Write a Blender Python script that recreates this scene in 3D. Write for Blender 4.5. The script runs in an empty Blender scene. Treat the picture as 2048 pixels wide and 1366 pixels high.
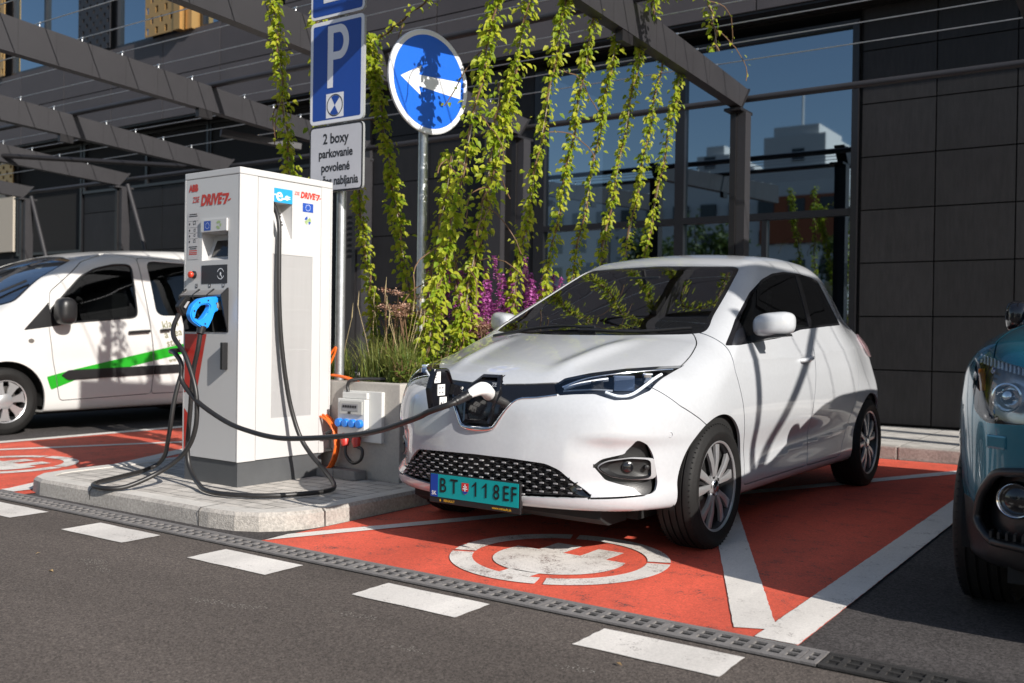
import bpy, bmesh, math, random
import numpy as np
from mathutils import Vector, Matrix, noise as mnoise

# ------------------------------------------------------------------ camera, sky, sun
SC = bpy.context.scene
COL = SC.collection
cam_d = bpy.data.cameras.new('camera')
cam = bpy.data.objects.new('camera', cam_d)
COL.objects.link(cam)
CAM_H = 1.046
_yaw, _pit, _rol = math.radians(34.573), math.radians(-0.498), math.radians(0.803)
_f = Vector((-math.sin(_yaw)*math.cos(_pit), math.cos(_yaw)*math.cos(_pit), math.sin(_pit)))
_r = Vector((math.cos(_yaw), math.sin(_yaw), 0)); _u = _r.cross(_f)
_rr = _r*math.cos(_rol)+_u*math.sin(_rol); _uu = -_r*math.sin(_rol)+_u*math.cos(_rol)
cam.matrix_world = Matrix(((_rr.x, _uu.x, -_f.x, 0), (_rr.y, _uu.y, -_f.y, 0), (_rr.z, _uu.z, -_f.z, CAM_H), (0, 0, 0, 1)))
cam_d.sensor_width = 36.0
cam_d.lens = 1946.8/2048*36.0
cam_d.clip_start = 0.05; cam_d.clip_end = 1500
cam_d.dof.use_dof = True
cam_d.dof.focus_distance = 4.7
cam_d.dof.aperture_fstop = 2.8
SC.camera = cam
SC.view_settings.view_transform = 'Standard'
SC.view_settings.look = 'None'
SC.view_settings.exposure = 0.42
SC.view_settings.gamma = 1.0
SUN_DIR = Vector((1.0, -0.26, 0.60)).normalized()          # towards the sun
world = bpy.data.worlds.new('World'); SC.world = world
world.use_nodes = True
_nt = world.node_tree; _nt.nodes.clear()
_sky = _nt.nodes.new('ShaderNodeTexSky'); _sky.sky_type = 'NISHITA'; _sky.sun_disc = False
_sky.sun_elevation = math.asin(SUN_DIR.z)
_sky.sun_rotation = math.atan2(SUN_DIR.x, SUN_DIR.y)
_sky.air_density = 1.0; _sky.dust_density = 0.8
_bg = _nt.nodes.new('ShaderNodeBackground'); _bg.inputs['Strength'].default_value = 0.088
_wo = _nt.nodes.new('ShaderNodeOutputWorld')
_nt.links.new(_sky.outputs[0], _bg.inputs['Color']); _nt.links.new(_bg.outputs[0], _wo.inputs['Surface'])
sun_d = bpy.data.lights.new('sun', 'SUN'); sun_d.energy = 5.0; sun_d.angle = math.radians(0.5)
sun_d.color = (1.0, 0.945, 0.875)
sun = bpy.data.objects.new('sun', sun_d); COL.objects.link(sun)
sun.rotation_euler = SUN_DIR.to_track_quat('Z', 'Y').to_euler()

# ------------------------------------------------------------------ materials
def mat(name, col, rough=0.5, metal=0.0, coat=0.0, spec=0.5, var=None, bump=None, trans=0.0, var2=None, coat_rough=0.03, island=0.0):
    """principled material; var=(scale, amount[, stretch]) mottles the colour, bump=(scale, strength)"""
    m = bpy.data.materials.new(name); m.use_nodes = True
    nt = m.node_tree; b = nt.nodes['Principled BSDF']
    b.inputs['Base Color'].default_value = (*col, 1)
    b.inputs['Roughness'].default_value = rough; b.inputs['Metallic'].default_value = metal
    b.inputs['Coat Weight'].default_value = coat; b.inputs['Coat Roughness'].default_value = coat_rough
    b.inputs['Specular IOR Level'].default_value = spec
    b.inputs['Transmission Weight'].default_value = trans
    tc = None
    if var or bump or var2:
        tc = nt.nodes.new('ShaderNodeTexCoord')
    last = None
    for v in (var, var2):
        if not v: continue
        n = nt.nodes.new('ShaderNodeTexNoise'); n.inputs['Scale'].default_value = v[0]
        n.inputs['Detail'].default_value = 6; n.inputs['Roughness'].default_value = 0.65
        src = tc.outputs['Object']
        if len(v) > 2:
            mp = nt.nodes.new('ShaderNodeMapping'); mp.inputs['Scale'].default_value = v[2]
            nt.links.new(src, mp.inputs['Vector']); src = mp.outputs['Vector']
        nt.links.new(src, n.inputs['Vector'])
        r = nt.nodes.new('ShaderNodeMapRange'); r.inputs['From Min'].default_value = 0.25; r.inputs['From Max'].default_value = 0.75
        r.inputs['To Min'].default_value = 1-v[1]; r.inputs['To Max'].default_value = 1+v[1]
        nt.links.new(n.outputs['Fac'], r.inputs['Value'])
        mx = nt.nodes.new('ShaderNodeVectorMath'); mx.operation = 'SCALE'
        if last: nt.links.new(last, mx.inputs[0])
        else: mx.inputs[0].default_value = col
        nt.links.new(r.outputs['Result'], mx.inputs['Scale']); last = mx.outputs[0]
    if island:                                                       # every loose piece gets its own tone
        gi = nt.nodes.new('ShaderNodeNewGeometry'); r = nt.nodes.new('ShaderNodeMapRange'); r.inputs['To Min'].default_value = 1-island; r.inputs['To Max'].default_value = 1+island
        nt.links.new(gi.outputs['Random Per Island'], r.inputs['Value']); mx = nt.nodes.new('ShaderNodeVectorMath'); mx.operation = 'SCALE'
        if last: nt.links.new(last, mx.inputs[0])
        else: mx.inputs[0].default_value = col
        nt.links.new(r.outputs['Result'], mx.inputs['Scale']); last = mx.outputs[0]
    if last: nt.links.new(last, b.inputs['Base Color'])
    if bump:
        n = nt.nodes.new('ShaderNodeTexNoise'); n.inputs['Scale'].default_value = bump[0]; n.inputs['Detail'].default_value = 5
        nt.links.new(tc.outputs['Object'], n.inputs['Vector'])
        bp = nt.nodes.new('ShaderNodeBump'); bp.inputs['Strength'].default_value = bump[1]; bp.inputs['Distance'].default_value = 0.01
        nt.links.new(n.outputs['Fac'], bp.inputs['Height']); nt.links.new(bp.outputs['Normal'], b.inputs['Normal'])
    return m

def glassmat(name, tint=(0.05, 0.06, 0.06), ior=1.5, refl_boost=0.0, rc=(0.92, 0.95, 1)):
    """single-sheet glazing: tinted see-through plus a fresnel mirror"""
    m = bpy.data.materials.new(name); m.use_nodes = True; nt = m.node_tree; nt.nodes.clear()
    o = nt.nodes.new('ShaderNodeOutputMaterial')
    t = nt.nodes.new('ShaderNodeBsdfTransparent'); t.inputs['Color'].default_value = (*[c for c in tint], 1)
    g = nt.nodes.new('ShaderNodeBsdfGlossy'); g.inputs['Roughness'].default_value = 0.015
    g.inputs['Color'].default_value = (*rc, 1)
    fr = nt.nodes.new('ShaderNodeFresnel'); fr.inputs['IOR'].default_value = ior
    ad = nt.nodes.new('ShaderNodeMath'); ad.operation = 'ADD'; ad.inputs[1].default_value = refl_boost; ad.use_clamp = True
    nt.links.new(fr.outputs[0], ad.inputs[0])
    mx = nt.nodes.new('ShaderNodeMixShader')
    nt.links.new(ad.outputs[0], mx.inputs['Fac']); nt.links.new(t.outputs[0], mx.inputs[1]); nt.links.new(g.outputs[0], mx.inputs[2])
    nt.links.new(mx.outputs[0], o.inputs['Surface'])
    return m

# ------------------------------------------------------------------ object helpers
def thing(name, label, cat, loc=(0, 0, 0), rotz=0.0, group=None, kind=None):
    o = bpy.data.objects.new(name, None); COL.objects.link(o)
    o.empty_display_size = 0.1
    o.location = loc; o.rotation_euler = (0, 0, rotz)
    o['label'] = label; o['category'] = cat
    if group: o['group'] = group
    return o
def tag(o, label, cat, group=None, kind=None):
    o['label'] = label; o['category'] = cat
    if group: o['group'] = group
    if kind: o['kind'] = kind
    return o
def struct(o, label=None, cat=None):
    o['kind'] = 'structure'
    if label: o['label'] = label
    if cat: o['category'] = cat
    return o
def copy_tree(src, loc=None, rotz=None, label=None):
    r = src.copy(); COL.objects.link(r)
    if loc is not None: r.location = loc
    if rotz is not None: r.rotation_euler = (0, 0, rotz)
    if label: r['label'] = label
    for ch in list(src.children):
        c = ch.copy(); COL.objects.link(c); c.parent = r
        for g in list(ch.children):
            d = g.copy(); COL.objects.link(d); d.parent = c
    return r

class MB:
    """collects verts and faces in local coordinates; build() links ONE mesh object"""
    def __init__(s): s.v = []; s.f = []; s.m = []; s.mi = 0; s.M = None
    def add(s, vs, fs):
        o = len(s.v)
        if s.M is not None: vs = [s.M @ Vector(v) for v in vs]
        s.v.extend([tuple(v) for v in vs]); s.f.extend([tuple(i+o for i in f) for f in fs]); s.m.extend([s.mi]*len(fs))
        return s
    def box(s, x0, x1, y0, y1, z0, z1, bev=0.0):
        if bev <= 0:
            v = [(x, y, z) for z in (z0, z1) for y in (y0, y1) for x in (x0, x1)]
            return s.add(v, [(0, 2, 3, 1), (4, 5, 7, 6), (0, 1, 5, 4), (2, 6, 7, 3), (0, 4, 6, 2), (1, 3, 7, 5)])
        bm = bmesh.new(); bmesh.ops.create_cube(bm, size=1.0)
        for v in bm.verts: v.co = Vector(((x0+x1)/2+v.co.x*(x1-x0), (y0+y1)/2+v.co.y*(y1-y0), (z0+z1)/2+v.co.z*(z1-z0)))
        bmesh.ops.bevel(bm, geom=list(bm.edges), offset=bev, segments=2, affect='EDGES', profile=0.7)
        return s.bm(bm)
    def bm(s, bm):
        bm.verts.ensure_lookup_table(); bm.verts.index_update()
        s.add([v.co[:] for v in bm.verts], [[v.index for v in f.verts] for f in bm.faces]); bm.free(); return s
    def bar(s, a, b, w, h, up=(0, 0, 1)):
        """rectangular bar from a to b, w wide sideways, h high"""
        a = Vector(a); b = Vector(b); d = (b-a).normalized(); u = Vector(up)
        sd = d.cross(u).normalized(); u = sd.cross(d).normalized()
        vs = []
        for p in (a, b):
            for i, j in ((-1, -1), (1, -1), (1, 1), (-1, 1)): vs.append(p+sd*w/2*i+u*h/2*j)
        return s.add(vs, [(0, 1, 2, 3), (7, 6, 5, 4), (0, 4, 5, 1), (1, 5, 6, 2), (2, 6, 7, 3), (3, 7, 4, 0)])
    def tube(s, pts, r, n=10, caps=True, rs=None):
        pts = [Vector(p) for p in pts]; k = len(pts); vs = []; fs = []
        ref = None
        for i, p in enumerate(pts):
            d = (pts[min(i+1, k-1)]-pts[max(i-1, 0)])
            if d.length < 1e-9: d = Vector((0, 0, 1))
            d.normalize()
            if ref is None: ref = Vector((0, 0, 1)) if abs(d.z) < 0.9 else Vector((1, 0, 0))
            a = ref-d*ref.dot(d)
            if a.length < 1e-6: a = d.orthogonal()
            a.normalize(); ref = a; b = d.cross(a)
            rr = rs[i] if rs else r
            for j in range(n):
                t = 2*math.pi*j/n; vs.append(p+a*math.cos(t)*rr+b*math.sin(t)*rr)
        for i in range(k-1):
            for j in range(n): fs.append((i*n+j, i*n+(j+1) % n, (i+1)*n+(j+1) % n, (i+1)*n+j))
        if caps: fs.append(tuple(range(n-1, -1, -1))); fs.append(tuple((k-1)*n+j for j in range(n)))
        return s.add(vs, fs)
    def lathe(s, prof, n=32, axis='z', c=(0, 0, 0), caps=False):
        """prof: list of (radius, height)"""
        vs = []; fs = []; k = len(prof)
        for r, h in prof:
            for j in range(n):
                t = 2*math.pi*j/n; a, b = r*math.cos(t), r*math.sin(t)
                p = (a, b, h) if axis == 'z' else ((h, a, b) if axis == 'x' else (b, h, a))
                vs.append((p[0]+c[0], p[1]+c[1], p[2]+c[2]))
        for i in range(k-1):
            for j in range(n): fs.append((i*n+j, i*n+(j+1) % n, (i+1)*n+(j+1) % n, (i+1)*n+j))
        if caps: fs.append(tuple(range(n-1, -1, -1))); fs.append(tuple((k-1)*n+j for j in range(n)))
        return s.add(vs, fs)
    def prism(s, poly, h0, h1, axis='z'):
        """2D polygon pushed along an axis. axis z: (x,y); y: (x,z); x: (y,z)"""
        n = len(poly)
        def P(a, b, h): return (a, b, h) if axis == 'z' else ((a, h, b) if axis == 'y' else (h, a, b))
        vs = [P(a, b, h0) for a, b in poly]+[P(a, b, h1) for a, b in poly]
        return s.add(vs, [tuple(range(n-1, -1, -1)), tuple(range(n, 2*n))]+[(i, (i+1) % n, n+(i+1) % n, n+i) for i in range(n)])
    def build(s, name, m=None, parent=None, smooth=None, loc=None):
        me = bpy.data.meshes.new(name); me.from_pydata(s.v, [], s.f)
        ms = m if isinstance(m, (list, tuple)) else [m]
        for q in ms:
            if q: me.materials.append(q)
        if len(ms) > 1: me.polygons.foreach_set('material_index', s.m)
        bm = bmesh.new(); bm.from_mesh(me); bmesh.ops.recalc_face_normals(bm, faces=bm.faces); bm.to_mesh(me); bm.free()
        me.update()
        if smooth:
            me.polygons.foreach_set('use_smooth', [True]*len(me.polygons))
            me.set_sharp_from_angle(angle=math.radians(smooth))
        o = bpy.data.objects.new(name, me); COL.objects.link(o)
        if parent: o.parent = parent
        if loc is not None: o.location = loc
        return o

def catmull(pts, n=8):
    P = [Vector(p) for p in pts]; P = [P[0]*2-P[1]]+P+[P[-1]*2-P[-2]]; out = []
    for i in range(1, len(P)-2):
        for k in range(n):
            t = k/n; a, b, c, d = P[i-1], P[i], P[i+1], P[i+2]
            out.append(0.5*((2*b)+(c-a)*t+(2*a-5*b+4*c-d)*t*t+(3*b-a-3*c+d)*t**3))
    out.append(P[-2]); return out

_tc = {}
def text_geo(s, size, bold=0.0, shear=0.0, sx=1.0, spacing=1.0, align='CENTER', depth=0.0):
    """letters as 2D mesh (verts, faces) in the XY plane, centred vertically on the cap height"""
    cu = bpy.data.curves.new('lettering', 'FONT'); cu.body = s; cu.size = size; cu.align_x = align; cu.align_y = 'CENTER'
    cu.offset = bold; cu.shear = shear; cu.space_character = spacing; cu.resolution_u = 4; cu.extrude = depth
    ob = bpy.data.objects.new('lettering', cu); COL.objects.link(ob)
    bpy.context.view_layer.update()
    dg = bpy.context.evaluated_depsgraph_get(); me = bpy.data.meshes.new_from_object(ob.evaluated_get(dg))
    vs = [(v.co.x*sx, v.co.y, v.co.z) for v in me.vertices]; fs = [tuple(p.vertices) for p in me.polygons]
    bpy.data.objects.remove(ob); bpy.data.curves.remove(cu); bpy.data.meshes.remove(me)
    return vs, fs
def frame(o, xd, yd):
    """matrix placing XY-plane art at o with its x along xd and y along yd"""
    x = Vector(xd).normalized(); y = Vector(yd); y = (y-x*y.dot(x)).normalized(); z = x.cross(y); o = Vector(o)
    return Matrix(((x.x, y.x, z.x, o.x), (x.y, y.y, z.y, o.y), (x.z, y.z, z.z, o.z), (0, 0, 0, 1)))

# ------------------------------------------------------------------ implicit-surface body builder
def spl(xs, ys, n=600):
    """monotone cubic lookup"""
    xs = np.array(xs, float); ys = np.array(ys, float); h = np.diff(xs); d = np.diff(ys)/h; m = np.zeros_like(ys)
    for i in range(1, len(xs)-1):
        if d[i-1]*d[i] > 0:
            w1 = 2*h[i]+h[i-1]; w2 = h[i]+2*h[i-1]; m[i] = (w1+w2)/(w1/d[i-1]+w2/d[i])
    m[0] = d[0]; m[-1] = d[-1]
    t = np.linspace(xs[0], xs[-1], n); k = np.clip(np.searchsorted(xs, t, side='right')-1, 0, len(h)-1); s = (t-xs[k])/h[k]
    y = (1+2*s)*(1-s)**2*ys[k]+s*(1-s)**2*h[k]*m[k]+s*s*(3-2*s)*ys[k+1]+s*s*(s-1)*h[k]*m[k+1]
    return lambda v: np.interp(v, t, y)
def smax(a, b, r):
    h = np.clip(0.5+0.5*(a-b)/r, 0, 1); return b*(1-h)+a*h+r*h*(1-h)
def smin(a, b, r): return -smax(-a, -b, r)
def sstep(a, b, v):
    t = np.clip((v-a)/(b-a), 0, 1); return t*t*(3-2*t)
def bump2(u, v, u0, v0, su, sv): return np.exp(-((u-u0)/su)**2-((v-v0)/sv)**2)
def sdpoly(u, v, poly):
    """signed distance to a polygon, negative inside"""
    u = np.asarray(u, float); v = np.asarray(v, float); P = np.array(poly, float); n = len(P)
    d = np.full(u.shape, 1e9); ins = np.zeros(u.shape, bool)
    for i in range(n):
        a = P[i]; b = P[(i+1) % n]; e = b-a; wx, wy = u-a[0], v-a[1]
        t = np.clip((wx*e[0]+wy*e[1])/max(e@e, 1e-12), 0, 1)
        d = np.minimum(d, (wx-e[0]*t)**2+(wy-e[1]*t)**2)
        c = (a[1] > v) != (b[1] > v)
        with np.errstate(divide='ignore', invalid='ignore'):
            xi = a[0]+(v-a[1])/(b[1]-a[1] if b[1] != a[1] else 1e-12)*e[0]
        ins ^= c & (u < xi)
    d = np.sqrt(d); return np.where(ins, -d, d)
def sdline(u, v, pts):
    d = np.full(np.shape(u), 1e9)
    for a, b in zip(pts[:-1], pts[1:]):
        e = (b[0]-a[0], b[1]-a[1]); t = np.clip(((u-a[0])*e[0]+(v-a[1])*e[1])/(e[0]**2+e[1]**2), 0, 1)
        d = np.minimum(d, (u-a[0]-e[0]*t)**2+(v-a[1]-e[1]*t)**2)
    return np.sqrt(d)
def rounded(poly, r, n=4):
    """round the corners of a polygon"""
    out = []; k = len(poly)
    for i in range(k):
        p = Vector(poly[i]); a = Vector(poly[i-1]); b = Vector(poly[(i+1) % k])
        ra = min(r, (a-p).length*0.45); rb = min(r, (b-p).length*0.45)
        s = p+(a-p).normalized()*ra; e = p+(b-p).normalized()*rb
        for j in range(n+1):
            t = j/n; q = s*(1-t)**2+p*2*t*(1-t)+e*t*t; out.append((q.x, q.y))
    return out
def grad(F, P, e=1e-3):
    g = np.empty_like(P)
    for k in range(3):
        d = np.zeros(3); d[k] = e; g[:, k] = F(*(P+d).T)-F(*(P-d).T)
    return g/(2*e)
def newton(F, P, it=3):
    for _ in range(it):
        g = grad(F, P); f = F(*P.T); P = P-g*(np.clip(f/np.maximum((g*g).sum(1), 1e-3), -0.01, 0.01))[:, None]
    return P
def surfnet(F, lo, hi, h, it=4):
    nx, ny, nz = [int(math.ceil((b-a)/h))+1 for a, b in zip(lo, hi)]
    X = lo[0]+np.arange(nx)*h; Y = lo[1]+np.arange(ny)*h; Z = lo[2]+np.arange(nz)*h
    V = np.empty((nx, ny, nz), np.float32)
    for i0 in range(0, nx, 16):
        g = np.meshgrid(X[i0:i0+16], Y, Z, indexing='ij'); V[i0:i0+16] = F(*g)
    S = V < 0
    c = sum(S[i:nx-1+i, j:ny-1+j, k:nz-1+k].astype(np.int8) for i in (0, 1) for j in (0, 1) for k in (0, 1))
    act = (c > 0) & (c < 8); idx = -np.ones(act.shape, np.int64); A = np.argwhere(act); idx[act] = np.arange(len(A))
    acc = np.zeros((len(A), 3)); cnt = np.zeros(len(A))
    cor = [(i, j, k) for i in (0, 1) for j in (0, 1) for k in (0, 1)]
    for a in cor:
        for ax in range(3):
            if a[ax]: continue
            b = list(a); b[ax] = 1
            va = V[A[:, 0]+a[0], A[:, 1]+a[1], A[:, 2]+a[2]]; vb = V[A[:, 0]+b[0], A[:, 1]+b[1], A[:, 2]+b[2]]
            m = (va < 0) != (vb < 0); t = np.where(m, va/np.where(m, va-vb, 1), 0)
            p = np.tile(np.array(a, float), (len(A), 1)); p[:, ax] = t
            acc += p*m[:, None]; cnt += m
    P = (A+acc/cnt[:, None])*h+np.array(lo)
    Q = []
    for ax in range(3):
        sl0 = [slice(None)]*3; sl1 = [slice(None)]*3; sl0[ax] = slice(0, -1); sl1[ax] = slice(1, None)
        m = S[tuple(sl0)] != S[tuple(sl1)]
        E = np.argwhere(m); o1, o2 = [k for k in range(3) if k != ax]
        ok = (E[:, o1] > 0) & (E[:, o2] > 0) & (E[:, o1] < (nx, ny, nz)[o1]-1) & (E[:, o2] < (nx, ny, nz)[o2]-1); E = E[ok]
        q = []
        for da, db in ((-1, -1), (0, -1), (0, 0), (-1, 0)):
            c_ = E.copy(); c_[:, o1] += da; c_[:, o2] += db; q.append(idx[c_[:, 0], c_[:, 1], c_[:, 2]])
        q = np.stack(q, 1); ins = S[E[:, 0], E[:, 1], E[:, 2]]
        flip = ins if ax != 1 else ~ins
        q[~flip] = q[~flip][:, ::-1]; Q.append(q)
    return newton(F, P, it), np.concatenate(Q)

class Shell:
    """a surface that gets cut along the zero lines of functions, then handed out as parts"""
    def __init__(s, F, lo, hi, h):
        s.F = F; P, Q = surfnet(F, lo, hi, h)
        s.bm = bmesh.new(); vs = [s.bm.verts.new(p) for p in P.tolist()]
        for q in Q.tolist():
            try: s.bm.faces.new([vs[i] for i in q])
            except ValueError: pass
    def co(s): 
        s.bm.verts.ensure_lookup_table(); s.bm.verts.index_update()
        a = np.empty((len(s.bm.verts), 3)); 
        for i, v in enumerate(s.bm.verts): a[i] = v.co
        return a
    def cut(s, fn):
        P = s.co(); d = fn(*P.T); d = np.where(np.abs(d) < 1e-7, 1e-7, d)
        E = [(e, d[e.verts[0].index], d[e.verts[1].index]) for e in s.bm.edges]
        E = [(e, a, b) for e, a, b in E if a*b < 0]
        if not E: return
        A = np.array([e.verts[0].co for e, a, b in E]); B = np.array([e.verts[1].co for e, a, b in E])
        fa = np.array([a for e, a, b in E]); fb = np.array([b for e, a, b in E]); t0 = np.zeros(len(E)); t1 = np.ones(len(E))
        t = fa/(fa-fb)
        for _ in range(3):
            f = fn(*(A+(B-A)*t[:, None]).T); same = f*fa > 0
            t0 = np.where(same, t, t0); t1 = np.where(same, t1, t); fa = np.where(same, f, fa); fb = np.where(same, fb, f)
            den = np.where(np.abs(fa-fb) < 1e-12, 1, fa-fb); t = t0+(t1-t0)*np.clip(fa/den, 0.02, 0.98)
        t = np.clip(t, 0.03, 0.97)
        new = set()
        for (e, a, b), tt in zip(E, t):
            ne, nv = bmesh.utils.edge_split(e, e.verts[0], float(tt)); new.add(nv)
        fs = set(f for v in new for f in v.link_faces)
        for f in fs:
            todo = [f]
            while todo:
                q = todo.pop(); ins = [v for v in q.verts if v in new]
                if len(ins) < 2: continue
                done = False
                vs = list(q.verts); n = len(vs)
                for i in range(len(ins)):
                    for j in range(i+1, len(ins)):
                        a, b = vs.index(ins[i]), vs.index(ins[j]); g = (b-a) % n
                        if g == 1 or g == n-1: continue
                        if any(ed.other_vert(ins[i]) is ins[j] for ed in ins[i].link_edges): continue
                        try: nf, nl = bmesh.utils.face_split(q, ins[i], ins[j])
                        except ValueError: continue
                        done = True
                        if len(ins) > 2: todo += [q, nf]
                        break
                    if done: break
    def finish(s):
        P = newton(s.F, s.co(), 2); s.P = P; N = grad(s.F, P); s.N = N/np.maximum(np.linalg.norm(N, axis=1), 1e-9)[:, None]
        s.faces = [[v.index for v in f.verts] for f in s.bm.faces]; s.bm.free()
        s.C = np.array([P[f].mean(0) for f in s.faces])
    def part(s, name, sel, m, parent, depth=0.0, offset=0.0, flange=0.012, keep=None):
        """object from the faces where sel is True; its rim folds inwards by flange"""
        fi = np.nonzero(sel)[0]
        if not len(fi): print('EMPTY PART', name); return None
        used = sorted(set(i for f in fi for i in s.faces[f])); mp = {u: k for k, u in enumerate(used)}
        P = s.P[used]+s.N[used]*offset; N = s.N[used]
        F_ = [[mp[i] for i in s.faces[f]] for f in fi]
        cnt = {}
        for f in F_:
            for a, b in zip(f, f[1:]+f[:1]): cnt[(a, b)] = cnt.get((a, b), 0)+1
        rim = [(a, b) for (a, b) in cnt if (b, a) not in cnt]
        V = P.tolist(); LN = [tuple(N[i]) for f in F_ for i in f]; FF = list(F_)
        if flange > 0 and rim:
            base = {}
            rv = sorted(set(i for e in rim for i in e))
            for i in rv:
                base[i] = len(V); V.append(P[i].tolist()); V.append((P[i]-N[i]*flange).tolist())
            acc = {i: np.zeros(3) for i in rv}; fn = []
            for a, b in rim:
                n_ = np.cross(P[b]-P[a], N[a]); n_ = n_/max(np.linalg.norm(n_), 1e-9); acc[a] += n_; acc[b] += n_
            for a, b in rim:
                FF.append([base[b], base[a], base[a]+1, base[b]+1])
                for i in (b, a, a, b):
                    q = acc[i]; LN.append(tuple(q/max(np.linalg.norm(q), 1e-9)))
        me = bpy.data.meshes.new(name); me.from_pydata(V, [], FF)
        if m: me.materials.append(m)
        me.polygons.foreach_set('use_smooth', [True]*len(me.polygons))
        me.normals_split_custom_set(LN)
        o = bpy.data.objects.new(name, me); COL.objects.link(o)
        if parent: o.parent = parent
        return o
def project_y(F, xs, zs, y0=-1.3, y1=1.5, n=400):
    """first hit of the surface when walking along +y, per point"""
    xs = np.asarray(xs, float); zs = np.asarray(zs, float); y = np.full(xs.shape, y0); hit = np.zeros(xs.shape, bool)
    st = (y1-y0)/n
    for _ in range(n):
        f = F(xs, y, zs); hit |= f < 0; y = np.where(hit, y, y+st)
    a = y-st; b = y.copy()
    for _ in range(25):
        c = (a+b)/2; f = F(xs, c, zs) < 0; b = np.where(f, c, b); a = np.where(f, a, c)
    return b
# ------------------------------------------------------------------ ground and markings
def asphalt_mat(name, col, grain=1.0, patch=0.26, pale=0.0):
    m = bpy.data.materials.new(name); m.use_nodes = True; nt = m.node_tree; b = nt.nodes['Principled BSDF']
    b.inputs['Roughness'].default_value = 0.88; b.inputs['Specular IOR Level'].default_value = 0.3
    tc = nt.nodes.new('ShaderNodeTexCoord'); N = nt.nodes.new; L = nt.links.new
    n1 = N('ShaderNodeTexNoise'); n1.inputs['Scale'].default_value = 0.9; n1.inputs['Detail'].default_value = 5
    n2 = N('ShaderNodeTexVoronoi'); n2.inputs['Scale'].default_value = 190*grain
    n3 = N('ShaderNodeTexNoise'); n3.inputs['Scale'].default_value = 60*grain; n3.inputs['Detail'].default_value = 8; n3.inputs['Roughness'].default_value = 0.8
    n4 = N('ShaderNodeTexVoronoi'); n4.inputs['Scale'].default_value = 38
    mp = N('ShaderNodeMapping'); mp.inputs['Scale'].default_value = (.45, 1.5, 1); L(tc.outputs['Object'], mp.inputs['Vector']); L(mp.outputs['Vector'], n1.inputs['Vector'])
    for n in (n2, n3, n4): L(tc.outputs['Object'], n.inputs['Vector'])
    r1 = N('ShaderNodeMapRange'); r1.inputs[1].default_value = 0.3; r1.inputs[2].default_value = 0.7; r1.inputs[3].default_value = 1-patch; r1.inputs[4].default_value = 1+patch; L(n1.outputs['Fac'], r1.inputs[0])
    bw = N('ShaderNodeRGBToBW'); L(n2.outputs['Color'], bw.inputs[0])
    r2 = N('ShaderNodeMapRange'); r2.inputs[1].default_value = 0.15; r2.inputs[2].default_value = 0.9; r2.inputs[3].default_value = 0.55; r2.inputs[4].default_value = 1.6; L(bw.outputs[0], r2.inputs[0])
    r3 = N('ShaderNodeMapRange'); r3.inputs[1].default_value = 0.3; r3.inputs[2].default_value = 0.7; r3.inputs[3].default_value = 0.6; r3.inputs[4].default_value = 1.4; L(n3.outputs['Fac'], r3.inputs[0])
    a = N('ShaderNodeMath'); a.operation = 'MULTIPLY'; L(r1.outputs[0], a.inputs[0]); L(r2.outputs[0], a.inputs[1])
    a2 = N('ShaderNodeMath'); a2.operation = 'MULTIPLY'; L(a.outputs[0], a2.inputs[0]); L(r3.outputs[0], a2.inputs[1])
    # a few bright grit specks
    sp = N('ShaderNodeMath'); sp.operation = 'LESS_THAN'; sp.inputs[1].default_value = 0.055; L(n4.outputs['Distance'], sp.inputs[0])
    wn = N('ShaderNodeRGBToBW'); L(n4.outputs['Color'], wn.inputs[0]); gt = N('ShaderNodeMath'); gt.operation = 'GREATER_THAN'; gt.inputs[1].default_value = 0.80; L(wn.outputs[0], gt.inputs[0])
    mm = N('ShaderNodeMath'); mm.operation = 'MULTIPLY'; L(sp.outputs[0], mm.inputs[0]); L(gt.outputs[0], mm.inputs[1])
    vm = N('ShaderNodeVectorMath'); vm.operation = 'SCALE'; vm.inputs[0].default_value = col; L(a2.outputs[0], vm.inputs['Scale'])
    mx = N('ShaderNodeMix'); mx.data_type = 'RGBA'; L(mm.outputs[0], mx.inputs['Factor']); L(vm.outputs[0], mx.inputs['A']); mx.inputs['B'].default_value = (0.38, 0.35, 0.31, 1)
    L(mx.outputs['Result'], b.inputs['Base Color'])
    bp = N('ShaderNodeBump'); bp.inputs['Strength'].default_value = 0.55; bp.inputs['Distance'].default_value = 0.004; L(r2.outputs[0], bp.inputs['Height']); L(bp.outputs['Normal'], b.inputs['Normal'])
    return m
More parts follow.
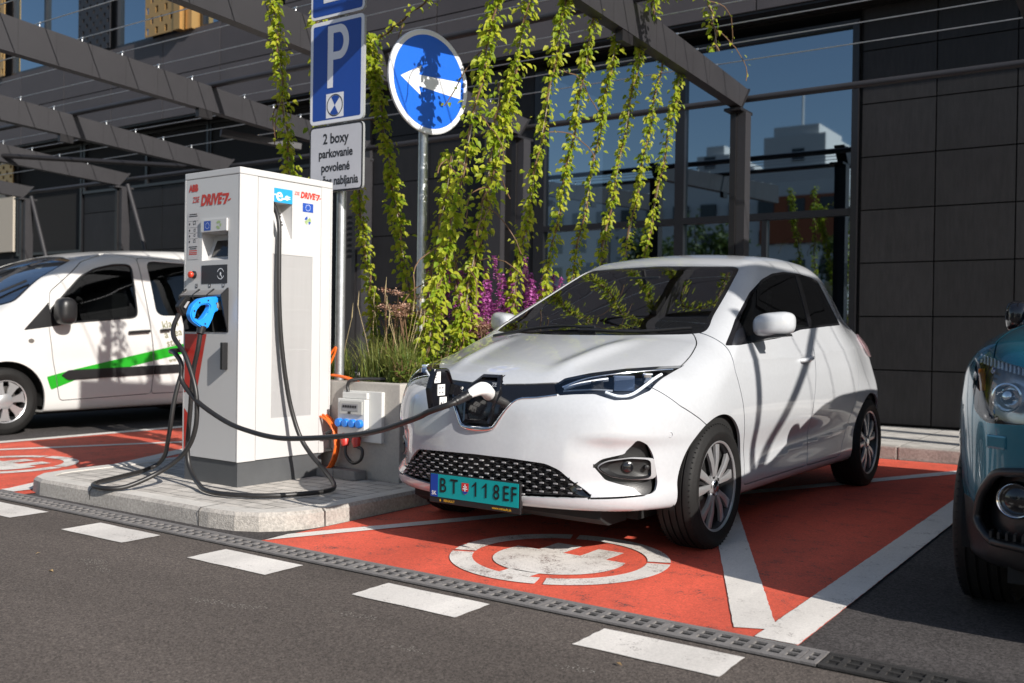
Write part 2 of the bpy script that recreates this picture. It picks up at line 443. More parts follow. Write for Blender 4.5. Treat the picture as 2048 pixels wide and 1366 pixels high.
def paint_mat(name, col, wear=0.5, under=(0.055, 0.05, 0.047), grain=(0.75, 1.15)):
    """road paint: coarse asphalt grain shows through, worn away in small patches"""
    m = bpy.data.materials.new(name); m.use_nodes = True; nt = m.node_tree; b = nt.nodes['Principled BSDF']
    b.inputs['Roughness'].default_value = 0.72; b.inputs['Specular IOR Level'].default_value = 0.35
    N = nt.nodes.new; L = nt.links.new; tc = N('ShaderNodeTexCoord')
    v = N('ShaderNodeTexVoronoi'); v.inputs['Scale'].default_value = 170; n = N('ShaderNodeTexNoise'); n.inputs['Scale'].default_value = 7; n.inputs['Detail'].default_value = 9; n.inputs['Roughness'].default_value = 0.75
    n0 = N('ShaderNodeTexNoise'); n0.inputs['Scale'].default_value = 1.6; n0.inputs['Detail'].default_value = 4
    mp = N('ShaderNodeMapping'); mp.inputs['Scale'].default_value = (1.9, .30, 1); L(tc.outputs['Object'], mp.inputs['Vector']); L(mp.outputs['Vector'], n0.inputs['Vector'])
    for q in (v, n): L(tc.outputs['Object'], q.inputs['Vector'])
    bw = N('ShaderNodeRGBToBW'); L(v.outputs['Color'], bw.inputs[0])
    r = N('ShaderNodeMapRange'); r.inputs[1].default_value = 0.1; r.inputs[2].default_value = 0.9; r.inputs[3].default_value = grain[0]; r.inputs[4].default_value = grain[1]; L(bw.outputs[0], r.inputs[0])
    r0 = N('ShaderNodeMapRange'); r0.inputs[1].default_value = 0.3; r0.inputs[2].default_value = 0.7; r0.inputs[3].default_value = 0.80; r0.inputs[4].default_value = 1.10; L(n0.outputs['Fac'], r0.inputs[0])
    mu = N('ShaderNodeMath'); mu.operation = 'MULTIPLY'; L(r.outputs[0], mu.inputs[0]); L(r0.outputs[0], mu.inputs[1])
    vm = N('ShaderNodeVectorMath'); vm.operation = 'SCALE'; vm.inputs[0].default_value = col; L(mu.outputs[0], vm.inputs['Scale'])
    ad = N('ShaderNodeMath'); ad.operation = 'MULTIPLY_ADD'; ad.inputs[1].default_value = 0.35; L(bw.outputs[0], ad.inputs[0]); L(n.outputs['Fac'], ad.inputs[2])
    w = N('ShaderNodeMapRange'); w.inputs[1].default_value = 0.92-0.22*wear; w.inputs[2].default_value = 1.02-0.20*wear; L(ad.outputs[0], w.inputs[0])
    mx = N('ShaderNodeMix'); mx.data_type = 'RGBA'; L(w.outputs[0], mx.inputs['Factor']); L(vm.outputs[0], mx.inputs['A']); mx.inputs['B'].default_value = (*under, 1)
    L(mx.outputs['Result'], b.inputs['Base Color'])
    bp = N('ShaderNodeBump'); bp.inputs['Strength'].default_value = 0.4; bp.inputs['Distance'].default_value = 0.003; L(bw.outputs[0], bp.inputs['Height']); L(bp.outputs['Normal'], b.inputs['Normal'])
    return m
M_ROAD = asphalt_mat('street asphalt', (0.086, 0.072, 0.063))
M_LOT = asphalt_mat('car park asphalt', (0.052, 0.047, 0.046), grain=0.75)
M_REDP = paint_mat('red surface paint', (0.66, 0.104, 0.060), 0.6)
M_WPAINT = paint_mat('white line paint', (0.70, 0.665, 0.62), 0.5, under=(0.30, 0.27, 0.25), grain=(0.9, 1.06))
M_WSYMB = paint_mat('white symbol paint', (0.68, 0.645, 0.60), 0.85, under=(0.25, 0.20, 0.18), grain=(0.86, 1.08))
def ragged(poly, amp=.0016, step=.03):
    out = []; r = random.Random(int(abs(poly[0][0]*977+poly[0][1]*331)*10))
    for a, b in zip(poly, poly[1:]+poly[:1]):
        n = max(1, int(math.dist(a, b)/step)); out += [(a[0]+(b[0]-a[0])*i/n+(r.uniform(-amp, amp) if i else 0), a[1]+(b[1]-a[1])*i/n+(r.uniform(-amp, amp) if i else 0)) for i in range(n)]
    return out
def sheet(name, polys, z, m, label=None):
    mb = MB()
    if name in ('bay_marking', 'plug_marking'): polys = [ragged(list(p)) for p in polys]
    for p in polys: mb.add([(x, y, z) for x, y in p], [tuple(range(len(p)))])
    o = mb.build(name, m); me = o.data
    bm = bmesh.new(); bm.from_mesh(me)
    for f in bm.faces:
        if f.normal.z < 0: f.normal_flip()
    bm.to_mesh(me); bm.free()
    return struct(o, label, 'ground')
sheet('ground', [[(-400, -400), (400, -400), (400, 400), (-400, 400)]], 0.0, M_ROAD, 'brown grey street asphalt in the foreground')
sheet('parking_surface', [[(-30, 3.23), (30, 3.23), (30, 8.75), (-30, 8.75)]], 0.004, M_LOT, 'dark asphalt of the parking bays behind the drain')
YB = 8.72
def bay(x0, x1, mir=False):
    fx = (lambda x: x0+x1-x) if mir else (lambda x: x)
    sheet('red_bay', [[(fx(x0), 3.245), (fx(x1+0.15), 3.245), (fx(x1+0.15), YB), (fx(x0), YB)]], 0.008, M_REDP, 'red painted charging bay under the white hatchback' if not mir else 'empty red painted bay left of the charger island')
bay(-3.72, -1.20); bay(-8.6, -6.03)
def ring_arc(cx, cy, r0, r1, a0, a1, n=20):
    A = [math.radians(a0+(a1-a0)*i/n) for i in range(n+1)]
    return [(cx+math.cos(a)*r1, cy+math.sin(a)*r1) for a in A]+[(cx+math.cos(a)*r0, cy+math.sin(a)*r0) for a in A[::-1]]
def plug_symbol(cx, cy):
    P = [ring_arc(cx, cy, 0.405, 0.510, a+2, a+88) for a in (-68, 22, 112, 202)]
    body = [(-.285, .075)]+[(.015+math.cos(math.radians(a))*.305, -.03+math.sin(math.radians(a))*.305) for a in range(165, 376, 7)]+[(.305, .075)]
    P.append([(cx+x, cy+y) for x, y in body])
    for s in (-1, 1): P.append([(cx+.02+s*.115-.068, cy+.075), (cx+.02+s*.115+.068, cy+.075), (cx+.02+s*.115+.068, cy+.250), (cx+.02+s*.115-.068, cy+.250)])
    P.append([(cx-.058, cy-.325), (cx+.098, cy-.322), (cx+.090, cy-.402), (cx-.060, cy-.405)])
    return P
sheet('plug_marking', plug_symbol(-2.365, 3.845), 0.012, M_WSYMB, 'white ring and plug symbol on the red bay in front of the hatchback')
sheet('plug_marking', plug_symbol(-7.25, 3.845), 0.012, M_WSYMB, 'white ring and plug symbol on the empty red bay at the left')
def seg(a, b, w):
    d = (Vector(b)-Vector(a)).normalized(); n = Vector((-d.y, d.x))*w/2; a = Vector(a); b = Vector(b)
    return [tuple(a-n), tuple(b-n), tuple(b+n), tuple(a+n)]
for fx, t in ((lambda x: x, 'right'), (lambda x: x-4.86, 'left')):
    D1 = seg((fx(-3.73), 3.27), (fx(-1.21), YB-0.05), 0.125); D1[0] = (fx(-3.70), 3.25); D1[3] = (fx(-3.72), 3.42)
    sheet('bay_marking', [D1], 0.012, M_WPAINT, 'long white diagonal across the red bay on the '+t)
    a, b = Vector((fx(-1.23), 3.33)), Vector((fx(-3.70), YB-0.05)); c = (a+b)/2; dd = (b-a).normalized()
    sheet('bay_marking', [seg(tuple(a), tuple(c-dd*0.085), 0.15), seg(tuple(c+dd*0.085), tuple(b), 0.15)], 0.012, M_WPAINT, 'white cross line meeting the bay corner on the '+t)
sheet('bay_marking', [[(-1.20, 3.24), (-1.048, 3.24), (-1.048, YB), (-1.20, YB)]], 0.0125, M_WPAINT, 'white line between the red bay and the next parking space')
sheet('bay_marking', [[(-8.72, 3.24), (-8.58, 3.24), (-8.58, YB), (-8.72, YB)]], 0.0125, M_WPAINT, 'white line between the empty red bay and the van')
sheet('bay_marking', [[(-6.15, 3.24), (-6.0, 3.24), (-6.0, YB), (-6.15, YB)]], 0.0125, M_WPAINT, 'white line along the left kerb of the charger island')
rng = random.Random(4)
for k in range(-7, 9):
    x0 = -1.672+1.022*k; j = lambda: rng.uniform(-.008, .008)
    poly = []
    for (a, b) in (((x0, 2.81), (x0+.52, 2.81)), ((x0+.52, 2.81), (x0+.52, 3.03)), ((x0+.52, 3.03), (x0, 3.03)), ((x0, 3.03), (x0, 2.81))):
        for i in range(6):
            t = i/6; poly.append((a[0]+(b[0]-a[0])*t+rng.uniform(-.003, .003), a[1]+(b[1]-a[1])*t+rng.uniform(-.003, .003)))
    sheet('road_marking', [poly], 0.004, M_WPAINT, 'white dash of the broken road edge line')
# pale scuffs and crumbs on the street
def blotch(cx, cy, rx, ry, ang, seed):
    r = random.Random(seed); out = []
    for i in range(26):
        a = 2*math.pi*i/26; k = 1+r.uniform(-.35, .25); x, y = math.cos(a)*rx*k, math.sin(a)*ry*k
        out.append((cx+x*math.cos(ang)-y*math.sin(ang), cy+x*math.sin(ang)+y*math.cos(ang)))
    return out
M_SCUFF = paint_mat('worn chalk scuff', (0.30, 0.275, 0.25), .2, under=(0.086, 0.072, 0.063), grain=(0.5, 1.2))
rs2 = random.Random(8); fl_ = []; used_ = []
for (cx, cy, rx, ry, a, n) in ((-3.99, 2.515, .075, .030, .1, 90), (-3.84, 2.46, .075, .030, -.2, 90), (-3.06, 2.42, .07, .028, .2, 90), (-2.90, 2.45, .09, .026, .3, 100), (-2.07, 2.45, .06, .03, .2, 40), (-1.55, 2.62, .06, .03, .1, 50), (-2.5, 2.62, .09, .03, .2, 40), (-4.9, 2.98, .05, .02, .2, 40), (-3.75, 3.16, .2, .02, 0, 60)):
    for _ in range(n):
        u, v = rs2.gauss(0, .5)*rx, rs2.gauss(0, .5)*ry; q = (cx+u*math.cos(a)-v*math.sin(a), cy+u*math.sin(a)+v*math.cos(a)); rr_ = rs2.uniform(.002, .0055)
        if any(math.dist(q, w[0]) < 1.35*(rr_+w[1]) for w in used_): continue
        used_.append((q, rr_)); fl_.append(blotch(q[0], q[1], rr_, rr_*.7, rs2.uniform(0, 3), rs2.randrange(9999))[::3])
sheet('scuff_mark', fl_, 0.0010, M_SCUFF, 'pale worn scuffs on the street asphalt')
M_LEAFDRY = mat('dry leaf', (0.45, 0.30, 0.13), 0.7)
for i, (x, y, s) in enumerate([(-3.95, 2.30, .010), (-4.30, 2.44, .009), (-1.45, 2.72, .010)]):
    mb = MB(); a = i*1.3; q = [(-1, -.3), (0, -.45), (1, 0), (0, .4)]
    mb.add([(x+(u*math.cos(a)-v*math.sin(a))*s*1.6, y+(u*math.sin(a)+v*math.cos(a))*s*1.6, 0.006+0.006*(k % 2)) for k, (u, v) in enumerate(q)], [(0, 1, 2, 3)])
    tag(mb.build('leaf', M_LEAFDRY), 'small dry leaf lying on the asphalt near the dashed line', 'leaf', 'dry leaves on the ground')

# drain channel with a slotted grating
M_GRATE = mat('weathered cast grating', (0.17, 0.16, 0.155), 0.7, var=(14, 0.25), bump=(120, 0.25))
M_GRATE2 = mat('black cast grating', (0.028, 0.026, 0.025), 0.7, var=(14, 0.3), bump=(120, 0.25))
M_PITSHADE = mat('drain pit shade', (0.006, 0.006, 0.006), 0.9)  # black top close under the bars paints the shade of a deep channel
def drain(x0, x1, m, label):
    t = thing('drain_channel', label, 'drain'); y0, y1 = 3.082, 3.232
    mb = MB(); mb.box(x0, x1, y0, y1, -0.06, 0.0045); mb.build('drain_pit_shade', M_PITSHADE, t)
    mb = MB(); mb.box(x0, x1, y0, y0+.019, 0.0, 0.013, .002); mb.box(x0, x1, y1-.019, y1, 0.0, 0.013, .002); mb.build('drain_edge', m, t)
    x = x0; k = 0
    while x < x1-.05:
        xe = min(x+.5, x1); g = MB(); g.box(x+.002, xe-.002, y0+.020, y0+.032, .002, .0115); g.box(x+.002, xe-.002, y0+.070, y0+.080, .002, .0115); g.box(x+.002, xe-.002, y1-.032, y1-.020, .002, .0115)
        n = max(1, round((xe-x)/.0625)); p = (xe-x)/n
        for i in range(n+1):
            w = .020 if 0 < i < n else .034; c = x+i*p; a, b = max(x+.002, c-w/2), min(xe-.002, c+w/2)
            g.box(a, b, y0+.0315, y0+.0705, .002, .011); g.box(a, b, y0+.0795, y1-.0315, .002, .011)
        g.build('grating', m, t); x = xe
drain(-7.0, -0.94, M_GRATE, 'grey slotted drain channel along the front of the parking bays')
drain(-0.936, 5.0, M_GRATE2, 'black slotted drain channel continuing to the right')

# pavement in front of the facade
M_CONC = mat('pale concrete', (0.33, 0.315, 0.295), 0.85, var=(3.5, 0.22), var2=(90, 0.18), bump=(150, 0.25))
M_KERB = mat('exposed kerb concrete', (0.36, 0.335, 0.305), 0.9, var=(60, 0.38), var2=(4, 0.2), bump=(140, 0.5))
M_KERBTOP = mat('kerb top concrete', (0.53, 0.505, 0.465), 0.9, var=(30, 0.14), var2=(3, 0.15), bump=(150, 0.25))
def paver_mat(name, col, sx, sy, off=0.5):
    m = bpy.data.materials.new(name); m.use_nodes = True; nt = m.node_tree; b = nt.nodes['Principled BSDF']; b.inputs['Roughness'].default_value = 0.9
    N = nt.nodes.new; L = nt.links.new; tc = N('ShaderNodeTexCoord'); br = N('ShaderNodeTexBrick'); br.offset = off
    L(tc.outputs['Object'], br.inputs['Vector']); br.inputs['Scale'].default_value = 1.0
    br.inputs['Brick Width'].default_value = sx; br.inputs['Row Height'].default_value = sy; br.inputs['Mortar Size'].default_value = 0.006; br.inputs['Mortar Smooth'].default_value = 0.2
    br.inputs['Color1'].default_value = (*[c*1.08 for c in col], 1); br.inputs['Color2'].default_value = (*[c*.90 for c in col], 1); br.inputs['Mortar'].default_value = (*[c*.45 for c in col], 1)
    n = N('ShaderNodeTexNoise'); n.inputs['Scale'].default_value = 9; n.inputs['Detail'].default_value = 8; L(tc.outputs['Object'], n.inputs['Vector'])
    r = N('ShaderNodeMapRange'); r.inputs[1].default_value = .25; r.inputs[2].default_value = .75; r.inputs[3].default_value = .72; r.inputs[4].default_value = 1.25; L(n.outputs['Fac'], r.inputs[0])
    vm = N('ShaderNodeVectorMath'); vm.operation = 'SCALE'; L(br.outputs['Color'], vm.inputs[0]); L(r.outputs[0], vm.inputs['Scale']); L(vm.outputs[0], b.inputs['Base Color'])
    bp = N('ShaderNodeBump'); bp.inputs['Strength'].default_value = .5; bp.inputs['Distance'].default_value = .004; L(br.outputs['Fac'], bp.inputs['Height']); bp.invert = True; L(bp.outputs['Normal'], b.inputs['Normal'])
    return m
M_PAVE = paver_mat('island pavers', (0.47, 0.44, 0.40), 0.2, 0.1)
M_PAVE2 = paver_mat('pavement pavers', (0.46, 0.44, 0.405), 0.4, 0.4, 0.0)
mb = MB(); mb.box(-40, 20, 8.90, 10.75, 0.0, 0.115); struct(mb.build('pavement', M_PAVE2), 'paved walkway along the dark facade', 'pavement')
mb = MB()
for k in range(-40, 20): mb.box(k+.003, k+.997, 8.74, 8.895, 0.0, 0.118, .012)
struct(mb.build('pavement_kerb', M_KERB), 'concrete kerb between the bays and the walkway', 'kerb')
# charger island: kerb ring and pavers
def outline(inset):
    i = inset
    pts = [(-3.74-i, 8.72), (-3.74-i, 3.72+i*.2), (-3.755-i*.97, 3.60+i*.3), (-3.81-i*.87, 3.48+i*.5), (-3.90-i*.65, 3.385+i*.75), (-4.02-i*.4, 3.325+i*.93), (-4.20-i*.1, 3.30+i), (-5.80+i*.1, 3.295+i), (-5.95+i*.45, 3.335+i*.9), (-6.06+i*.8, 3.45+i*.65), (-6.10+i*.95, 3.62+i*.35), (-6.11+i, 3.9), (-6.11+i, 8.72)]
    return pts
o0, o1, o2 = outline(0.0), outline(0.022), outline(0.125)
kb = MB(); n = len(o0); zt = 0.100
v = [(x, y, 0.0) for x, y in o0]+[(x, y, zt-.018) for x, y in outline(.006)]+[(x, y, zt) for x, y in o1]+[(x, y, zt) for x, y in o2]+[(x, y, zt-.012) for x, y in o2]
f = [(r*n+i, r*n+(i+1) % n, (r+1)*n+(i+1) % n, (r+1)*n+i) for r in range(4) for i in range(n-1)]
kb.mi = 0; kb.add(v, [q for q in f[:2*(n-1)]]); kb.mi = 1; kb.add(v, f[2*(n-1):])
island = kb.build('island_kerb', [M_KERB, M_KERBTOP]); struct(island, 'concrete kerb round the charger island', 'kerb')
jm = MB()
def joint(p, q, w=.0035):
    d = (Vector(q)-Vector(p)); s = Vector((-d.y, d.x)).normalized()*w
    jm.add([(p[0]-s.x, p[1]-s.y, .0), (p[0]+s.x, p[1]+s.y, .0), (q[0]+s.x, q[1]+s.y, zt+.0015), (q[0]-s.x, q[1]-s.y, zt+.0015)], [(0, 1, 2, 3)])
ip = MB(); ip.add([(x, y, zt-.006) for x, y in o2], [tuple(range(n))]); struct(ip.build('island_paving', M_PAVE), 'weathered pavers on top of the charger island', 'paving')
M_RUST = mat('rust stain', (0.30, 0.14, 0.05), 0.9, var=(30, .4))
M_JOINT = mat('kerb joint', (0.10, 0.092, 0.085), .95)
for (a, b, c_) in (((-4.27, 3.298), (-4.27, 3.312), (-4.27, 3.428)), ((-5.27, 3.299), (-5.27, 3.312), (-5.27, 3.428)), ((-3.7385, 3.70), (-3.762, 3.70), (-3.87, 3.70)), ((-3.7385, 4.70), (-3.762, 4.70), (-3.87, 4.70))):
    d = Vector((0.004, 0)) if abs(a[0]-c_[0]) < .01 else Vector((0, .004))
    mj = MB(); mj.add([(p[0]+e*d.x, p[1]+e*d.y, z) for p, z in ((a, 0.0), (a, .083), (b, .1005), (c_, .1008)) for e in (-1, 1)], [(0, 1, 3, 2), (2, 3, 5, 4), (4, 5, 7, 6)])
    struct(mj.build('kerb_joint', M_JOINT), 'joint between two kerb stones', 'kerb joint')

# ------------------------------------------------------------------ building
M_PANEL = mat('dark fibre cement', (0.0115, 0.0108, 0.0116), 0.62, island=.22, var=(2.2, .22), var2=(40, .42, (1, 1, .12)), bump=(70, .12), spec=.4)
M_PANELUP = mat('brown grey cladding', (0.064, 0.058, 0.062), 0.6, island=.10, var=(1.2, .12), spec=.4)
M_JNT = mat('panel joint', (0.006, .006, .006), .9)
M_FRAME = mat('black window frame', (0.010, 0.010, 0.012), .35)
M_GLASS = glassmat('facade glazing', (0.06, .07, .085), refl_boost=.33, rc=(.66, .84, 1.0))
M_GOLD = mat('gold anodised screen', (0.42, .25, .09), .38, metal=.55)
M_DKSCREEN = mat('dark perforated screen', (0.02, .018, .02), .45, metal=.3)
M_STEELP = mat('grey painted steel', (0.031, .030, .033), .45, spec=.4, var=(2.5, .10))
M_STEELD = mat('black painted steel', (0.014, .013, .014), .4)
M_ZINC = mat('galvanised steel', (0.52, .54, .56), .42, metal=.85, var=(26, .18))
M_BEIGE = mat('beige blind', (0.40, .36, .30), .8)
M_INTER = mat('dim interior', (0.035, .035, .037), .9)
YF = 10.84
bld = thing('office_building', 'dark clad office building with tall blue glazing behind the charging bays', 'building', (0, 0, 0))
def panels(x_edges, z_edges, y, m, name, gap=.007, th=.025, jit=0.0):
    mb = MB(); r = random.Random(2)
    for a, b in zip(x_edges[:-1], x_edges[1:]):
        for c, d in zip(z_edges[:-1], z_edges[1:]): 
            q = r.uniform(-.0012, .0012); mb.box(a+gap, b-gap, y+q, y+th, c+gap, d-gap)
    return mb.build(name, m, bld)
zl = [.13, .707, 1.279, 1.855, 2.427, 3.0, 3.573, 4.146, 4.62]
bk = MB(); bk.box(-2.93, 8, YF+.026, YF+.3, 0, 4.62); bk.box(-45, -7.12, YF+.026, YF+.3, 0, 4.62); bk.box(-45, 8, 10.84, 11.2, 4.62, 12); bk.build('backing_wall', M_JNT, bld)
panels([-2.905+.755*i for i in range(13)], zl, YF, M_PANEL, 'dark_panel')
panels([-10.05, -8.95, -7.85, -7.16], [.13, .9, 1.68, 2.46, 3.24, 3.92, 4.62], YF, M_PANEL, 'dark_panel')
panels([-21.0, -19.9, -18.75, -17.6], [.13, .9, 1.68, 2.46], YF, M_PANEL, 'dark_panel')
panels([-17.6, -16.4, -15.15, -13.9, -12.65, -11.4, -10.72], [.13, .9, 1.68, 2.46, 3.24, 3.62], YF, M_PANEL, 'dark_panel')
panels([-30, -28.5, -27, -25.5, -24, -22.5, -21.0], [.13, 1.2, 2.4, 3.6, 4.62], YF, M_PANEL, 'dark_panel')
mb = MB(); mb.box(-10.20, -10.06, YF-.06, YF+.03, .12, 4.6); mb.box(-10.72, -10.58, YF-.04, YF+.03, .12, 4.6); mb.box(-7.9, -7.62, YF-.10, YF+.03, .12, 4.6); mb.build('pilaster', M_STEELP, bld)
# upper storey slab, overhanging
mb = MB(); mb.box(-45, 8, 10.46, 10.83, 4.64, 4.70); mb.build('soffit', M_STEELD, bld)
xs = [-45+1.52*i for i in range(36)]
panels(xs, [4.66, 5.38, 6.10], 10.43, M_PANELUP, 'upper_panel', gap=.008)
mb = MB(); mb.box(-45, 9.6, 10.46, 10.84, 4.70, 6.10); mb.build('upper_wall', M_JNT, bld)
# upper windows and screens
def glazing(x0, x1, z0, z1, y, nm='window', mull=(), trans=(), depth=.10, fr=.05):
    f = MB(); f.box(x0, x1, y-.03, y+depth, z0, z0+fr); f.box(x0, x1, y-.03, y+depth, z1-fr, z1); f.box(x0, x0+fr, y-.03, y+depth, z0+fr, z1-fr); f.box(x1-fr, x1, y-.03, y+depth, z0+fr, z1-fr)
    for mx_, w in mull: f.box(mx_-w/2, mx_+w/2, y-.028, y+depth-.003, z0+fr, z1-fr)
    for tz, h in trans: f.box(x0+fr, x1-fr, y-.026, y+depth-.006, tz-h/2, tz+h/2)
    o = f.build(nm, M_FRAME, bld)
    g = MB(); g.add([(x0+.01, y+.03, z0+.01), (x1-.01, y+.03, z0+.01), (x1-.01, y+.03, z1-.01), (x0+.01, y+.03, z1-.01)], [(0, 1, 2, 3)]); g.build('pane', M_GLASS, o)
    return o
def screen(x0, x1, z0, z1, y, m, nm='perforated_screen', cx=6, cz=10):
    """metal sheet with rectangular holes"""
    mb = MB(); dx = (x1-x0)/cx; dz = (z1-z0)/cz; th = .02
    for i in range(cx):
        for j in range(cz):
            a, b, c, d = x0+i*dx, x0+(i+1)*dx, z0+j*dz, z0+(j+1)*dz
            if (i+j) % 2: mb.box(a, b, y, y+th, c, d)
            else:
                hx, hz = dx*.24, dz*.18; mb.box(a, a+hx, y, y+th, c, d); mb.box(b-hx, b, y, y+th, c, d); mb.box(a+hx, b-hx, y, y+th, c, c+hz); mb.box(a+hx, b-hx, y, y+th, d-hz, d)
    return mb.build(nm, m, bld)
top = 8.6
glazing(-19.6, -17.15, 6.1, top, 10.5, mull=((-18.4, .06),)); screen(-17.1, -16.1, 6.12, top, 10.38, M_DKSCREEN, cx=9, cz=22)
glazing(-16.05, -14.95, 6.1, top, 10.5); screen(-14.93, -14.15, 6.08, top, 10.30, M_GOLD, cx=6, cz=14)
mb = MB(); mb.box(-14.12, -13.95, 10.28, 10.62, 6.08, top); mb.box(-13.90, -13.74, 10.36, 10.62, 6.08, top); mb.build('gold_reveal', M_GOLD, bld)
glazing(-13.7, -12.1, 6.1, top, 10.55, mull=((-12.9, .05),)); panels(xs[22:], [6.10, 6.9, 7.7, 8.6], 10.43, M_PANELUP, 'upper_panel', gap=.008)
glazing(-24.2, -20.3, 6.1, top, 10.5, mull=((-22.2, .06),)); screen(-20.3, -19.7, 6.1, top, 10.36, M_GOLD, cx=5, cz=14)
mb = MB(); mb.box(-45, -12.0, 10.66, 10.83, 6.1, 8.6); mb.box(-45, 9, 10.5, 10.83, 8.6, 12.0); mb.build('upper_wall', M_INTER, bld)
# clerestory and side openings at the left
glazing(-17.6, -13.85, 3.62, 4.62, YF, mull=((-15.6, .06),)); glazing(-13.85, -10.75, 3.62, 4.62, YF+.02, mull=((-12.0, .06),))
screen(-21.0, -20.0, 3.9, 4.6, YF-.12, M_GOLD, cx=7, cz=7); mb = MB(); mb.box(-21.0, -20.1, YF-.05, YF, 2.6, 3.85); mb.build('blind', M_BEIGE, bld)
glazing(-20.0, -17.65, 2.5, 4.6, YF)
# the big glazed front
W0 = glazing(-7.13, -2.935, .12, 4.50, YF-.01, 'glass_front', mull=((-5.03, .12), (-7.02, .1)), trans=((2.42, .075), ), fr=.07)
mb = MB(); mb.box(-7.1, -5.09, YF-.035, YF+.085, .80, .86); mb.box(-6.1, -6.02, YF-.037, YF+.083, .19, 2.38); mb.box(-4.0, -3.94, YF-.030, YF+.080, .19, 2.38); mb.build('door_frame', M_FRAME, W0)
mb = MB(); mb.box(-7.1, -2.95, 12.6, 12.65, 0, 4.5); mb.box(-7.1, -2.95, 10.95, 12.6, .10, .13); mb.box(-7.1, -2.95, 10.95, 12.6, 4.5, 4.55); mb.build('interior_wall', M_INTER, bld)
mb = MB(); mb.box(-13.9, -10.7, 12.0, 12.05, 3, 4.62); mb.box(-25, -13.9, 12.0, 12.05, .1, 4.62); mb.build('interior_wall', M_INTER, bld)
mb = MB(); mb.box(-45, 8, 10.6, 14, 11.9, 12.1); mb.build('roof', M_STEELD, bld)
mb = MB(); mb.box(-6.6, -6.1, 11.3, 11.32, .9, 2.0); mb.box(-5.9, -5.5, 11.3, 11.32, .9, 1.9); mb.build('notice', mat('paper notice', (.55, .55, .53), .8), bld)
mb = MB(); mb.box(-10.58, -10.2, YF, YF+.03, .12, 4.6); mb.build('recess', M_INTER, bld)
mb = MB()
for i in range(8): mb.box(-10.50, -10.28, YF-.02, YF, 2.2+i*.085, 2.23+i*.085)
mb.build('vent_slats', M_STEELP, bld)

# ------------------------------------------------------------------ pergola
BX = [1.78, -0.92, -3.62, -6.22, -8.68, -11.31, -13.8, -16.6]
WY = [4.47, 4.89, 5.31, 5.735, 6.15, 6.56, 7.26, 7.68, 8.10, 8.55]
def beam_top(y): return 3.477+(9.2-y)*.070
def beam_bot(y): return 3.275+(9.05-y)*.043
pg = thing('pergola', 'grey steel pergola of sloping beams in front of the building', 'pergola')
for k, x in enumerate(BX):
    mb = MB(); mb.prism([(9.05, beam_bot(9.05)), (9.22, beam_top(9.22)), (4.2, beam_top(4.2)), (4.2, beam_bot(4.2)+.02)], x-.055, x+.055, 'x')
    mb.mi = 1
    for y in [4.3+.36*i for i in range(14)]: mb.box(x+.0552, x+.0556, y, y+.003, beam_bot(y)+.004, beam_top(y)-.004); mb.box(x-.0556, x-.0552, y, y+.003, beam_bot(y)+.004, beam_top(y)-.004)
    bo = mb.build('beam', [M_STEELP, M_STEELD], pg)
    mb = MB(); q = [(9.03, beam_bot(9.05)-.01), (9.05, beam_bot(9.05)-.012), (9.245, beam_top(9.22)+.005), (9.225, beam_top(9.22)+.012)]; mb.prism(q, x-.065, x+.065, 'x'); mb.box(x-.10, x+.07, 8.98, 9.3, 3.235, 3.262); mb.build('end_plate', M_STEELP if k > 3 else M_STEELD, bo)
    mb = MB(); mb.box(x-.065, x-.005, 9.06, 9.20, .1, 3.235); mb.mi = 1; mb.box(x-.002, x+.085, 9.08, 9.22, .1, 3.235); mb.build('column', [M_STEELD, M_STEELP], pg)
    mb = MB(); mb.tube([(x+.05, 9.2, 3.3), (x+.42, 9.2, 2.5), (x+.66, 9.2, 1.95)], .035, 10)
    if k > 4: mb.build('brace', M_STEELP, pg, smooth=50)
    for y in WY:
        mb = MB(); mb.tube([(x, y, beam_top(y)-.005), (x, y, beam_top(y)+.055)], .006, 6); mb.tube([(x-.014, y, beam_top(y)+.05), (x+.014, y, beam_top(y)+.05)], .010, 6); mb.build('wire_bolt', M_ZINC, bo)
    mb = MB(); mb.bar((x+.02, 6.70, 3.30), (x+.02, 6.70, 3.62), .06, .17, up=(0, 1, 0)); mb.build('tube_bracket', M_STEELD, pg)
mb = MB(); mb.tube([(1.78, 4.05, 0), (1.78, 4.05, 3.45)], .04, 12); mb.build('column', M_STEELD, pg, smooth=50); mb = MB(); mb.tube([(1.78, 4.05, 2.45), (1.78, 5.3, 3.42)], .035, 12); mb.build('brace', M_STEELD, pg, smooth=50)
mb = MB(); mb.tube([(-17.5, 6.79, 3.665), (4, 6.79, 3.665)], .032, 10); mb.build('purlin', M_STEELP, pg, smooth=50)
mb = MB(); mb.tube([(-17.5, 9.28, 3.40), (4, 9.28, 3.40)], .034, 10); mb.build('purlin', M_STEELP, pg, smooth=50)
mb = MB(); mb.tube([(-13.8, 7.2, 3.45), (-11.31, 9.0, 3.33)], .035, 10); mb.build('cross_brace', M_STEELD, pg, smooth=50)
for y in WY:
    mb = MB(); mb.tube([(-17.5, y, beam_top(y)+.05), (4, y, beam_top(y)+.05)], .0055, 5); mb.build('wire', M_ZINC, pg)
# a slim lamp box fixed under the beam left of centre
mb = MB(); mb.bar((-8.68-.45, 7.3, 3.30), (-8.68+.0, 8.1, 3.22), .12, .07); tag(mb.build('pergola_lamp', M_STEELP), 'slim grey lamp housing fixed beneath a pergola beam', 'lamp')

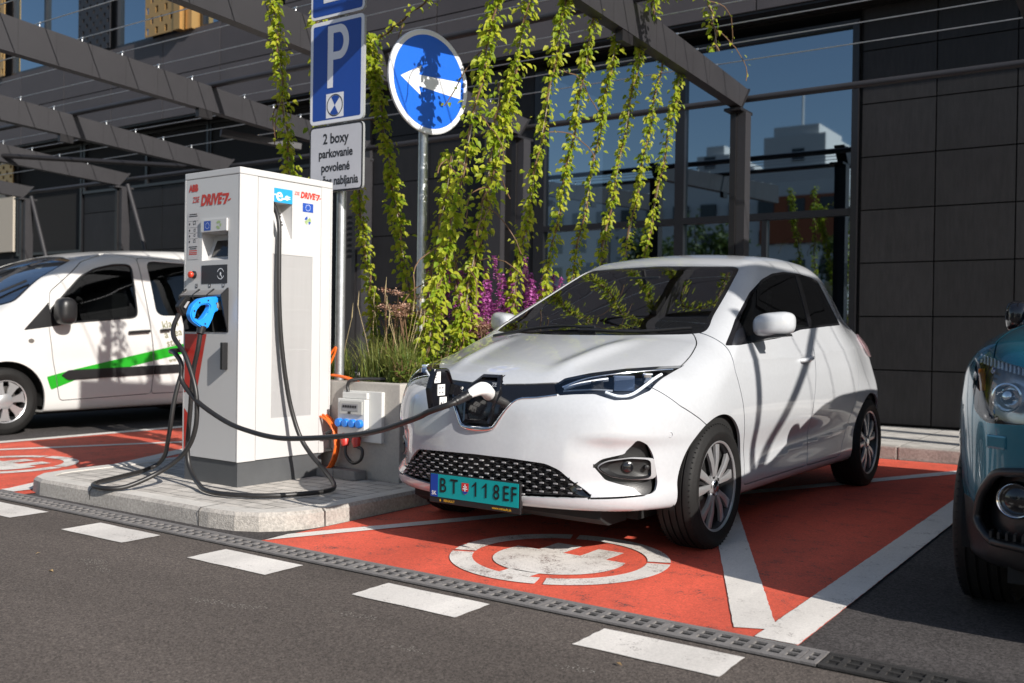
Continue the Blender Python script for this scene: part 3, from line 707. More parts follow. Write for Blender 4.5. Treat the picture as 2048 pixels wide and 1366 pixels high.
# ------------------------------------------------------------------ across the street (seen in the glass)
M_BLOCK = mat('pale rendered block', (0.60, .59, .57), .85); M_BLOCK2 = mat('orange rendered band', (0.30, .085, .035), .85); M_WIN = mat('dark block window', (.02, .022, .028), .2)
def block(x0, x1, y, h, d, lbl, towers=(), band=None):
    t = thing('apartment_block', lbl, 'building', ((x0+x1)/2, y, 0)); w = (x1-x0)/2
    mb = MB(); mb.box(-w, w, -d, 0, 0, h)
    for q in towers: mb.box(q[0], q[1], -d*.8, -.5, h, h+q[2]); mb.box(q[0]+.8, q[1]-.8, -d*.7, -1, h+q[2], h+q[2]+1.0); mb.tube([(q[0]+2, -d/2, h), (q[0]+2, -d/2, h+9)], .12, 6)
    mb.build('wall', M_BLOCK, t)
    if band: mb = MB(); mb.box(band[0], band[1], .02, .3, band[2], band[3]); mb.build('coloured_band', M_BLOCK2, t)
    wn = MB(); nx = int((x1-x0)/3)
    for i in range(nx):
        for q in towers:
            if q[0] < -w+.8+i*3 < q[1]-1.5: wn.box(-w+.8+i*3, -w+2.0+i*3, -.52, -.44, h+.9, h+2.1)
        z = 1.2
        while z < h-1.6: wn.box(-w+.8+i*3, -w+2.4+i*3, .0, .36 if band and band[2] < z < band[3] else .05, z, z+1.4); z += 2.9
    wn.build('windows', M_WIN, t)
block(-62, -22, -70, 17.0, 12, 'long pale apartment block across the street with two roof huts and an orange band', towers=((8, 14, 3.4), (1, 4.5, 2.2)), band=(8, 19.5, 10.0, 14.5))
block(-110, -66, -80, 18.0, 12, 'pale apartment block farthest left across the street', towers=((14, 18, 3.0),))
block(-18, 20, -84, 13.0, 12, 'low pale apartment block farthest right across the street', towers=((-8, -2, 3.0),))
# ------------------------------------------------------------------ the white electric hatchback
CAR_LOC = (-2.716, 4.507, 0); CAR_ROT = math.radians(-1.131)
_Wp = spl([-0.9, -0.6, -0.3, 0, 0.4, 1.2, 1.8, 2.4, 2.8, 3.1, 3.4], [0.74, 0.81, 0.850, 0.866, 0.862, 0.858, 0.862, 0.872, 0.860, 0.82, 0.74])
_pz = spl([0.1, 0.17, 0.22, 0.3, 0.45, 0.6, 0.7, 0.82, 0.92, 1.0, 1.1, 1.3, 1.45, 1.6], [-0.10, -0.06, -0.045, -0.028, -0.022, -0.006, 0, -0.008, -0.030, -0.058, -0.094, -0.178, -0.248, -0.33])
_y0 = spl([0.1, 0.17, 0.21, 0.26, 0.34, 0.45, 0.52, 0.6, 0.7, 0.78, 0.84, 0.9, 1.0, 1.6], [-0.62, -0.74, -0.80, -0.825, -0.84, -0.84, -0.835, -0.825, -0.81, -0.785, -0.75, -0.68, -0.5, 0.3])
_cx = spl([0, 0.03, 0.2, 0.35, 0.5, 0.6, 0.7, 0.76, 0.82, 0.86, 1.0], [0, 0.0003, 0.012, 0.04, 0.09, 0.145, 0.235, 0.315, 0.44, 0.56, 1.05])
_Tc = spl([-1.2, -0.85, -0.71, -0.6, -0.4, -0.2, 0.0, 0.06, 0.12, 0.3, 0.6, 0.86, 0.98, 1.15, 1.4, 1.7, 2.1, 2.5, 2.9, 3.05, 3.5],
          [0.55, 0.78, 0.852, 0.893, 0.952, 1.003, 1.046, 1.058, 1.078, 1.160, 1.298, 1.420, 1.474, 1.536, 1.573, 1.585, 1.573, 1.508, 1.41, 1.36, 1.2])
_yr = spl([0.1, 0.2, 0.35, 0.6, 0.8, 0.95, 1.05, 1.2, 1.35, 1.5], [3.05, 3.15, 3.22, 3.24, 3.22, 3.18, 3.10, 2.98, 2.86, 2.70])
_cr = spl([0, 0.4, 0.6, 0.75, 0.85, 1.0], [0, 0.04, 0.10, 0.20, 0.36, 0.8])
WB = 2.588; RW = 0.312
def carF(x, y, z):
    ax = np.abs(x)
    W = _Wp(y)+_pz(z)
    W = W-0.030*bump2(y, z, 1.15, 0.42, 0.75, 0.13)+0.006*bump2(y, z, 2.35, 0.78, 0.5, 0.16)      # door scoop, rear haunch
    W = W+0.010*bump2(y, z, 0.0, 0.62, 0.45, 0.22)
    cr_ = z-(0.905+0.030*y); W = W+0.009*np.exp(-np.abs(cr_)/0.045)*sstep(-0.1, 0.9, y)*(1-sstep(2.5, 3.0, y))          # shoulder crease
    lo_ = z-(0.335+0.065*(y-0.4)); W = W+0.008*np.exp(-np.abs(lo_)/0.05)*sstep(0.3, 0.7, y)*(1-sstep(1.9, 2.3, y))       # sill crease
    W = W-0.085*sstep(2.0, 2.95, y)*sstep(0.97, 1.20, z)-0.065*sstep(2.05, 2.85, y)*sstep(0.60, 0.88, z)
    fs = (ax-W)*0.96
    crown = ax**2*(0.15-0.09*sstep(-0.2, 0.3, y)+0.055*sstep(0.9, 1.5, y))
    dome = 0.019*np.exp(-((ax-(0.29+0.14*(y+0.7)))/0.052)**2)*sstep(-0.75, -0.45, y)*(1-sstep(-0.25, 0.1, y))
    T = _Tc(y-0.15*ax**2)-crown+dome
    ft = (z-T)*0.90
    yf = _y0(z)+_cx(ax)
    yf = yf+0.046*np.exp(-((z-0.45)/0.115)**6)*sstep(0.44, 0.62, ax)*(1-sstep(0.80, 0.92, ax))            # hollow round the fog lamps
    ff = (yf-y)*0.85
    fb = (y-(_yr(z)-_cr(ax)))*0.9
    f = smax(ft, fs, 0.16-0.06*sstep(-0.2, 0.5, y))
    f = smax(f, ff, 0.10)
    f = smax(f, fb, 0.10)
    f = smax(f, 0.245-0.035*sstep(-0.5, 0.3, y)-z, 0.05)
    return f

M_PAINT = mat('pearl white paint', (0.485, 0.50, 0.52), 0.30, coat=1.0, var=(3.0, 0.02), var2=(55, .045))
M_GLOSSBLACK = mat('gloss black plastic', (0.008, 0.008, 0.010), 0.12, coat=0.6)
M_BLACK = mat('satin black plastic', (0.014, 0.014, 0.015), 0.38, bump=(220, 0.08))
M_LINER = mat('dark lining', (0.006, 0.006, 0.006), 0.85)
M_RUBBER = mat('tyre rubber', (0.0095, 0.0092, 0.009), 0.66, spec=.3, var=(9, 0.3), bump=(60, 0.1))
M_CHROME = mat('bright chrome', (0.82, 0.83, 0.85), 0.07, metal=1.0)
M_ALLOY = mat('machined alloy', (0.55, 0.55, 0.56), 0.28, metal=0.7)
M_DARKALLOY = mat('dark alloy paint', (0.03, 0.03, 0.032), 0.35, metal=0.4)
M_STEEL = mat('brake steel', (0.30, 0.29, 0.28), 0.4, metal=1.0)
M_CARGLASS = glassmat('car glass', (0.58, 0.62, 0.61), ior=1.6, refl_boost=0.24)
M_PRIVACY = glassmat('dark side glass', (0.06, 0.06, 0.065), refl_boost=0.01)
M_FRONTGLASS = glassmat('front door glass', (.40, .43, .42), refl_boost=.01)
M_LENS = glassmat('lamp lens', (0.95, 0.97, 0.99), refl_boost=0.06, rc=(.85, .92, 1))
M_WHITEPL = mat('white plastic', (0.78, 0.78, 0.77), 0.35)
M_SEAT = mat('dark seat cloth', (0.02, 0.02, 0.022), 0.85, bump=(300, 0.2))
M_DASH = mat('dash plastic', (0.075, 0.08, 0.088), 0.55, bump=(250, 0.1))
M_MODULE = mat('bluish lamp module glass', (.07, .105, .18), .06, metal=.4, coat=1.0)
M_LAMPGREY = mat('lamp housing grey', (.05, .055, .065), .25, metal=.5)
M_DRL = mat('frosted lamp bar', (0.85, 0.88, 0.92), 0.25)
M_GREYPR = mat('grey sticker print', (.10, .10, .11), .5)
M_TIP = mat('light grey plastic and tip glints', (0.34, 0.34, 0.35), 0.3)  # light plastic trim; on the grille tips it paints in glints
M_AMBER = mat('amber lens', (0.75, 0.22, 0.03), 0.15)
M_REDLENS = mat('smoked tail lamp lens', (0.30, 0.20, 0.21), 0.10, coat=1)
def paint_art(name, parent, items, m_list):
    """flat art: items = (matrix, verts, faces, material index); pieces sit proud of the panel they are on"""
    mb = MB()
    for M, vs, fs, mi in items:
        mb.M = M; mb.mi = mi; mb.add(vs, fs)
    mb.M = None
    return mb.build(name, m_list, parent)

def make_wheel(parent, side, yc, x_out, R, RIM, width, name='wheel', style='zoe', steer=0.0):
    """side +1: outer face towards +x; built in the parent's space"""
    w = bpy.data.objects.new(name, None); COL.objects.link(w); w.parent = parent; w.empty_display_size = 0.1
    w.location = (side*(x_out-width/2), yc, R); w.rotation_euler = (0, 0, (0 if side > 0 else math.pi)+steer)
    h = width/2
    t = MB()
    prof = [(RIM-0.012, -h+0.012), (RIM+0.004, -h+0.002), (RIM+(R-RIM)*0.45, -h-0.004), (R-0.024, -h+0.006), (R-0.006, -h+0.022)]
    gx = [-0.052, -0.018, 0.018, 0.052]
    for g in gx:
        s_ = g/0.1025*h
        prof += [(R-0.0005*abs(g)*30, s_-0.005), (R-0.008, s_-0.0035), (R-0.008, s_+0.0035), (R-0.0005*abs(g)*30, s_+0.005)]
    prof += [(R-0.006, h-0.022), (R-0.012, h-0.014), (R-0.024, h-0.006), (R-0.034, h-0.002), (RIM+(R-RIM)*0.52, h+0.004), (RIM+(R-RIM)*0.45, h+0.0055), (RIM+(R-RIM)*0.38, h+0.004), (RIM+0.010, h+0.001), (RIM+0.002, h-0.004), (RIM-0.012, h-0.014)]
    t.lathe(prof, 96, 'x')
    for k in range(72):                                              # shoulder sipes
        for e in (-1, 1):
            a = 2*math.pi*(k+0.5*(e > 0))/72
            t.M = Matrix.Rotation(a, 4, 'X'); t.box(e*(h-0.026)-0.013, e*(h-0.026)+0.013, -0.0016, 0.0016, R-0.012, R-0.0062)
    t.M = None
    t.build('tyre', M_RUBBER, w, smooth=38)
    r = MB(); r.mi = 1
    r.lathe([(RIM-0.004, -h+0.02), (RIM-0.02, -h+0.04), (RIM-0.03, 0.0), (RIM-0.022, h-0.03), (RIM-0.010, h-0.012)], 64, 'x')
    r.mi = 0
    r.lathe([(RIM-0.012, h-0.020), (RIM-0.011, h-0.009), (RIM-0.003, h-0.005), (RIM+0.003, h-0.007), (RIM+0.001, h-0.016)], 64, 'x')
    f0 = h-0.022
    def blade(a0, a1, w0, w1, mi, x0, x1, th=0.016):
        """spoke from the hub at angle a0 to the rim at angle a1"""
        r.mi = mi
        p0 = Vector((x0, math.cos(a0)*0.050, math.sin(a0)*0.050)); p1 = Vector((x1, math.cos(a1)*(RIM-0.010), math.sin(a1)*(RIM-0.010)))
        pm = (p0+p1)/2+Vector((0.006, 0, 0)); vs = []
        for p, ww in ((p0, w0), (pm, (w0+w1)/2), (p1, w1)):
            rad = Vector((0, p.y, p.z)).normalized(); tg = Vector((1, 0, 0)).cross(rad)
            for sx_, wx in ((-th, 1.0), (-0.002, 1.0), (0.0, 0.80)): vs.append(p+tg*ww*wx+Vector((sx_, 0, 0)))
            for sx_, wx in ((0.0, 0.80), (-0.002, 1.0), (-th, 1.0)): vs.append(p-tg*ww*wx+Vector((sx_, 0, 0)))
        fs = []
        for i in range(2):
            for j in range(6): fs.append((i*6+j, i*6+(j+1) % 6, (i+1)*6+(j+1) % 6, (i+1)*6+j))
        fs += [(5, 4, 3, 2, 1, 0), tuple(range(12, 18))]
        r.add(vs, fs)
    if style == 'zoe':
        for k in range(5):
            a = 2*math.pi*k/5+math.pi/2+0.12
            for e in (-1, 1):
                blade(a+e*0.15, a+e*0.25, 0.011, 0.024, 0, f0+0.004, f0)
            blade(a, a, 0.006, 0.010, 1, f0-0.010, f0-0.014)
    elif style == 'trim':
        r.mi = 0
        for k in range(7):
            a = 2*math.pi*k/7+0.2; b = 2*math.pi/7*0.30
            ri, ro = 0.062, RIM-0.008; vs = []
            for x_ in (f0-0.012, f0+0.004):
                for rr, aa in ((ri, a-b*1.25), (ro*0.8, a-b*0.95), (ro, a-b*1.2), (ro, a+b*1.2), (ro*0.8, a+b*0.95), (ri, a+b*1.25)):
                    vs.append((x_+(0.010 if rr < ro else 0), math.cos(aa)*rr, math.sin(aa)*rr))
            r.add(vs, [tuple(range(5, -1, -1)), tuple(range(6, 12))]+[(i, (i+1) % 6, 6+(i+1) % 6, 6+i) for i in range(6)])
        r.lathe([(0.001, f0+0.024), (0.055, f0+0.022), (0.075, f0+0.012), (0.078, f0-0.01)], 32, 'x')
    r.mi = 0; r.lathe([(0.058, f0-0.018), (0.056, f0-0.004), (0.034, f0+0.001), (0.031, f0+0.004)], 40, 'x')
    for k in range(5):
        a = 2*math.pi*(k+0.5)/5; r.mi = 1
        r.lathe([(0.0085, f0-0.010), (0.0085, f0+0.003), (0.001, f0+0.004)], 8, 'x', c=(0, math.cos(a)*0.046, math.sin(a)*0.046))
    r.build('rim', [M_ALLOY, M_DARKALLOY], w, smooth=30)
    c = MB(); c.lathe([(0.030, f0), (0.030, f0+0.006), (0.026, f0+0.009), (0.001, f0+0.010)], 32, 'x'); c.build('hub_cap', M_CHROME if style == 'zoe' else M_DARKALLOY, w, smooth=30)
    d = MB(); d.lathe([(0.06, f0-0.045), (0.135, f0-0.045), (0.135, f0-0.062), (0.06, f0-0.062)], 48, 'x')
    d.prism([(0.02, 0.085), (0.09, 0.07), (0.12, 0.1), (0.06, 0.145), (-0.03, 0.14)], f0-0.075, f0-0.032, 'x')
    d.build('brake_disc', M_STEEL, w, smooth=30)
    return w

def capsule_body(name, F, lo, hi, h, m, parent):
    P, Q = surfnet(F, lo, hi, h); N = grad(F, P); N /= np.maximum(np.linalg.norm(N, axis=1), 1e-9)[:, None]
    me = bpy.data.meshes.new(name); me.from_pydata(P.tolist(), [], Q.tolist()); me.materials.append(m)
    me.polygons.foreach_set('use_smooth', [True]*len(me.polygons)); me.normals_split_custom_set_from_vertices(N.tolist())
    o = bpy.data.objects.new(name, me); COL.objects.link(o); o.parent = parent
    return o

def make_hatch():
    car = thing('electric_car', 'white electric hatchback plugged in to charge on the red marked bay', 'car', CAR_LOC, CAR_ROT)
    sh = Shell(carF, (-0.98, -0.95, 0.14), (0.98, 3.36, 1.64), 0.0165)
    A = np.abs
    LAMP = [(.352,.812),(.374,.840),(.457,.865),(.565,.886),(.680,.898),(.742,.902),(.738,.862),(.726,.792),(.680,.752),(.625,.749),(.541,.775),(.459,.771),(.391,.764)]
    STRIP = [(0,.842),(.060,.842),(.072,.824),(.095,.806),(.229,.812),(.356,.822),(.352,.812),(.391,.764),(.380,.768),(.207,.742),(.155,.694),(.105,.620),(.088,.604),(0,.600)]
    STRIP = STRIP+[(-x, z) for x, z in STRIP[::-1][1:-1]]
    GRILLE = rounded([(-.395,.462),(-.2,.471),(0,.475),(.2,.471),(.37,.459),(.435,.433),(.490,.382),(.570,.322),(.545,.312),(.436,.306),(.273,.299),(-.273,.299),(-.436,.306),(-.545,.312),(-.570,.322),(-.490,.382),(-.435,.433)], 0.02)
    FOG = rounded([(.556,.455),(.585,.484),(.665,.508),(.668,.520),(.715,.574),(.738,.552),(.753,.492),(.764,.376),(.764,.330),(.735,.322),(.700,.356),(.600,.390)], 0.012)
    WIND = [(0,1.040),(.30,1.042),(.60,1.052),(.672,1.062),(.668,1.10),(.642,1.145),(.596,1.285),(.534,1.447),(.49,1.462),(.288,1.466),(0,1.474)]
    WIND = rounded(WIND+[(-x, z) for x, z in WIND[::-1][1:-1]], 0.035)
    SIDE = rounded([(.222,.997),(.467,1.134),(.822,1.297),(1.08,1.385),(1.30,1.432),(1.52,1.456),(1.80,1.461),(2.02,1.446),(2.137,1.424),(2.165,1.36),(2.194,1.284),(2.243,1.217),(2.285,1.134),(1.9,1.117),(1.384,1.090),(1.0,1.040),(.376,1.000)], 0.02)
    lamp = lambda x, y, z: np.where(y < 0.3, sdpoly(A(x), z, LAMP), 1.0)
    strip = lambda x, y, z: np.where(y < 0.3, sdpoly(x, z, STRIP), 1.0)
    grille = lambda x, y, z: np.where(y < 0, sdpoly(x, z, GRILLE), 1.0)
    fog = lambda x, y, z: np.where(y < 0.2, sdpoly(A(x), z, FOG), 1.0)
    spl_z = lambda x: np.interp(A(x), [.54,.66,.745], [.310,.316,.324])
    spl_on = lambda x, y: (y < 0) & (A(x) > 0.555) & (A(x) < 0.745)
    splitter = lambda x, y, z: np.where(spl_on(x, y), A(z-spl_z(x))-0.0045, 1.0)
    wind = lambda x, y, z: np.where(y < 1.35, sdpoly(x, z, WIND), 1.0)
    windi = lambda x, y, z: wind(x, y, z)+0.022
    side = lambda x, y, z: np.where(A(x) > 0.4, sdpoly(y, z, SIDE), 1.0)
    sidei = lambda x, y, z: side(x, y, z)+0.014
    bpill = lambda y, z: A((y-1.60)-(z-1.107)*0.45)-0.036
    sail = lambda y, z: y-0.50-(z-1.1)*0.10
    archf = lambda x, y, z: np.where(A(x) > 0.3, np.minimum(np.hypot(y, (z-RW)*np.where(z < RW, 0.25, 1))-0.352, 9), 1.0)
    archr = lambda x, y, z: np.where(A(x) > 0.3, np.hypot(y-WB, (z-RW)*np.where(z < RW, 0.25, 1))-0.350, 1.0)
    FD = [(.228,.985),(.200,.875),(.268,.70),(.330,.55),(.392,.40),(.392,.268),(1.385,.268),(1.415,.36),(1.395,.667),(1.482,.968),(1.596,1.102),(1.80,1.56),(.6,1.56),(.20,1.05)]
    RD = [(1.390,.268),(1.418,.36),(1.398,.667),(1.485,.968),(1.599,1.102),(1.80,1.56),(2.36,1.56),(2.335,1.35),(2.30,1.128),(2.33,.98),(2.300,.80),(2.215,.64),(2.13,.50),(2.04,.35),(1.99,.268)]
    fd = lambda x, y, z: np.where(A(x) > 0.4, sdpoly(y, z, rounded(FD, 0.03)), 1.0)
    rd = lambda x, y, z: np.where(A(x) > 0.4, sdpoly(y, z, rounded(RD, 0.03)), 1.0)
    hoodpl = rounded([(0,.30),(.45,.26),(.62,.20),(.690,.10),(.722,-.04),(.735,-.17),(.735,-.30),(.55,-.8),(0,-1)], 0.05)
    hoodpl = hoodpl+[(-x, y) for x, y in hoodpl[::-1][1:-1]]
    hood = lambda x, y, z: np.where((z > 0.78) & (y < 0.5), sdpoly(x, y, hoodpl), 1.0)
    nose = lambda x, y, z: np.where((y < 0) & (z > 0.6), sdline(A(x), z, [(.36,.822),(.565,.886),(.70,.899)]), 1.0)
    wing_z = lambda y: np.interp(y, [-.47,-.345,-.214,-.12], [.812,.720,.654,.60])
    wing_on = lambda x, y, z: (y < -0.15) & (y > -0.47) & (A(x) > 0.6) & (z > .55) & (z < .86)
    wing = lambda x, y, z: np.where(wing_on(x, y, z), A(z-wing_z(y))*0.55, 1.0)
    hatch = lambda x, y, z: np.where(y > 2.6, A(np.maximum(A(x)-0.60+0.10*(z-0.7), 0.62-z)), 1.0)
    G = 0.0032
    sh.cut(lambda x, y, z: np.where(spl_on(x, y), z-spl_z(x), 1.0)); sh.cut(lambda x, y, z: np.where(wing_on(x, y, z), z-wing_z(y), 1.0))
    for fn in (lamp, strip, grille, fog, splitter, wind, windi, side, sidei, archf, archr):
        sh.cut(fn)
    sh.cut(lambda x, y, z: np.where(side(x, y, z) < 0.02, bpill(y, z), 1.0)); sh.cut(lambda x, y, z: np.where(side(x, y, z) < 0.02, sail(y, z), 1.0))
    for fn in (fd, rd, hood):
        sh.cut(lambda x, y, z: fn(x, y, z)+G); sh.cut(lambda x, y, z: fn(x, y, z)-G)
    for fn in (wing,):
        sh.cut(lambda x, y, z: fn(x, y, z)-0.0016)
    sh.finish(); C = sh.C; c = tuple(C.T)
    ff = lambda fn: fn(*c)
    L_, S_, Gr, Fo, Wi, Wii, Si, Sii = [ff(f) for f in (lamp, strip, grille, fog, wind, windi, side, sidei)]
    free = np.ones(len(C), bool); free &= ~((ff(archf) < 0) | (ff(archr) < 0))
    def take(m):
        nonlocal free
        m = m & free; free &= ~m; return m
    take((ff(splitter) < 0))
    m_l = take(L_ < 0); m_s = take(S_ < 0); m_g = take(Gr < 0); m_f = take(Fo < 0)
    m_wg = take((Wii < 0)); m_wb = take(Wi < 0)
    bp = bpill(c[1], c[2]) < 0; sl = sail(c[1], c[2]) < 0
    m_sg = take((Sii < 0) & ~bp & ~sl); m_sb = take(Si < 0)
    for fn in (fd, rd): 
        d = ff(fn); take((np.abs(d) < G))
    dh = ff(hood); take((np.abs(dh) < G) & (L_ > 0)); take(ff(wing) < 0.0016)
    m_fd = take(ff(fd) < 0); m_rd = take(ff(rd) < 0); m_h = take(dh < 0)
    body = sh.part('body', free, M_PAINT, car, flange=0.014)
    sh.part('bonnet', m_h, M_PAINT, car, flange=0.014)
    doors = {}
    for sgn in (1, -1):
        q = C[:, 0]*sgn > 0
        doors[sgn] = (sh.part('front_door', m_fd & q, M_PAINT, car), sh.part('rear_door', m_rd & q, M_PAINT, car))
        for nm, mk, pr in (('side_window', m_sg & q & (c[1] < 1.6), 0), ('side_window', m_sg & q & (c[1] >= 1.6), 1)):
            sh.part(nm, mk, (M_FRONTGLASS, M_PRIVACY)[pr], doors[sgn][pr], offset=-0.004, flange=0)
        sh.part('window_surround', m_sb & q, M_GLOSSBLACK, car, offset=-0.002, flange=0.008)
    ws = sh.part('windscreen', m_wg, M_CARGLASS, car, offset=-0.003, flange=0)
    sh.part('windscreen_border', m_wb, M_GLOSSBLACK, ws, offset=-0.003, flange=0.004)
    sh.part('nose_panel', m_s, M_GLOSSBLACK, car, offset=-0.006, flange=0.004)
    # --- lower grille: recessed backing, honeycomb of dark bars with small tips painted pale as glints
    gb = sh.part('lower_grille', m_g, M_GLOSSBLACK, car, offset=-0.030, flange=0.0)
    hm = MB(); pts = []
    row = 0; z = 0.312
    while z < 0.468:
        x = -0.56+(0.0315 if row % 2 else 0)
        while x < 0.57:
            if float(sdpoly(np.array([x]), np.array([z]), GRILLE)[0]) < -0.012: pts.append((x, z))
            x += 0.063
        z += 0.0195; row += 1
    xs = np.array([p[0] for p in pts]); zs = np.array([p[1] for p in pts]); ys = project_y(carF, xs, zs, -1.1, 0.0)
    for (x, z), y in zip(pts, ys):
        sl_ = 2*x*0.5*np.sign(x)*0  # bars follow the bumper through their own depth
        w_ = 0.0105 if abs(x) > 0.16 else 0.0085
        hm.mi = 1; hm.box(x-w_, x+w_, y-0.001, y+0.012, z-0.0027, z+0.0027)
        hm.mi = 0
        if abs(x) > 0.10 and float(sdpoly(np.array([x+math.copysign(.03, x)]), np.array([z-.010]), GRILLE)[0]) < -.004:
            for e in (-1, 1):
                for s2 in (-1, 1):
                    a = (x+e*w_*0.5, y+0.009, z); b_ = (x+e*(0.0315-0.002), y+0.012, z+s2*0.0195*0.5)
                    hm.bar(a, b_, 0.012, 0.0042, up=(0, 0.01, 1))
    hm.build('honeycomb', [M_BLACK, M_TIP], gb)
    # --- fog pockets
    for sgn in (1, -1):
        q = C[:, 0]*sgn > 0
        fp = sh.part('fog_pocket', m_f & q, M_BLACK, car, offset=-0.035, flange=0.0)
        ins = [(.566,.452),(.600,.478),(.690,.494),(.758,.486),(.760,.392),(.700,.388),(.620,.402),(.580,.428)]
        k = 10; vs = []; fs = []
        def surf(poly, off): 
            xx = np.array([p[0] for p in poly]); zz = np.array([p[1] for p in poly]); return project_y(carF, xx, zz, -1.1, 0.3)+off
        def loop_strip(poly, o0, o1, shrink, mb_):
            cx_, cz_ = np.mean([p[0] for p in poly]), np.mean([p[1] for p in poly])
            p2 = [(cx_+(x-cx_)*shrink, cz_+(z-cz_)*shrink) for x, z in poly]; y1_ = surf(poly, o0); y2_ = surf(p2, o1); n_ = len(poly)
            v_ = [(sgn*x, y, z) for (x, z), y in zip(poly, y1_)]+[(sgn*x, y, z) for (x, z), y in zip(p2, y2_)]
            mb_.add(v_, [(i, (i+1) % n_, n_+(i+1) % n_, n_+i) for i in range(n_)]); return p2, y2_
        ins = rounded(ins, 0.02, 3)
        f_ = MB(); f_.mi = 1; p2, y2 = loop_strip(ins, 0.004, -0.008, 0.90, f_)
        f_.mi = 0; p3, y3 = loop_strip(p2, 0.004, 0.030, 0.80, f_)
        cx_, cz_ = np.mean([p[0] for p in p3]), np.mean([p[1] for p in p3]); n_ = len(p3)
        f_.add([(sgn*x, y, z) for (x, z), y in zip(p3, y3)]+[(sgn*cx_, float(np.mean(y3)), cz_)], [(i, (i+1) % n_, n_) for i in range(n_)])
        f_.build('fog_lamp_bezel', [M_BLACK, M_TIP], fp, smooth=40)
        yl = float(surf([(.665, .448)], 0.03)[0])
        lm = MB(); lm.M = Matrix.Translation((sgn*.665, yl, .446)) @ Matrix.Rotation(sgn*0.75, 4, 'Z') @ Matrix.Scale(-1, 4, (0, 1, 0))
        lm.lathe([(0.027, -0.02), (0.027, 0.006), (0.023, 0.008)], 24, 'y'); lm.mi = 1; lm.lathe([(0.023, .007), (0.014, 0.011), (0.001, 0.012)], 24, 'y'); lm.build('fog_lamp', [M_BLACK, M_GLOSSBLACK], fp, smooth=30)
        lm = MB(); lm.M = Matrix.Translation((sgn*.728, yl+0.06, .446)) @ Matrix.Rotation(sgn*0.75, 4, 'Z') @ Matrix.Scale(-1, 4, (0, 1, 0))
        lm.lathe([(0.011, -0.03), (0.011, 0.016), (0.001, 0.018)], 16, 'y'); lm.build('parking_sensor', M_BLACK, fp, smooth=30)
        # headlamp: lens, black housing, projector, bright C bar, indicator
        hl = sh.part('headlamp', m_l & q, M_LENS, car, offset=0.0, flange=0.002)
        sh.part('lamp_housing', m_l & q, M_LAMPGREY, hl, offset=-0.050, flange=0)
        def inbar(poly, off, r0, name, m_):
            pp = catmull([(x, 0, z) for x, z in poly], 6); xx = np.array([p.x for p in pp]); zz = np.array([p.z for p in pp])
            yy = project_y(carF, xx, zz, -1.1, 0.3)+off
            MB().tube([(sgn*x, y, z) for x, y, z in zip(xx, yy, zz)], r0, 8).build(name, m_, hl, smooth=60)
        inbar([(.385,.800),(.46,.838),(.56,.862),(.66,.877),(.725,.884)], 0.010, 0.006, 'trim_bar', M_CHROME)
        inbar([(.715,.862),(.700,.815),(.672,.775),(.630,.766),(.575,.782)], 0.012, 0.0075, 'light_bar', M_DRL)
        inbar([(.40,.782),(.47,.789),(.54,.793),(.60,.79)], 0.010, 0.005, 'trim_bar', M_ALLOY)
        inbar([(.395,.792),(.44,.812),(.50,.828),(.55,.838)], 0.014, 0.009, 'light_bar', M_DRL)
        for px_, pz_, wx, wz, m_ in ((.618, .822, .050, .036, M_MODULE), (.692, .835, .022, .034, M_CHROME), (.520, .812, .030, .020, M_BLACK)):
            yl = float(project_y(carF, np.array([px_]), np.array([pz_]), -1.1, .3)[0])+.030; lm = MB(); lm.M = Matrix.Translation((sgn*px_, yl, pz_)) @ Matrix.Rotation(sgn*0.80, 4, 'Z')
            lm.box(-wx, wx, 0, .03, -wz, wz, .008); lm.build('projector', m_, hl)
    # chrome edge under the black nose panel
    lo = [(.385,.766),(.30,.752),(.207,.740),(.155,.692),(.105,.618),(.088,.603),(.05,.596),(0,.595)]
    lo = lo+[(-x, z) for x, z in lo[::-1][1:]]
    pp = catmull([(x, 0, z) for x, z in lo], 5); xx = np.array([p.x for p in pp]); zz = np.array([p.z for p in pp]); yy = project_y(carF, xx, zz, -1.1, 0)
    cm = MB(); cm.tube([(x, y-0.001, z) for x, y, z in zip(xx, yy, zz)], 0.007, 8, rs=[0.0055+0.011*max(0, 1-abs(x)/0.17) for x in xx]); cm.build('chrome_edge', M_CHROME, car, smooth=60)
    # charging port: raised hexagonal frame, dark well, sockets
    hexo = [(-.055,.846),(.050,.846),(.098,.775),(.074,.620),(-.080,.620),(-.114,.775)]
    hexi = [(x*0.86, .735+(z-.735)*0.88) for x, z in hexo]
    def ring(o_, i_, y0, y1):
        fr_ = MB(); n = 6; xs_ = np.array([p[0] for p in o_]); zs_ = np.array([p[1] for p in o_]); yo = project_y(carF, xs_, zs_, -1.1, 0)+y0
        xs2 = np.array([p[0] for p in i_]); zs2 = np.array([p[1] for p in i_]); yi = project_y(carF, xs2, zs2, -1.1, 0)+y0
        v = [(x, y, z) for (x, z), y in zip(o_, yo)]+[(x, y, z) for (x, z), y in zip(i_, yi)]+[(x, y+0.03, z) for (x, z), y in zip(o_, yo)]+[(x*0.92, y+y1, .735+(z-.735)*.92) for (x, z), y in zip(i_, yi)]
        f = []
        for i in range(n):
            j = (i+1) % n; f += [(i, j, n+j, n+i), (2*n+i, 2*n+j, j, i), (n+i, n+j, 3*n+j, 3*n+i)]
        fr_.add(v, f); fr_.add(v[3*n:], [tuple(range(n))]); return fr_
    cp_ = ring(hexo, hexi, -0.012, 0.055).build('charge_port', M_GLOSSBLACK, car)
    so = MB(); so.M = Matrix.Translation((0.022, -0.770, .752)) @ Matrix.Scale(-1, 4, (0, 1, 0)); so.lathe([(0.036, -0.03), (0.036, 0.016), (0.028, 0.018), (0.026, 0.002), (0.001, 0.0)], 24, 'y')
    so.M = None
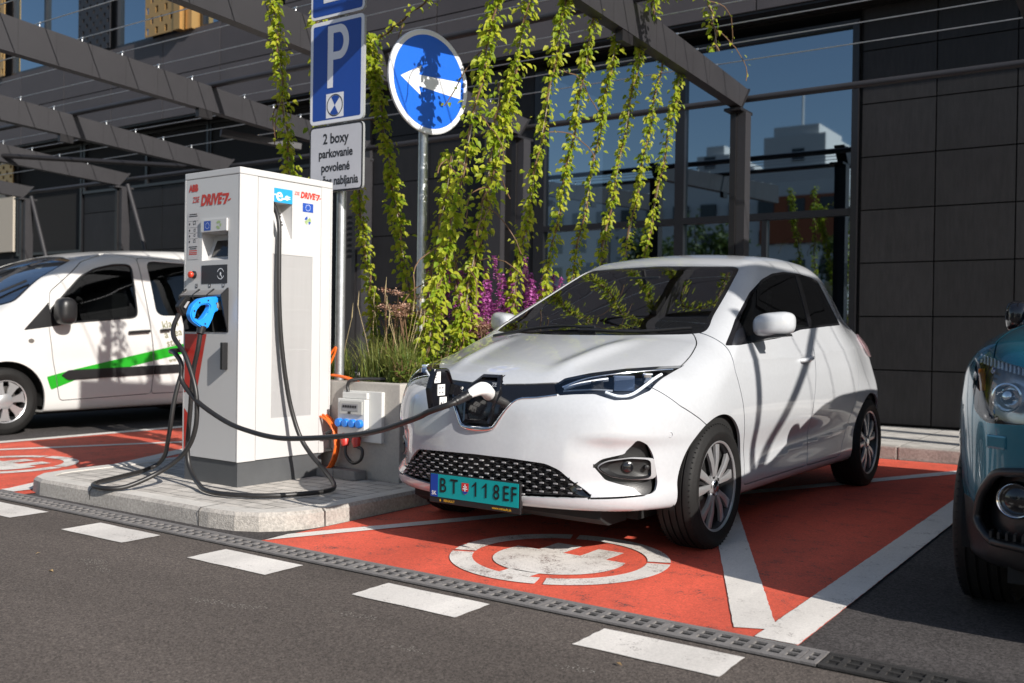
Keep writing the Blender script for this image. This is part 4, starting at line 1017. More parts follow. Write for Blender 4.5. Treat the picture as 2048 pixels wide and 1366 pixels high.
    for k in range(5): so.box(-0.05, 0.05, -0.768, -0.760, 0.632+k*0.010, 0.636+k*0.010)
    so.build('socket', M_BLACK, cp_, smooth=30)
    v, f = text_geo('ZE', 0.026, 0.0004); b_ = frame((0.055, -0.766, 0.800), (1, 0, 0), (0, 0.25, 1)); paint_art('lettering', cp_, [(b_, v, f, 0)], [mat('grey print', (0.35, 0.36, 0.38), 0.4)])
    # open hexagonal flap, swung out to the side on its hinge
    ld = MB(); hx = [(-.100,.0),(-.052,.094),(.052,.094),(.100,.012),(.074,-.100),(-.074,-.100)]
    fl = frame((-0.135, -0.930, 0.782), (-0.10, 0.995, 0.0), (0.0, 0.04, 1)); ld.M = fl
    r_ = rounded(hx, 0.014, 3); ld.prism(r_, -0.018, 0.0); ri = [(x*0.88, y*0.88) for x, y in r_]
    n = len(r_); 
    ld.add([(x, y, 0.0) for x, y in r_]+[(x, y, 0.010) for x, y in [(a*0.97, b*0.97) for a, b in r_]]+[(x, y, 0.010) for x, y in ri]+[(x, y, 0.001) for x, y in ri],
           [(k0*n+i, k0*n+(i+1) % n, (k0+1)*n+(i+1) % n, (k0+1)*n+i) for k0 in range(3) for i in range(n)])
    ld.M = None; ld.bar((-0.115, -0.81, 0.76), (-0.125, -0.86, 0.775), 0.03, 0.05)
    flap = ld.build('charge_flap', M_GLOSSBLACK, car)
    st = MB(); st.M = fl
    for (a0, a1, b0, b1) in ((-.058, -.008, .026, .090), (-.030, .030, -.034, .018), (-.012, .046, -.094, -.042)): st.box(a0, a1, b0, b1, 0.0012, 0.0030)
    st.mi = 1
    for q in range(4): st.box(-.050, -.040, .036+q*.013, .040+q*.013, 0.0030, 0.0038)
    st.box(-.026, -.0235, .040, .080, 0.0030, 0.0038)
    for q in range(2):
        for p in range(2): st.box(-.018+q*.024, -.008+q*.024, -.024+p*.022, -.016+p*.022, 0.0030, 0.0038)
    st.box(-.006, .008, -.086, -.066, 0.0030, 0.0038); st.box(.016, .020, -.088, -.060, 0.0030, 0.0038); st.box(.026, .040, -.086, -.078, 0.0030, 0.0038)
    st.build('sticker', [M_WHITEPL, M_GREYPR], flap)
    # number plate and holder
    y0 = -0.862
    pl = MB(); pl.box(-.268, .268, y0, y0+0.012, .262, .405, 0.003); pl.box(-.24, .24, y0+0.010, y0+0.06, .28, .39); plo = pl.build('number_plate', M_BLACK, car); plo.location = (0.014, 0, -0.036)
    M_TEAL = mat('teal plate', (0.0, 0.30, 0.31), 0.35, var=(40, 0.04)); M_PB = mat('plate blue', (0.01, 0.05, 0.32), 0.35); M_INK = mat('black ink', (0.008, 0.008, 0.008), 0.4)
    M_YEL = mat('yellow print', (0.65, 0.38, 0.03), 0.4); M_RED = mat('red print', (0.55, 0.03, 0.03), 0.4); M_WPR = mat('white print', (0.8, 0.8, 0.8), 0.4)
    pp_ = MB(); pp_.box(-.259, .259, y0-0.002, y0+0.001, .291, .400); pp_.mi = 1; pp_.box(-.259, -.214, y0-0.0032, y0-0.0022, .2915, .3995); pp_.build('plate_sheet', [M_TEAL, M_PB], plo)
    fm = lambda x, z, d=0.0042: frame((x, y0-d, z), (1, 0, 0), (0, 0, 1))
    it = []
    for ch, x in zip('BT118EF', (-.176, -.108, .022, .082, .142, .196, .240)):
        v, f = text_geo(ch, 0.098, 0.0006, sx=0.80); it.append((fm(x-0.006, .3465), v, f, 0))
    for x in (.022, .082): it.append((fm(x-0.006, .3465), [(-.020, .012, 0), (-.0205, .020, 0), (-.002, .0345, 0), (-.002, .024, 0)], [(0, 3, 2, 1)], 0))
    v, f = text_geo('SK', 0.026, 0.0006); it.append((fm(-.237, .308), v, f, 1))
    sd_ = [(-.021,.027),(.021,.027),(.021,-.004),(.013,-.020),(0,-.028),(-.013,-.020),(-.021,-.004)]
    it.append((fm(-.047, .3465, .0036), [(x, y, 0) for x, y in sd_], [tuple(range(7))], 2))
    bw = [(-.017,-.012),(.017,-.012),(.011,-.021),(0,-.026),(-.011,-.021)]; it.append((fm(-.047, .3465, .0042), [(x, y, 0) for x, y in bw], [tuple(range(5))], 3))
    for (a, b, c_, d_) in ((-.003, .003, -.012, .021), (-.011, .011, .007, .012), (-.014, .014, -.003, .002)):
        it.append((fm(-.047, .3465, .0048), [(a, c_, 0), (b, c_, 0), (b, d_, 0), (a, d_, 0)], [(0, 1, 2, 3)], 1))
    v, f = text_geo('www.renault.sk', 0.0175, 0.0003); it.append((fm(.165, .276, .0012), v, f, 4))
    v, f = text_geo('RENAULT', 0.0155, 0.0003); it.append((fm(-.145, .276, .0012), v, f, 4))
    it.append((fm(-.200, .276, .0012), [(0, .008, 0), (.005, 0, 0), (0, -.008, 0), (-.005, 0, 0)], [(0, 3, 2, 1)], 4))
    paint_art('lettering', plo, it, [M_INK, M_WPR, M_RED, M_PB, M_YEL])
    # chin below the bumper, underbody, arch liners, inner dark shell
    ub = MB(); ub.prism([(-.62, .20), (-.55, .165), (-.38, .165), (-.38, .25), (-.62, .265)], -.56, .56, 'x'); ub.box(-.60, .60, -.34, 2.2, .165, .235); ub.box(-.60, .60, 2.2, 3.05, .19, .26)
    ub.build('underbody', M_LINER, car)
    for yc in (0, WB):
        for sgn in (1, -1):
            l_ = MB(); n = 20; vs = []
            for i in range(n+1):
                a = math.radians(-12+204*i/n)
                for x_ in (0.45, 0.80): vs.append((sgn*x_, yc+math.cos(a)*0.366, max(RW+math.sin(a)*0.366, 0.20)))
            l_.add(vs, [(2*i, 2*i+1, 2*i+3, 2*i+2) for i in range(n)])
            l_.add([(sgn*.45, yc-.366, .2), (sgn*.45, yc+.366, .2), (sgn*.45, yc+.366, .70), (sgn*.45, yc-.366, .70)], [(0, 1, 2, 3)])
            l_.build('wheel_arch_liner', M_LINER, car)
    make_wheel(car, 1, 0, 0.862, RW, 0.222, 0.205); make_wheel(car, -1, 0, 0.862, RW, 0.222, 0.205)
    make_wheel(car, 1, WB, 0.862, RW, 0.222, 0.205); make_wheel(car, -1, WB, 0.862, RW, 0.222, 0.205)
    lin = Shell(lambda x, y, z: carF(x, y, z)+0.030, (-0.96, -0.9, 0.2), (0.96, 3.3, 1.62), 0.045)
    lin.finish(); l = tuple(lin.C.T)
    lin.part('cabin_lining', ((wind(*l) > -0.03) & (side(*l) > -0.03)) & (l[2] > 0.3) & ~((l[1] < -0.25) & (l[2] < 0.95)), M_LINER, car, flange=0)
    # cabin
    ds = MB(); ds.prism([(.12, .60), (.12, 1.00), (.28, 1.045), (.48, 1.035), (.62, .96), (.60, .60)], -.68, .68, 'x'); ds.build('dashboard', M_DASH, car)
    ds = MB(); ds.box(-.13, .05, .60, .63, .93, 1.10, .01); ds.build('screen', M_GLOSSBLACK, car)
    sw = MB(); sw.M = Matrix.Translation((.34, .72, .98)) @ Matrix.Rotation(0.45, 4, 'X')
    sw.tube([(math.cos(a)*.185, 0, math.sin(a)*.175) for a in [2*math.pi*i/32 for i in range(33)]], .014, 8, caps=False); sw.box(-.17, .17, -.01, .02, -.03, .03); sw.box(-.03, .03, -.01, .02, -.17, 0); sw.build('steering_wheel', M_BLACK, car, smooth=40)
    for x in (-.36, .36):
        s_ = MB(); s_.box(x-.25, x+.25, .95, 1.45, .42, .60, .06); s_.M = Matrix.Translation((x, 1.42, .55)) @ Matrix.Rotation(-0.25, 4, 'X'); s_.box(-.24, .24, -.06, .08, 0, .60, .06); s_.box(-.13, .13, -.05, .05, .63, .83, .04); s_.build('front_seat', M_SEAT, car, smooth=50)
    s_ = MB(); s_.box(-.62, .62, 1.95, 2.4, .45, .62, .05); s_.box(-.62, .62, 2.35, 2.5, .6, 1.12, .05); s_.build('rear_seat', M_SEAT, car, smooth=50)
    mi = MB(); mi.box(-.11, .11, .80, .83, 1.335, 1.40, .012); mi.bar((0, .82, 1.39), (0, .80, 1.44), .02, .02); mi.build('rear_view_mirror', M_BLACK, car)
    # wipers
    for pts_ in ([(-.58, -.02, 0), (-.3, .03, 0), (.08, .02, 0)], [(.02, -.045, 0), (.3, -.01, 0), (.60, .13, 0)]):
        wp = MB(); P_ = []
        for x, y, _ in catmull(pts_, 6):
            zz_ = np.linspace(0.9, 1.3, 400); fv = carF(np.full(400, x), np.full(400, y+0.09), zz_); P_.append((x, y+0.09, float(zz_[np.argmax(fv > 0)])+0.012))
        wp.tube(P_, .008, 6); wp.build('wiper', M_BLACK, car, smooth=60)
    # door mirrors
    for sgn in (1, -1):
        Fm = lambda x, y, z: (np.abs((np.abs(x)-0.900)/0.103)**3.2+np.abs((y-0.610-0.25*(np.abs(x)-0.90))/(0.080-0.15*(np.abs(x)-0.9)))**2.3+np.abs((z-1.112-0.10*(np.abs(x)-0.90))/0.066)**3.0)**(1/2.8)*0.07-0.07
        lo_, hi_ = ((0.76, 0.48, 1.0), (1.05, 0.76, 1.22)) if sgn > 0 else ((-1.05, 0.48, 1.0), (-0.76, 0.76, 1.22))
        m_ = capsule_body('door_mirror', Fm, lo_, hi_, 0.009, M_PAINT, doors[sgn][0])
        a_ = MB(); a_.prism([(sgn*.74, 1.030), (sgn*.80, 1.058), (sgn*.98, 1.062), (sgn*.985, 1.050), (sgn*.88, 1.038), (sgn*.78, 1.012)], .56, .65, 'y'); a_.build('mirror_foot', M_BLACK, m_)
        # door handles
        for dr, y1 in ((0, 1.30), ):
            q_ = MB(); x_ = sgn*(float(_Wp(np.array([y1]))[0])+float(_pz(np.array([.912]))[0]))
            q_.tube([(x_-sgn*.012, y1-.10, .905), (x_+sgn*.020, y1-.085, .908), (x_+sgn*.030, y1-.03, .912), (x_+sgn*.030, y1+.03, .918), (x_+sgn*.020, y1+.085, .922), (x_-sgn*.012, y1+.10, .924)], .013, 10, rs=[.012, .014, .014, .014, .014, .012])
            q_.build('door_handle', M_PAINT, doors[sgn][0], smooth=60)
    # small sensor on the bumper corner, tail lamp edge
    for sgn in (1, -1):
        s_ = MB(); zz_ = .592; yy_ = float(project_y(carF, np.array([.80]), np.array([zz_]), -1, .3)[0]); s_.M = Matrix.Translation((sgn*.80, yy_, zz_)) @ Matrix.Rotation(sgn*.9, 4, 'Z') @ Matrix.Scale(-1, 4, (0, 1, 0))
        s_.lathe([(.014, -.01), (.014, .0015), (.011, .002), (.0105, -.002), (.009, -.002), (.008, .001), (.0005, .0015)], 20, 'y'); s_.build('parking_sensor', M_PAINT, car, smooth=30)
    tl = carF
    for sgn in (1, -1):
        tm = capsule_body('tail_lamp', lambda x, y, z: np.maximum(carF(x, y, z)-0.014, np.hypot((y-2.92)/2.0, (z-.990))-0.085), (0.5, 2.70, .88) if sgn > 0 else (-.95, 2.70, .88), (.95, 3.2, 1.10) if sgn > 0 else (-.5, 3.2, 1.10), .012, M_REDLENS, car)
    # small print low on the rear door
    v, f = text_geo('Z.E.', 0.05, 0.0006); x_ = 0.856
    return car
E_CAR = make_hatch()
# ------------------------------------------------------------------ charging station on the island
M_CHW = mat('white cabinet paint', (0.52, .515, .51), .38, coat=.25, var=(1.5, .025))
M_CHG = mat('cabinet backing', (.10, .10, .10), .8)
M_PLINTH = mat('dark grey plinth', (.075, .078, .082), .5, var=(5, .15))
M_RFID = mat('dark grey reader', (.060, .062, .075), .3)
M_REDG = mat('red vinyl', (.46, .028, .018), .38)
M_REDTXT = mat('red print on cabinet', (.50, .035, .02), .4)
M_CYAN = mat('cyan sign', (.02, .30, .58), .4)
M_EUB = mat('flag blue', (.015, .07, .36), .45)
M_GREENP = mat('pale green print', (.32, .42, .20), .5)
M_GUN = mat('bright blue plastic', (.015, .27, .80), .32, coat=.2)
M_CABLE = mat('black cable jacket', (.018, .017, .017), .42, var=(30, .2))
M_BTN = mat('red button', (.60, .05, .02), .3)
M_SCRN = mat('dark display', (.012, .010, .010), .12)
M_STICK = mat('pale sticker', (.50, .49, .49), .6)
CH = thing('charging_station', 'white fast charging cabinet with red lettering standing on the kerbed island', 'charger', (-4.654, 3.867, 0), math.radians(-1.98))
W_, D_, ZB, ZT = .546, .743, .245, 2.020
mb = MB(); mb.box(-W_+.010, -.012, .012, D_-.06, .0945, .2435); mb.build('plinth', M_PLINTH, CH)
# inner core, cut back where the openings are
mb = MB(); mb.box(-W_+.012, -.16, .16, D_-.01, ZB, ZT-.02); mb.box(-.16, -.012, .42, D_-.01, ZB, ZT-.02); mb.box(-.16, -.012, .16, .42, ZB, 1.60); mb.box(-.16, -.012, .16, .42, 1.855, ZT-.02)
mb.box(-W_+.012, -.012, .012, .16, ZB, 1.01); mb.box(-W_+.012, -.012, .012, .16, 1.30, 1.455); mb.box(-W_+.012, -.012, .012, .16, 1.66, ZT-.02); mb.box(-W_+.012, -.385, .012, .16, 1.455, 1.66); mb.box(-.09, -.012, .012, .16, 1.0, 1.7)
mb.build('core', M_CHG, CH)
# outer shell: corner posts, top cap, left side, back
mb = MB(); mb.box(-W_, 0, 0, D_, ZT-.040, ZT, .005); mb.box(-W_, 0, D_-.012, D_, ZB, ZT-.042); mb.box(-W_, -W_+.012, .004, D_-.013, ZB, ZT-.042)
mb.box(-.0125, 0, 0, .134, ZB, ZT-.042, .003); mb.box(-.0125, 0, .648, D_-.0125, ZB, ZT-.042, .003); mb.box(-W_, -W_+.0115, 0, .0035, ZB, ZT-.042)
mb.build('cabinet_shell', M_CHW, CH)
def plate_holes(axis, a0, a1, z0, z1, holes, t0, t1, m, name):
    """flat plate with rectangular holes: axis 'y' lies in the front plane, 'x' in the side plane"""
    xs = sorted({a0, a1, *[h[0] for h in holes], *[h[1] for h in holes]}); zs = sorted({z0, z1, *[h[2] for h in holes], *[h[3] for h in holes]})
    vs = []; fs = []; idx = {}
    def V(i, j, k):
        key = (i, j, k)
        if key not in idx:
            t = (t0, t1)[k]; idx[key] = len(vs); vs.append((xs[i], t, zs[j]) if axis == 'y' else (t, xs[i], zs[j]))
        return idx[key]
    solid = {}
    for i in range(len(xs)-1):
        for j in range(len(zs)-1):
            cx, cz = (xs[i]+xs[i+1])/2, (zs[j]+zs[j+1])/2
            solid[(i, j)] = not any(h[0] < cx < h[1] and h[2] < cz < h[3] for h in holes)
    for (i, j), s in solid.items():
        if not s: continue
        for k in (0, 1): fs.append((V(i, j, k), V(i+1, j, k), V(i+1, j+1, k), V(i, j+1, k)))
        for (di, dj, e) in ((-1, 0, ((i, j), (i, j+1))), (1, 0, ((i+1, j), (i+1, j+1))), (0, -1, ((i, j), (i+1, j))), (0, 1, ((i, j+1), (i+1, j+1)))):
            if not solid.get((i+di, j+dj), False): fs.append((V(*e[0], 0), V(*e[1], 0), V(*e[1], 1), V(*e[0], 1)))
    mb = MB(); mb.add(vs, fs); return mb.build(name, m, CH)
SCR = (-.366, -.108, 1.467, 1.640); HOL = (-.531, -.098, 1.026, 1.285); REC = (.256, .403, 1.620, 1.842); GRL = (.252, .575, .497, 1.517)
fp = plate_holes('y', -W_+.0150, -.0155, ZB+.003, ZT-.0435, [SCR, HOL], .001, .014, M_CHW, 'front_panel')
sp_ = plate_holes('x', .1365, .6455, ZB+.003, ZT-.0445, [REC, GRL], -.014, -.0008, M_CHW, 'side_panel')
# display recess: sloping screen under a lip with two emblems
mb = MB(); x0, x1, z0, z1 = SCR
mb.add([(x0, .012, z0), (x1, .012, z0), (x1, .012, z1), (x0, .012, z1), (x0+.005, .038, z0+.018), (x1-.005, .038, z0+.018), (x1-.005, .098, z1-.008), (x0+.005, .098, z1-.008)], [(0, 1, 5, 4), (1, 2, 6, 5), (2, 3, 7, 6), (3, 0, 4, 7), (4, 5, 6, 7)])
mb.build('display_recess', M_CHW, fp)
Fs = frame(((x0+x1)/2+.016, .066, (z0+z1)/2-.008), (1, 0, 0), (0, .060, .146)); mb = MB(); mb.M = Fs @ Matrix.Translation((0, 0, .004)); mb.box(-.094, .098, -.060, .050, -.004, .006, .002); mb.build('display', M_SCRN, fp)
mb = MB(); mb.box(x0+.001, x1-.001, -.012, .0005, z1+.001, z1+.078, .003); lip = mb.build('emblem_strip', M_CHW, fp)
FR = lambda x, z, d=.0008: frame((x, -d, z), (1, 0, 0), (0, 0, 1))
SD = lambda y, z, d=.0008: frame((d, y, z), (0, 1, 0), (0, 0, 1))
rect = lambda w, h: ([(-w/2, -h/2, 0), (w/2, -h/2, 0), (w/2, h/2, 0), (-w/2, h/2, 0)], [(0, 1, 2, 3)])
def disc(r, n=10, x=0, y=0, sx=1): return ([(x+math.cos(2*math.pi*i/n)*r*sx, y+math.sin(2*math.pi*i/n)*r, 0) for i in range(n)], [tuple(range(n))])
def stars(Fm, cx, cy, R, s, mi, lift=.0006):
    out = []
    for k in range(12):
        a = 2*math.pi*k/12; v, f = disc(s, 5, cx+math.cos(a)*R, cy+math.sin(a)*R); out.append((Fm @ Matrix.Translation((0, 0, lift)), v, f, mi))
    return out
def arcshape(r0, r1, a0, a1, n=10):
    p = ring_arc(0, 0, r0, r1, a0, a1, n); return ([(x, y, 0) for x, y in p], [(i, i+1, 2*n-i, 2*n+1-i) for i in range(n)])
def drive_logo(Fm, x, z, h, mi):
    """'ZSE DRIVE' with a plug-like 7"""
    it = []; T = lambda dx, dz: Fm @ Matrix.Translation((x+dx, z+dz, 0))
    v, f = text_geo('ZSE', h*.62, h*.010, shear=.18, sx=.85, align='LEFT'); it.append((T(0, h*.12), v, f, mi))
    v, f = text_geo('DRIVE', h*1.12, h*.060, shear=.22, sx=.80, align='LEFT', spacing=1.06); it.append((T(h*1.06, 0), v, f, mi))
    o = h*3.78
    for p in ([(0, .40), (.78, .40), (.74, .22), (-.04, .22)], [(.44, .22), (.74, .22), (.34, -.42), (.06, -.42)], [(.62, -.10), (.98, -.02), (.98, -.12), (.66, -.22)], [(.02, .05), (.20, .08), (.16, -.06), (-.02, -.08)]):
        it.append((T(o, 0), [(a*h, b*h, 0) for a, b in p], [(0, 1, 2, 3)], mi))
    return it
LM = [M_REDTXT, M_EUB, M_GREENP, M_WPR_ := mat('white cabinet print', (.85, .86, .88), .4), mat('dark cabinet print', (.03, .03, .035), .5), M_CYAN, M_STICK, M_REDG]
it = []
v, f = text_geo('ABB', .058, .0034, sx=.86, align='LEFT'); it.append((FR(-.500, 1.921), v, f, 0))
it += drive_logo(FR(0, 0), -.466, 1.838, .080, 0)
it.append((FR(-.296, 1.679, .0128), *rect(.066, .058), 1)); it += stars(FR(-.296, 1.679, .0128), 0, 0, .018, .0026, 3)
for a0, a1 in ((40, 150), (200, 300), (-30, 20)): it.append((FR(-.185, 1.680, .0128), *arcshape(.010, .026, a0, a1), 2))
# instruction sticker with dots, sketches and lines
it.append((FR(-.4535, 1.6245, .0007), *rect(.112, .292), 6))
for z, w in ((1.760, .075), (1.748, .085), (1.557, .085), (1.545, .07)): it.append((FR(-.455, z, .0014), *rect(w, .006), 4))
for z in (1.533, 1.521, 1.511): it.append((FR(-.455, z, .0014), *rect(.080, .006), 0))
for z in (1.700, 1.660, 1.625, 1.590):
    it.append((FR(-.492, z, .0014), *disc(.007, 12), 4)); it.append((FR(-.455, z+.018, .0014), *rect(.098, .0014), 4))
for z, k in ((1.705, 1.3), (1.660, .8), (1.628, .7), (1.592, 1.0)):
    it.append((FR(-.442, z, .0014), *arcshape(.008*k, .012*k, 20, 250), 4)); it.append((FR(-.438, z-.006, .0014), *rect(.018*k, .003), 4)); it.append((FR(-.434, z+.004, .0014), *rect(.003, .02*k), 4))
it.append((FR(-.239, 1.3805, .0009), *rect(.255, .114), 4))
RFM = FR(-.175, 1.382, .0024)
for a0, a1 in ((20, 160), (200, 340)): it.append((RFM, *arcshape(.030, .034, a0, a1), 3))
it.append((RFM, *disc(.011, 12, sx=.7), 3)); it.append((RFM, [(-.002, -.004, 0), (.004, -.004, 0), (.020, -.026, 0), (.014, -.028, 0)], [(0, 3, 2, 1)], 3))
for x, s in ((-.417, 'C'), (-.285, 'A'), (-.150, 'B')):
    it.append((FR(x, 1.312, .0008), *rect(.022, .026), 4)); v, f = text_geo(s, .020, .0004); it.append((FR(x, 1.312, .0016), v, f, 3))
it.append((FR(0, 0, .0006), [(-.5300, 1.012, 0), (-.309, 1.014, 0), (-.398, .672, 0), (-.5300, .645, 0)], [(0, 3, 2, 1)], 7))
it.append((FR(0, 0, .0006), [(-.5300, .545, 0), (-.455, .485, 0), (-.5300, .262, 0)], [(0, 2, 1)], 7))
# side: cyan e sign, logo, flag, leaf emblem
it.append((SD(.330, 1.882, .0008), *rect(.146, .088), 5))
E_ = SD(.298, 1.884, .0016); v, f = text_geo('e', .112, .0012, sx=1.05); it.append((E_, v, f, 3))
it.append((SD(.268, 1.884, .0016), *rect(.022, .008), 3)); it.append((SD(.344, 1.866, .0016), [(-.03, -.010, 0), (.0, -.004, 0), (.0, .006, 0), (-.03, -.001, 0)], [(0, 1, 2, 3)], 3))
it.append((SD(.358, 1.872, .0016), *disc(.015, 12), 3)); it.append((SD(.374, 1.879, .0016), *rect(.022, .005), 3)); it.append((SD(.374, 1.867, .0016), *rect(.022, .005), 3))
it += drive_logo(SD(0, 0), .419, 1.905, .047, 0)
it.append((SD(.532, 1.830), *rect(.088, .056), 1)); it += stars(SD(.532, 1.830), 0, 0, .019, .0026, 3)
for a0, a1, m_ in ((100, 170, 1), (-20, 60, 2), (190, 260, 2), (290, 340, 1)): it.append((SD(.532, 1.748), *arcshape(.012, .027, a0, a1), m_))
it.append((SD(.532, 1.748), [(-.022, -.010, 0), (.004, -.012, 0), (.022, .010, 0), (-.004, .012, 0)], [(0, 1, 2, 3)], 2))
paint_art('lettering', CH, it, LM)
# cable recess on the side, wedge shaped
y0, y1, z0, z1 = REC; mb = MB()
mb.add([(-.013, y0, z0), (-.013, y1, z0), (-.013, y1, z1), (-.013, y0, z1), (-.110, y1-.015, z1-.006), (-.110, y0+.015, z1-.006)], [(0, 1, 4, 5), (1, 2, 4), (0, 5, 3), (2, 3, 5, 4)])
mb.build('cable_recess', M_CHW, sp_)
mb = MB(); q = Vector((-.0, 0, 0)); Rf = frame((-.060, .355, 1.735), (0, 1, 0), (-.097, 0, .216))
for k, w in enumerate((.05, .04, 0, .03, .03)):
    if w: mb.M = Rf @ Matrix.Translation((0, .05-.02*k, .002)); mb.add(*rect(w, .009))
mb.M = None; mb.build('recess_label', LM[4], sp_)
# perforated panel: vertical slats
M_SLAT = mat('pale perforated metal', (.40, .395, .395), .5, var=(3, .06, (1, 6, .3)))
mb = MB(); n = 44
for i in range(n):
    a = GRL[0]+(GRL[1]-GRL[0])*i/n; w = (GRL[1]-GRL[0])/n; mb.box(-.012, -.004, a+w*.09, a+w*.91, GRL[2], GRL[3])
for k in range(1, 12): zz = GRL[2]+(GRL[3]-GRL[2])*k/12; mb.box(-.0118, -.0045, GRL[0], GRL[1], zz-.0015, zz+.0015)
mb.build('ventilation_panel', M_SLAT, sp_)
# holster block with three bays
mb = MB(); x0, x1, z0, z1 = HOL
mb.add([(x0, .012, z0), (x1, .012, z0), (x1, .012, z1), (x0, .012, z1), (x0+.004, .15, z0+.004), (x1-.004, .15, z0+.004), (x1-.004, .15, z1-.004), (x0+.004, .15, z1-.004)], [(0, 1, 5, 4), (1, 2, 6, 5), (2, 3, 7, 6), (3, 0, 4, 7), (4, 5, 6, 7)])
ho = mb.build('holster', M_BLACK, CH)
mb = MB(); wbay = (x1-x0)/3
for k in range(4):
    x = min(max(x0+k*wbay, x0+.006), x1-.006); mb.prism([(.10, z0+.004), (.10, z1-.004), (-.002, z1+.012), (-.050, z1-.030), (-.052, z1-.046), (-.030, z1-.15), (-.006, z0+.02), (-.004, z0+.001)] if k in (0, 3) else [(.10, z0+.004), (.10, z1-.004), (-.002, z1+.008), (-.050, z1-.030), (-.052, z1-.046), (-.02, z1-.09), (-.01, z0+.10), (-.004, z0+.004)], x-.005, x+.005, 'x')
mb.build('divider', M_BLACK, ho)
M_HOOD = mat('grey holster hood', (.20, .19, .185), .3, coat=.3)
for k in range(3):
    a, b = x0+k*wbay+.006, x0+(k+1)*wbay-.006; mb = MB()
    mb.prism([(.013, z1+.008), (.013, z1-.004), (-.046, z1-.044), (-.050, z1-.032)], a, b, 'x'); mb.build('hood', M_HOOD, ho)
    mb = MB(); mb.prism([(.01, z1-.03), (.10, z1-.03), (.10, z0+.09), (.035, z0+.10)], a+.035, b-.012, 'x'); mb.build('socket_block', M_BLACK, ho)
    mb = MB(); mb.prism([(-.004, z0+.002), (.09, z0+.002), (.09, z0+.03)], a, b, 'x'); mb.build('tray', M_BLACK, ho)
# emergency button, handle
mb = MB(); mb.M = Matrix.Translation((-.440, 0, 1.382)) @ Matrix.Scale(-1, 4, (0, 1, 0)); mb.lathe([(.024, -.001), (.024, .008), (.018, .010), (.016, .020)], 24, 'y'); mb.mi = 1; mb.lathe([(.018, .018), (.021, .024), (.021, .032), (.016, .038), (.001, .040)], 24, 'y'); mb.build('stop_button', [M_BLACK, M_BTN], CH, smooth=40)
mb = MB(); mb.box(-.122, -.098, -.040, -.0, .800, .965, .006); mb.build('door_handle', M_BLACK, CH)
# charging guns: flat loops with a nose
def loop_gun(name, outer, hole, x, th, m, parent):
    bm = bmesh.new(); O = rounded(outer, .014, 3); Hh = rounded(hole, .012, 3)
    vo = [bm.verts.new((0, a, b)) for a, b in O]; vh = [bm.verts.new((0, a, b)) for a, b in Hh]
    e = [bm.edges.new((vo[i], vo[(i+1) % len(vo)])) for i in range(len(vo))]+[bm.edges.new((vh[i], vh[(i+1) % len(vh)])) for i in range(len(vh))]
    bmesh.ops.triangle_fill(bm, use_beauty=True, edges=e)
    r = bmesh.ops.extrude_face_region(bm, geom=list(bm.faces)); tv = [g for g in r['geom'] if isinstance(g, bmesh.types.BMVert)]
    for v in bm.verts: v.co.x = x-th/2
    for v in tv: v.co.x = x+th/2
    bmesh.ops.recalc_face_normals(bm, faces=bm.faces)
    ed = [q for q in bm.edges if len(q.link_faces) == 2 and q.calc_face_angle() > .9]; bmesh.ops.bevel(bm, geom=ed, offset=.007, segments=2, affect='EDGES')
    mb = MB(); mb.bm(bm); o = mb.build(name, m, parent, smooth=40); return o
gun = thing('charging_gun', 'bright blue charging gun with a loop handle hanging in the holster', 'charging gun', CH.location, CH.rotation_euler.z)
loop_gun('handle', [(-0.234, 1.128), (-0.214, 1.184), (-0.166, 1.223), (-0.095, 1.238), (-0.016, 1.242), (-0.012, 1.221), (-0.032, 1.212), (-0.033, 1.157), (-0.06, 1.148), (-0.074, 1.107), (-0.107, 1.048), (-0.163, 1.058), (-0.216, 1.091)], [(-0.197, 1.116), (-0.186, 1.156), (-0.159, 1.185), (-0.108, 1.195), (-0.094, 1.182), (-0.106, 1.157), (-0.131, 1.124), (-0.15, 1.103), (-0.178, 1.095)], -.17, .050, M_GUN, gun)
mb = MB(); mb.tube([(-.17, -.05, 1.188), (-.17, .09, 1.200)], .031, 16); mb.build('nose', mat('grey coupler', (.22, .22, .22), .4), gun, smooth=40)
mb = MB(); mb.bar((-.150, -.105, 1.14), (-.150, -.06, 1.185), .012, .02); mb.build('trigger', M_GUN, gun)
mb = MB()
for (y, z) in ((-.20, 1.11), (-.205, 1.15), (-.17, 1.20), (-.11, 1.215), (-.05, 1.20), (-.13, 1.075)): mb.tube([(-.147, y, z), (-.1435, y, z)], .006, 8)
mb.build('screw', M_BLACK, gun)
mb = MB(); mb.tube([(-.17, -.135, 1.060), (-.168, -.148, 1.015)], .026, 14, rs=[.028, .022]); mb.build('cable_gland', M_BLACK, gun, smooth=40)
gun2 = thing('charging_gun', 'black charging gun in the leftmost holster bay', 'charging gun', CH.location, CH.rotation_euler.z)
loop_gun('handle', [(-.126, 1.183), (-.075, 1.243), (.02, 1.255), (.06, 1.22), (-.0, 1.19), (-.05, 1.130), (-.095, 1.125)], [(-.095, 1.180), (-.068, 1.212), (-.030, 1.218), (-.062, 1.165), (-.080, 1.155)], -.44, .048, M_BLACK, gun2)
mb = MB(); mb.prism([(-.092, 1.178), (-.065, 1.214), (-.05, 1.214), (-.078, 1.170)], -.4155, -.4125, 'x'); mb.build('grip_inlay', M_TIP, gun2)
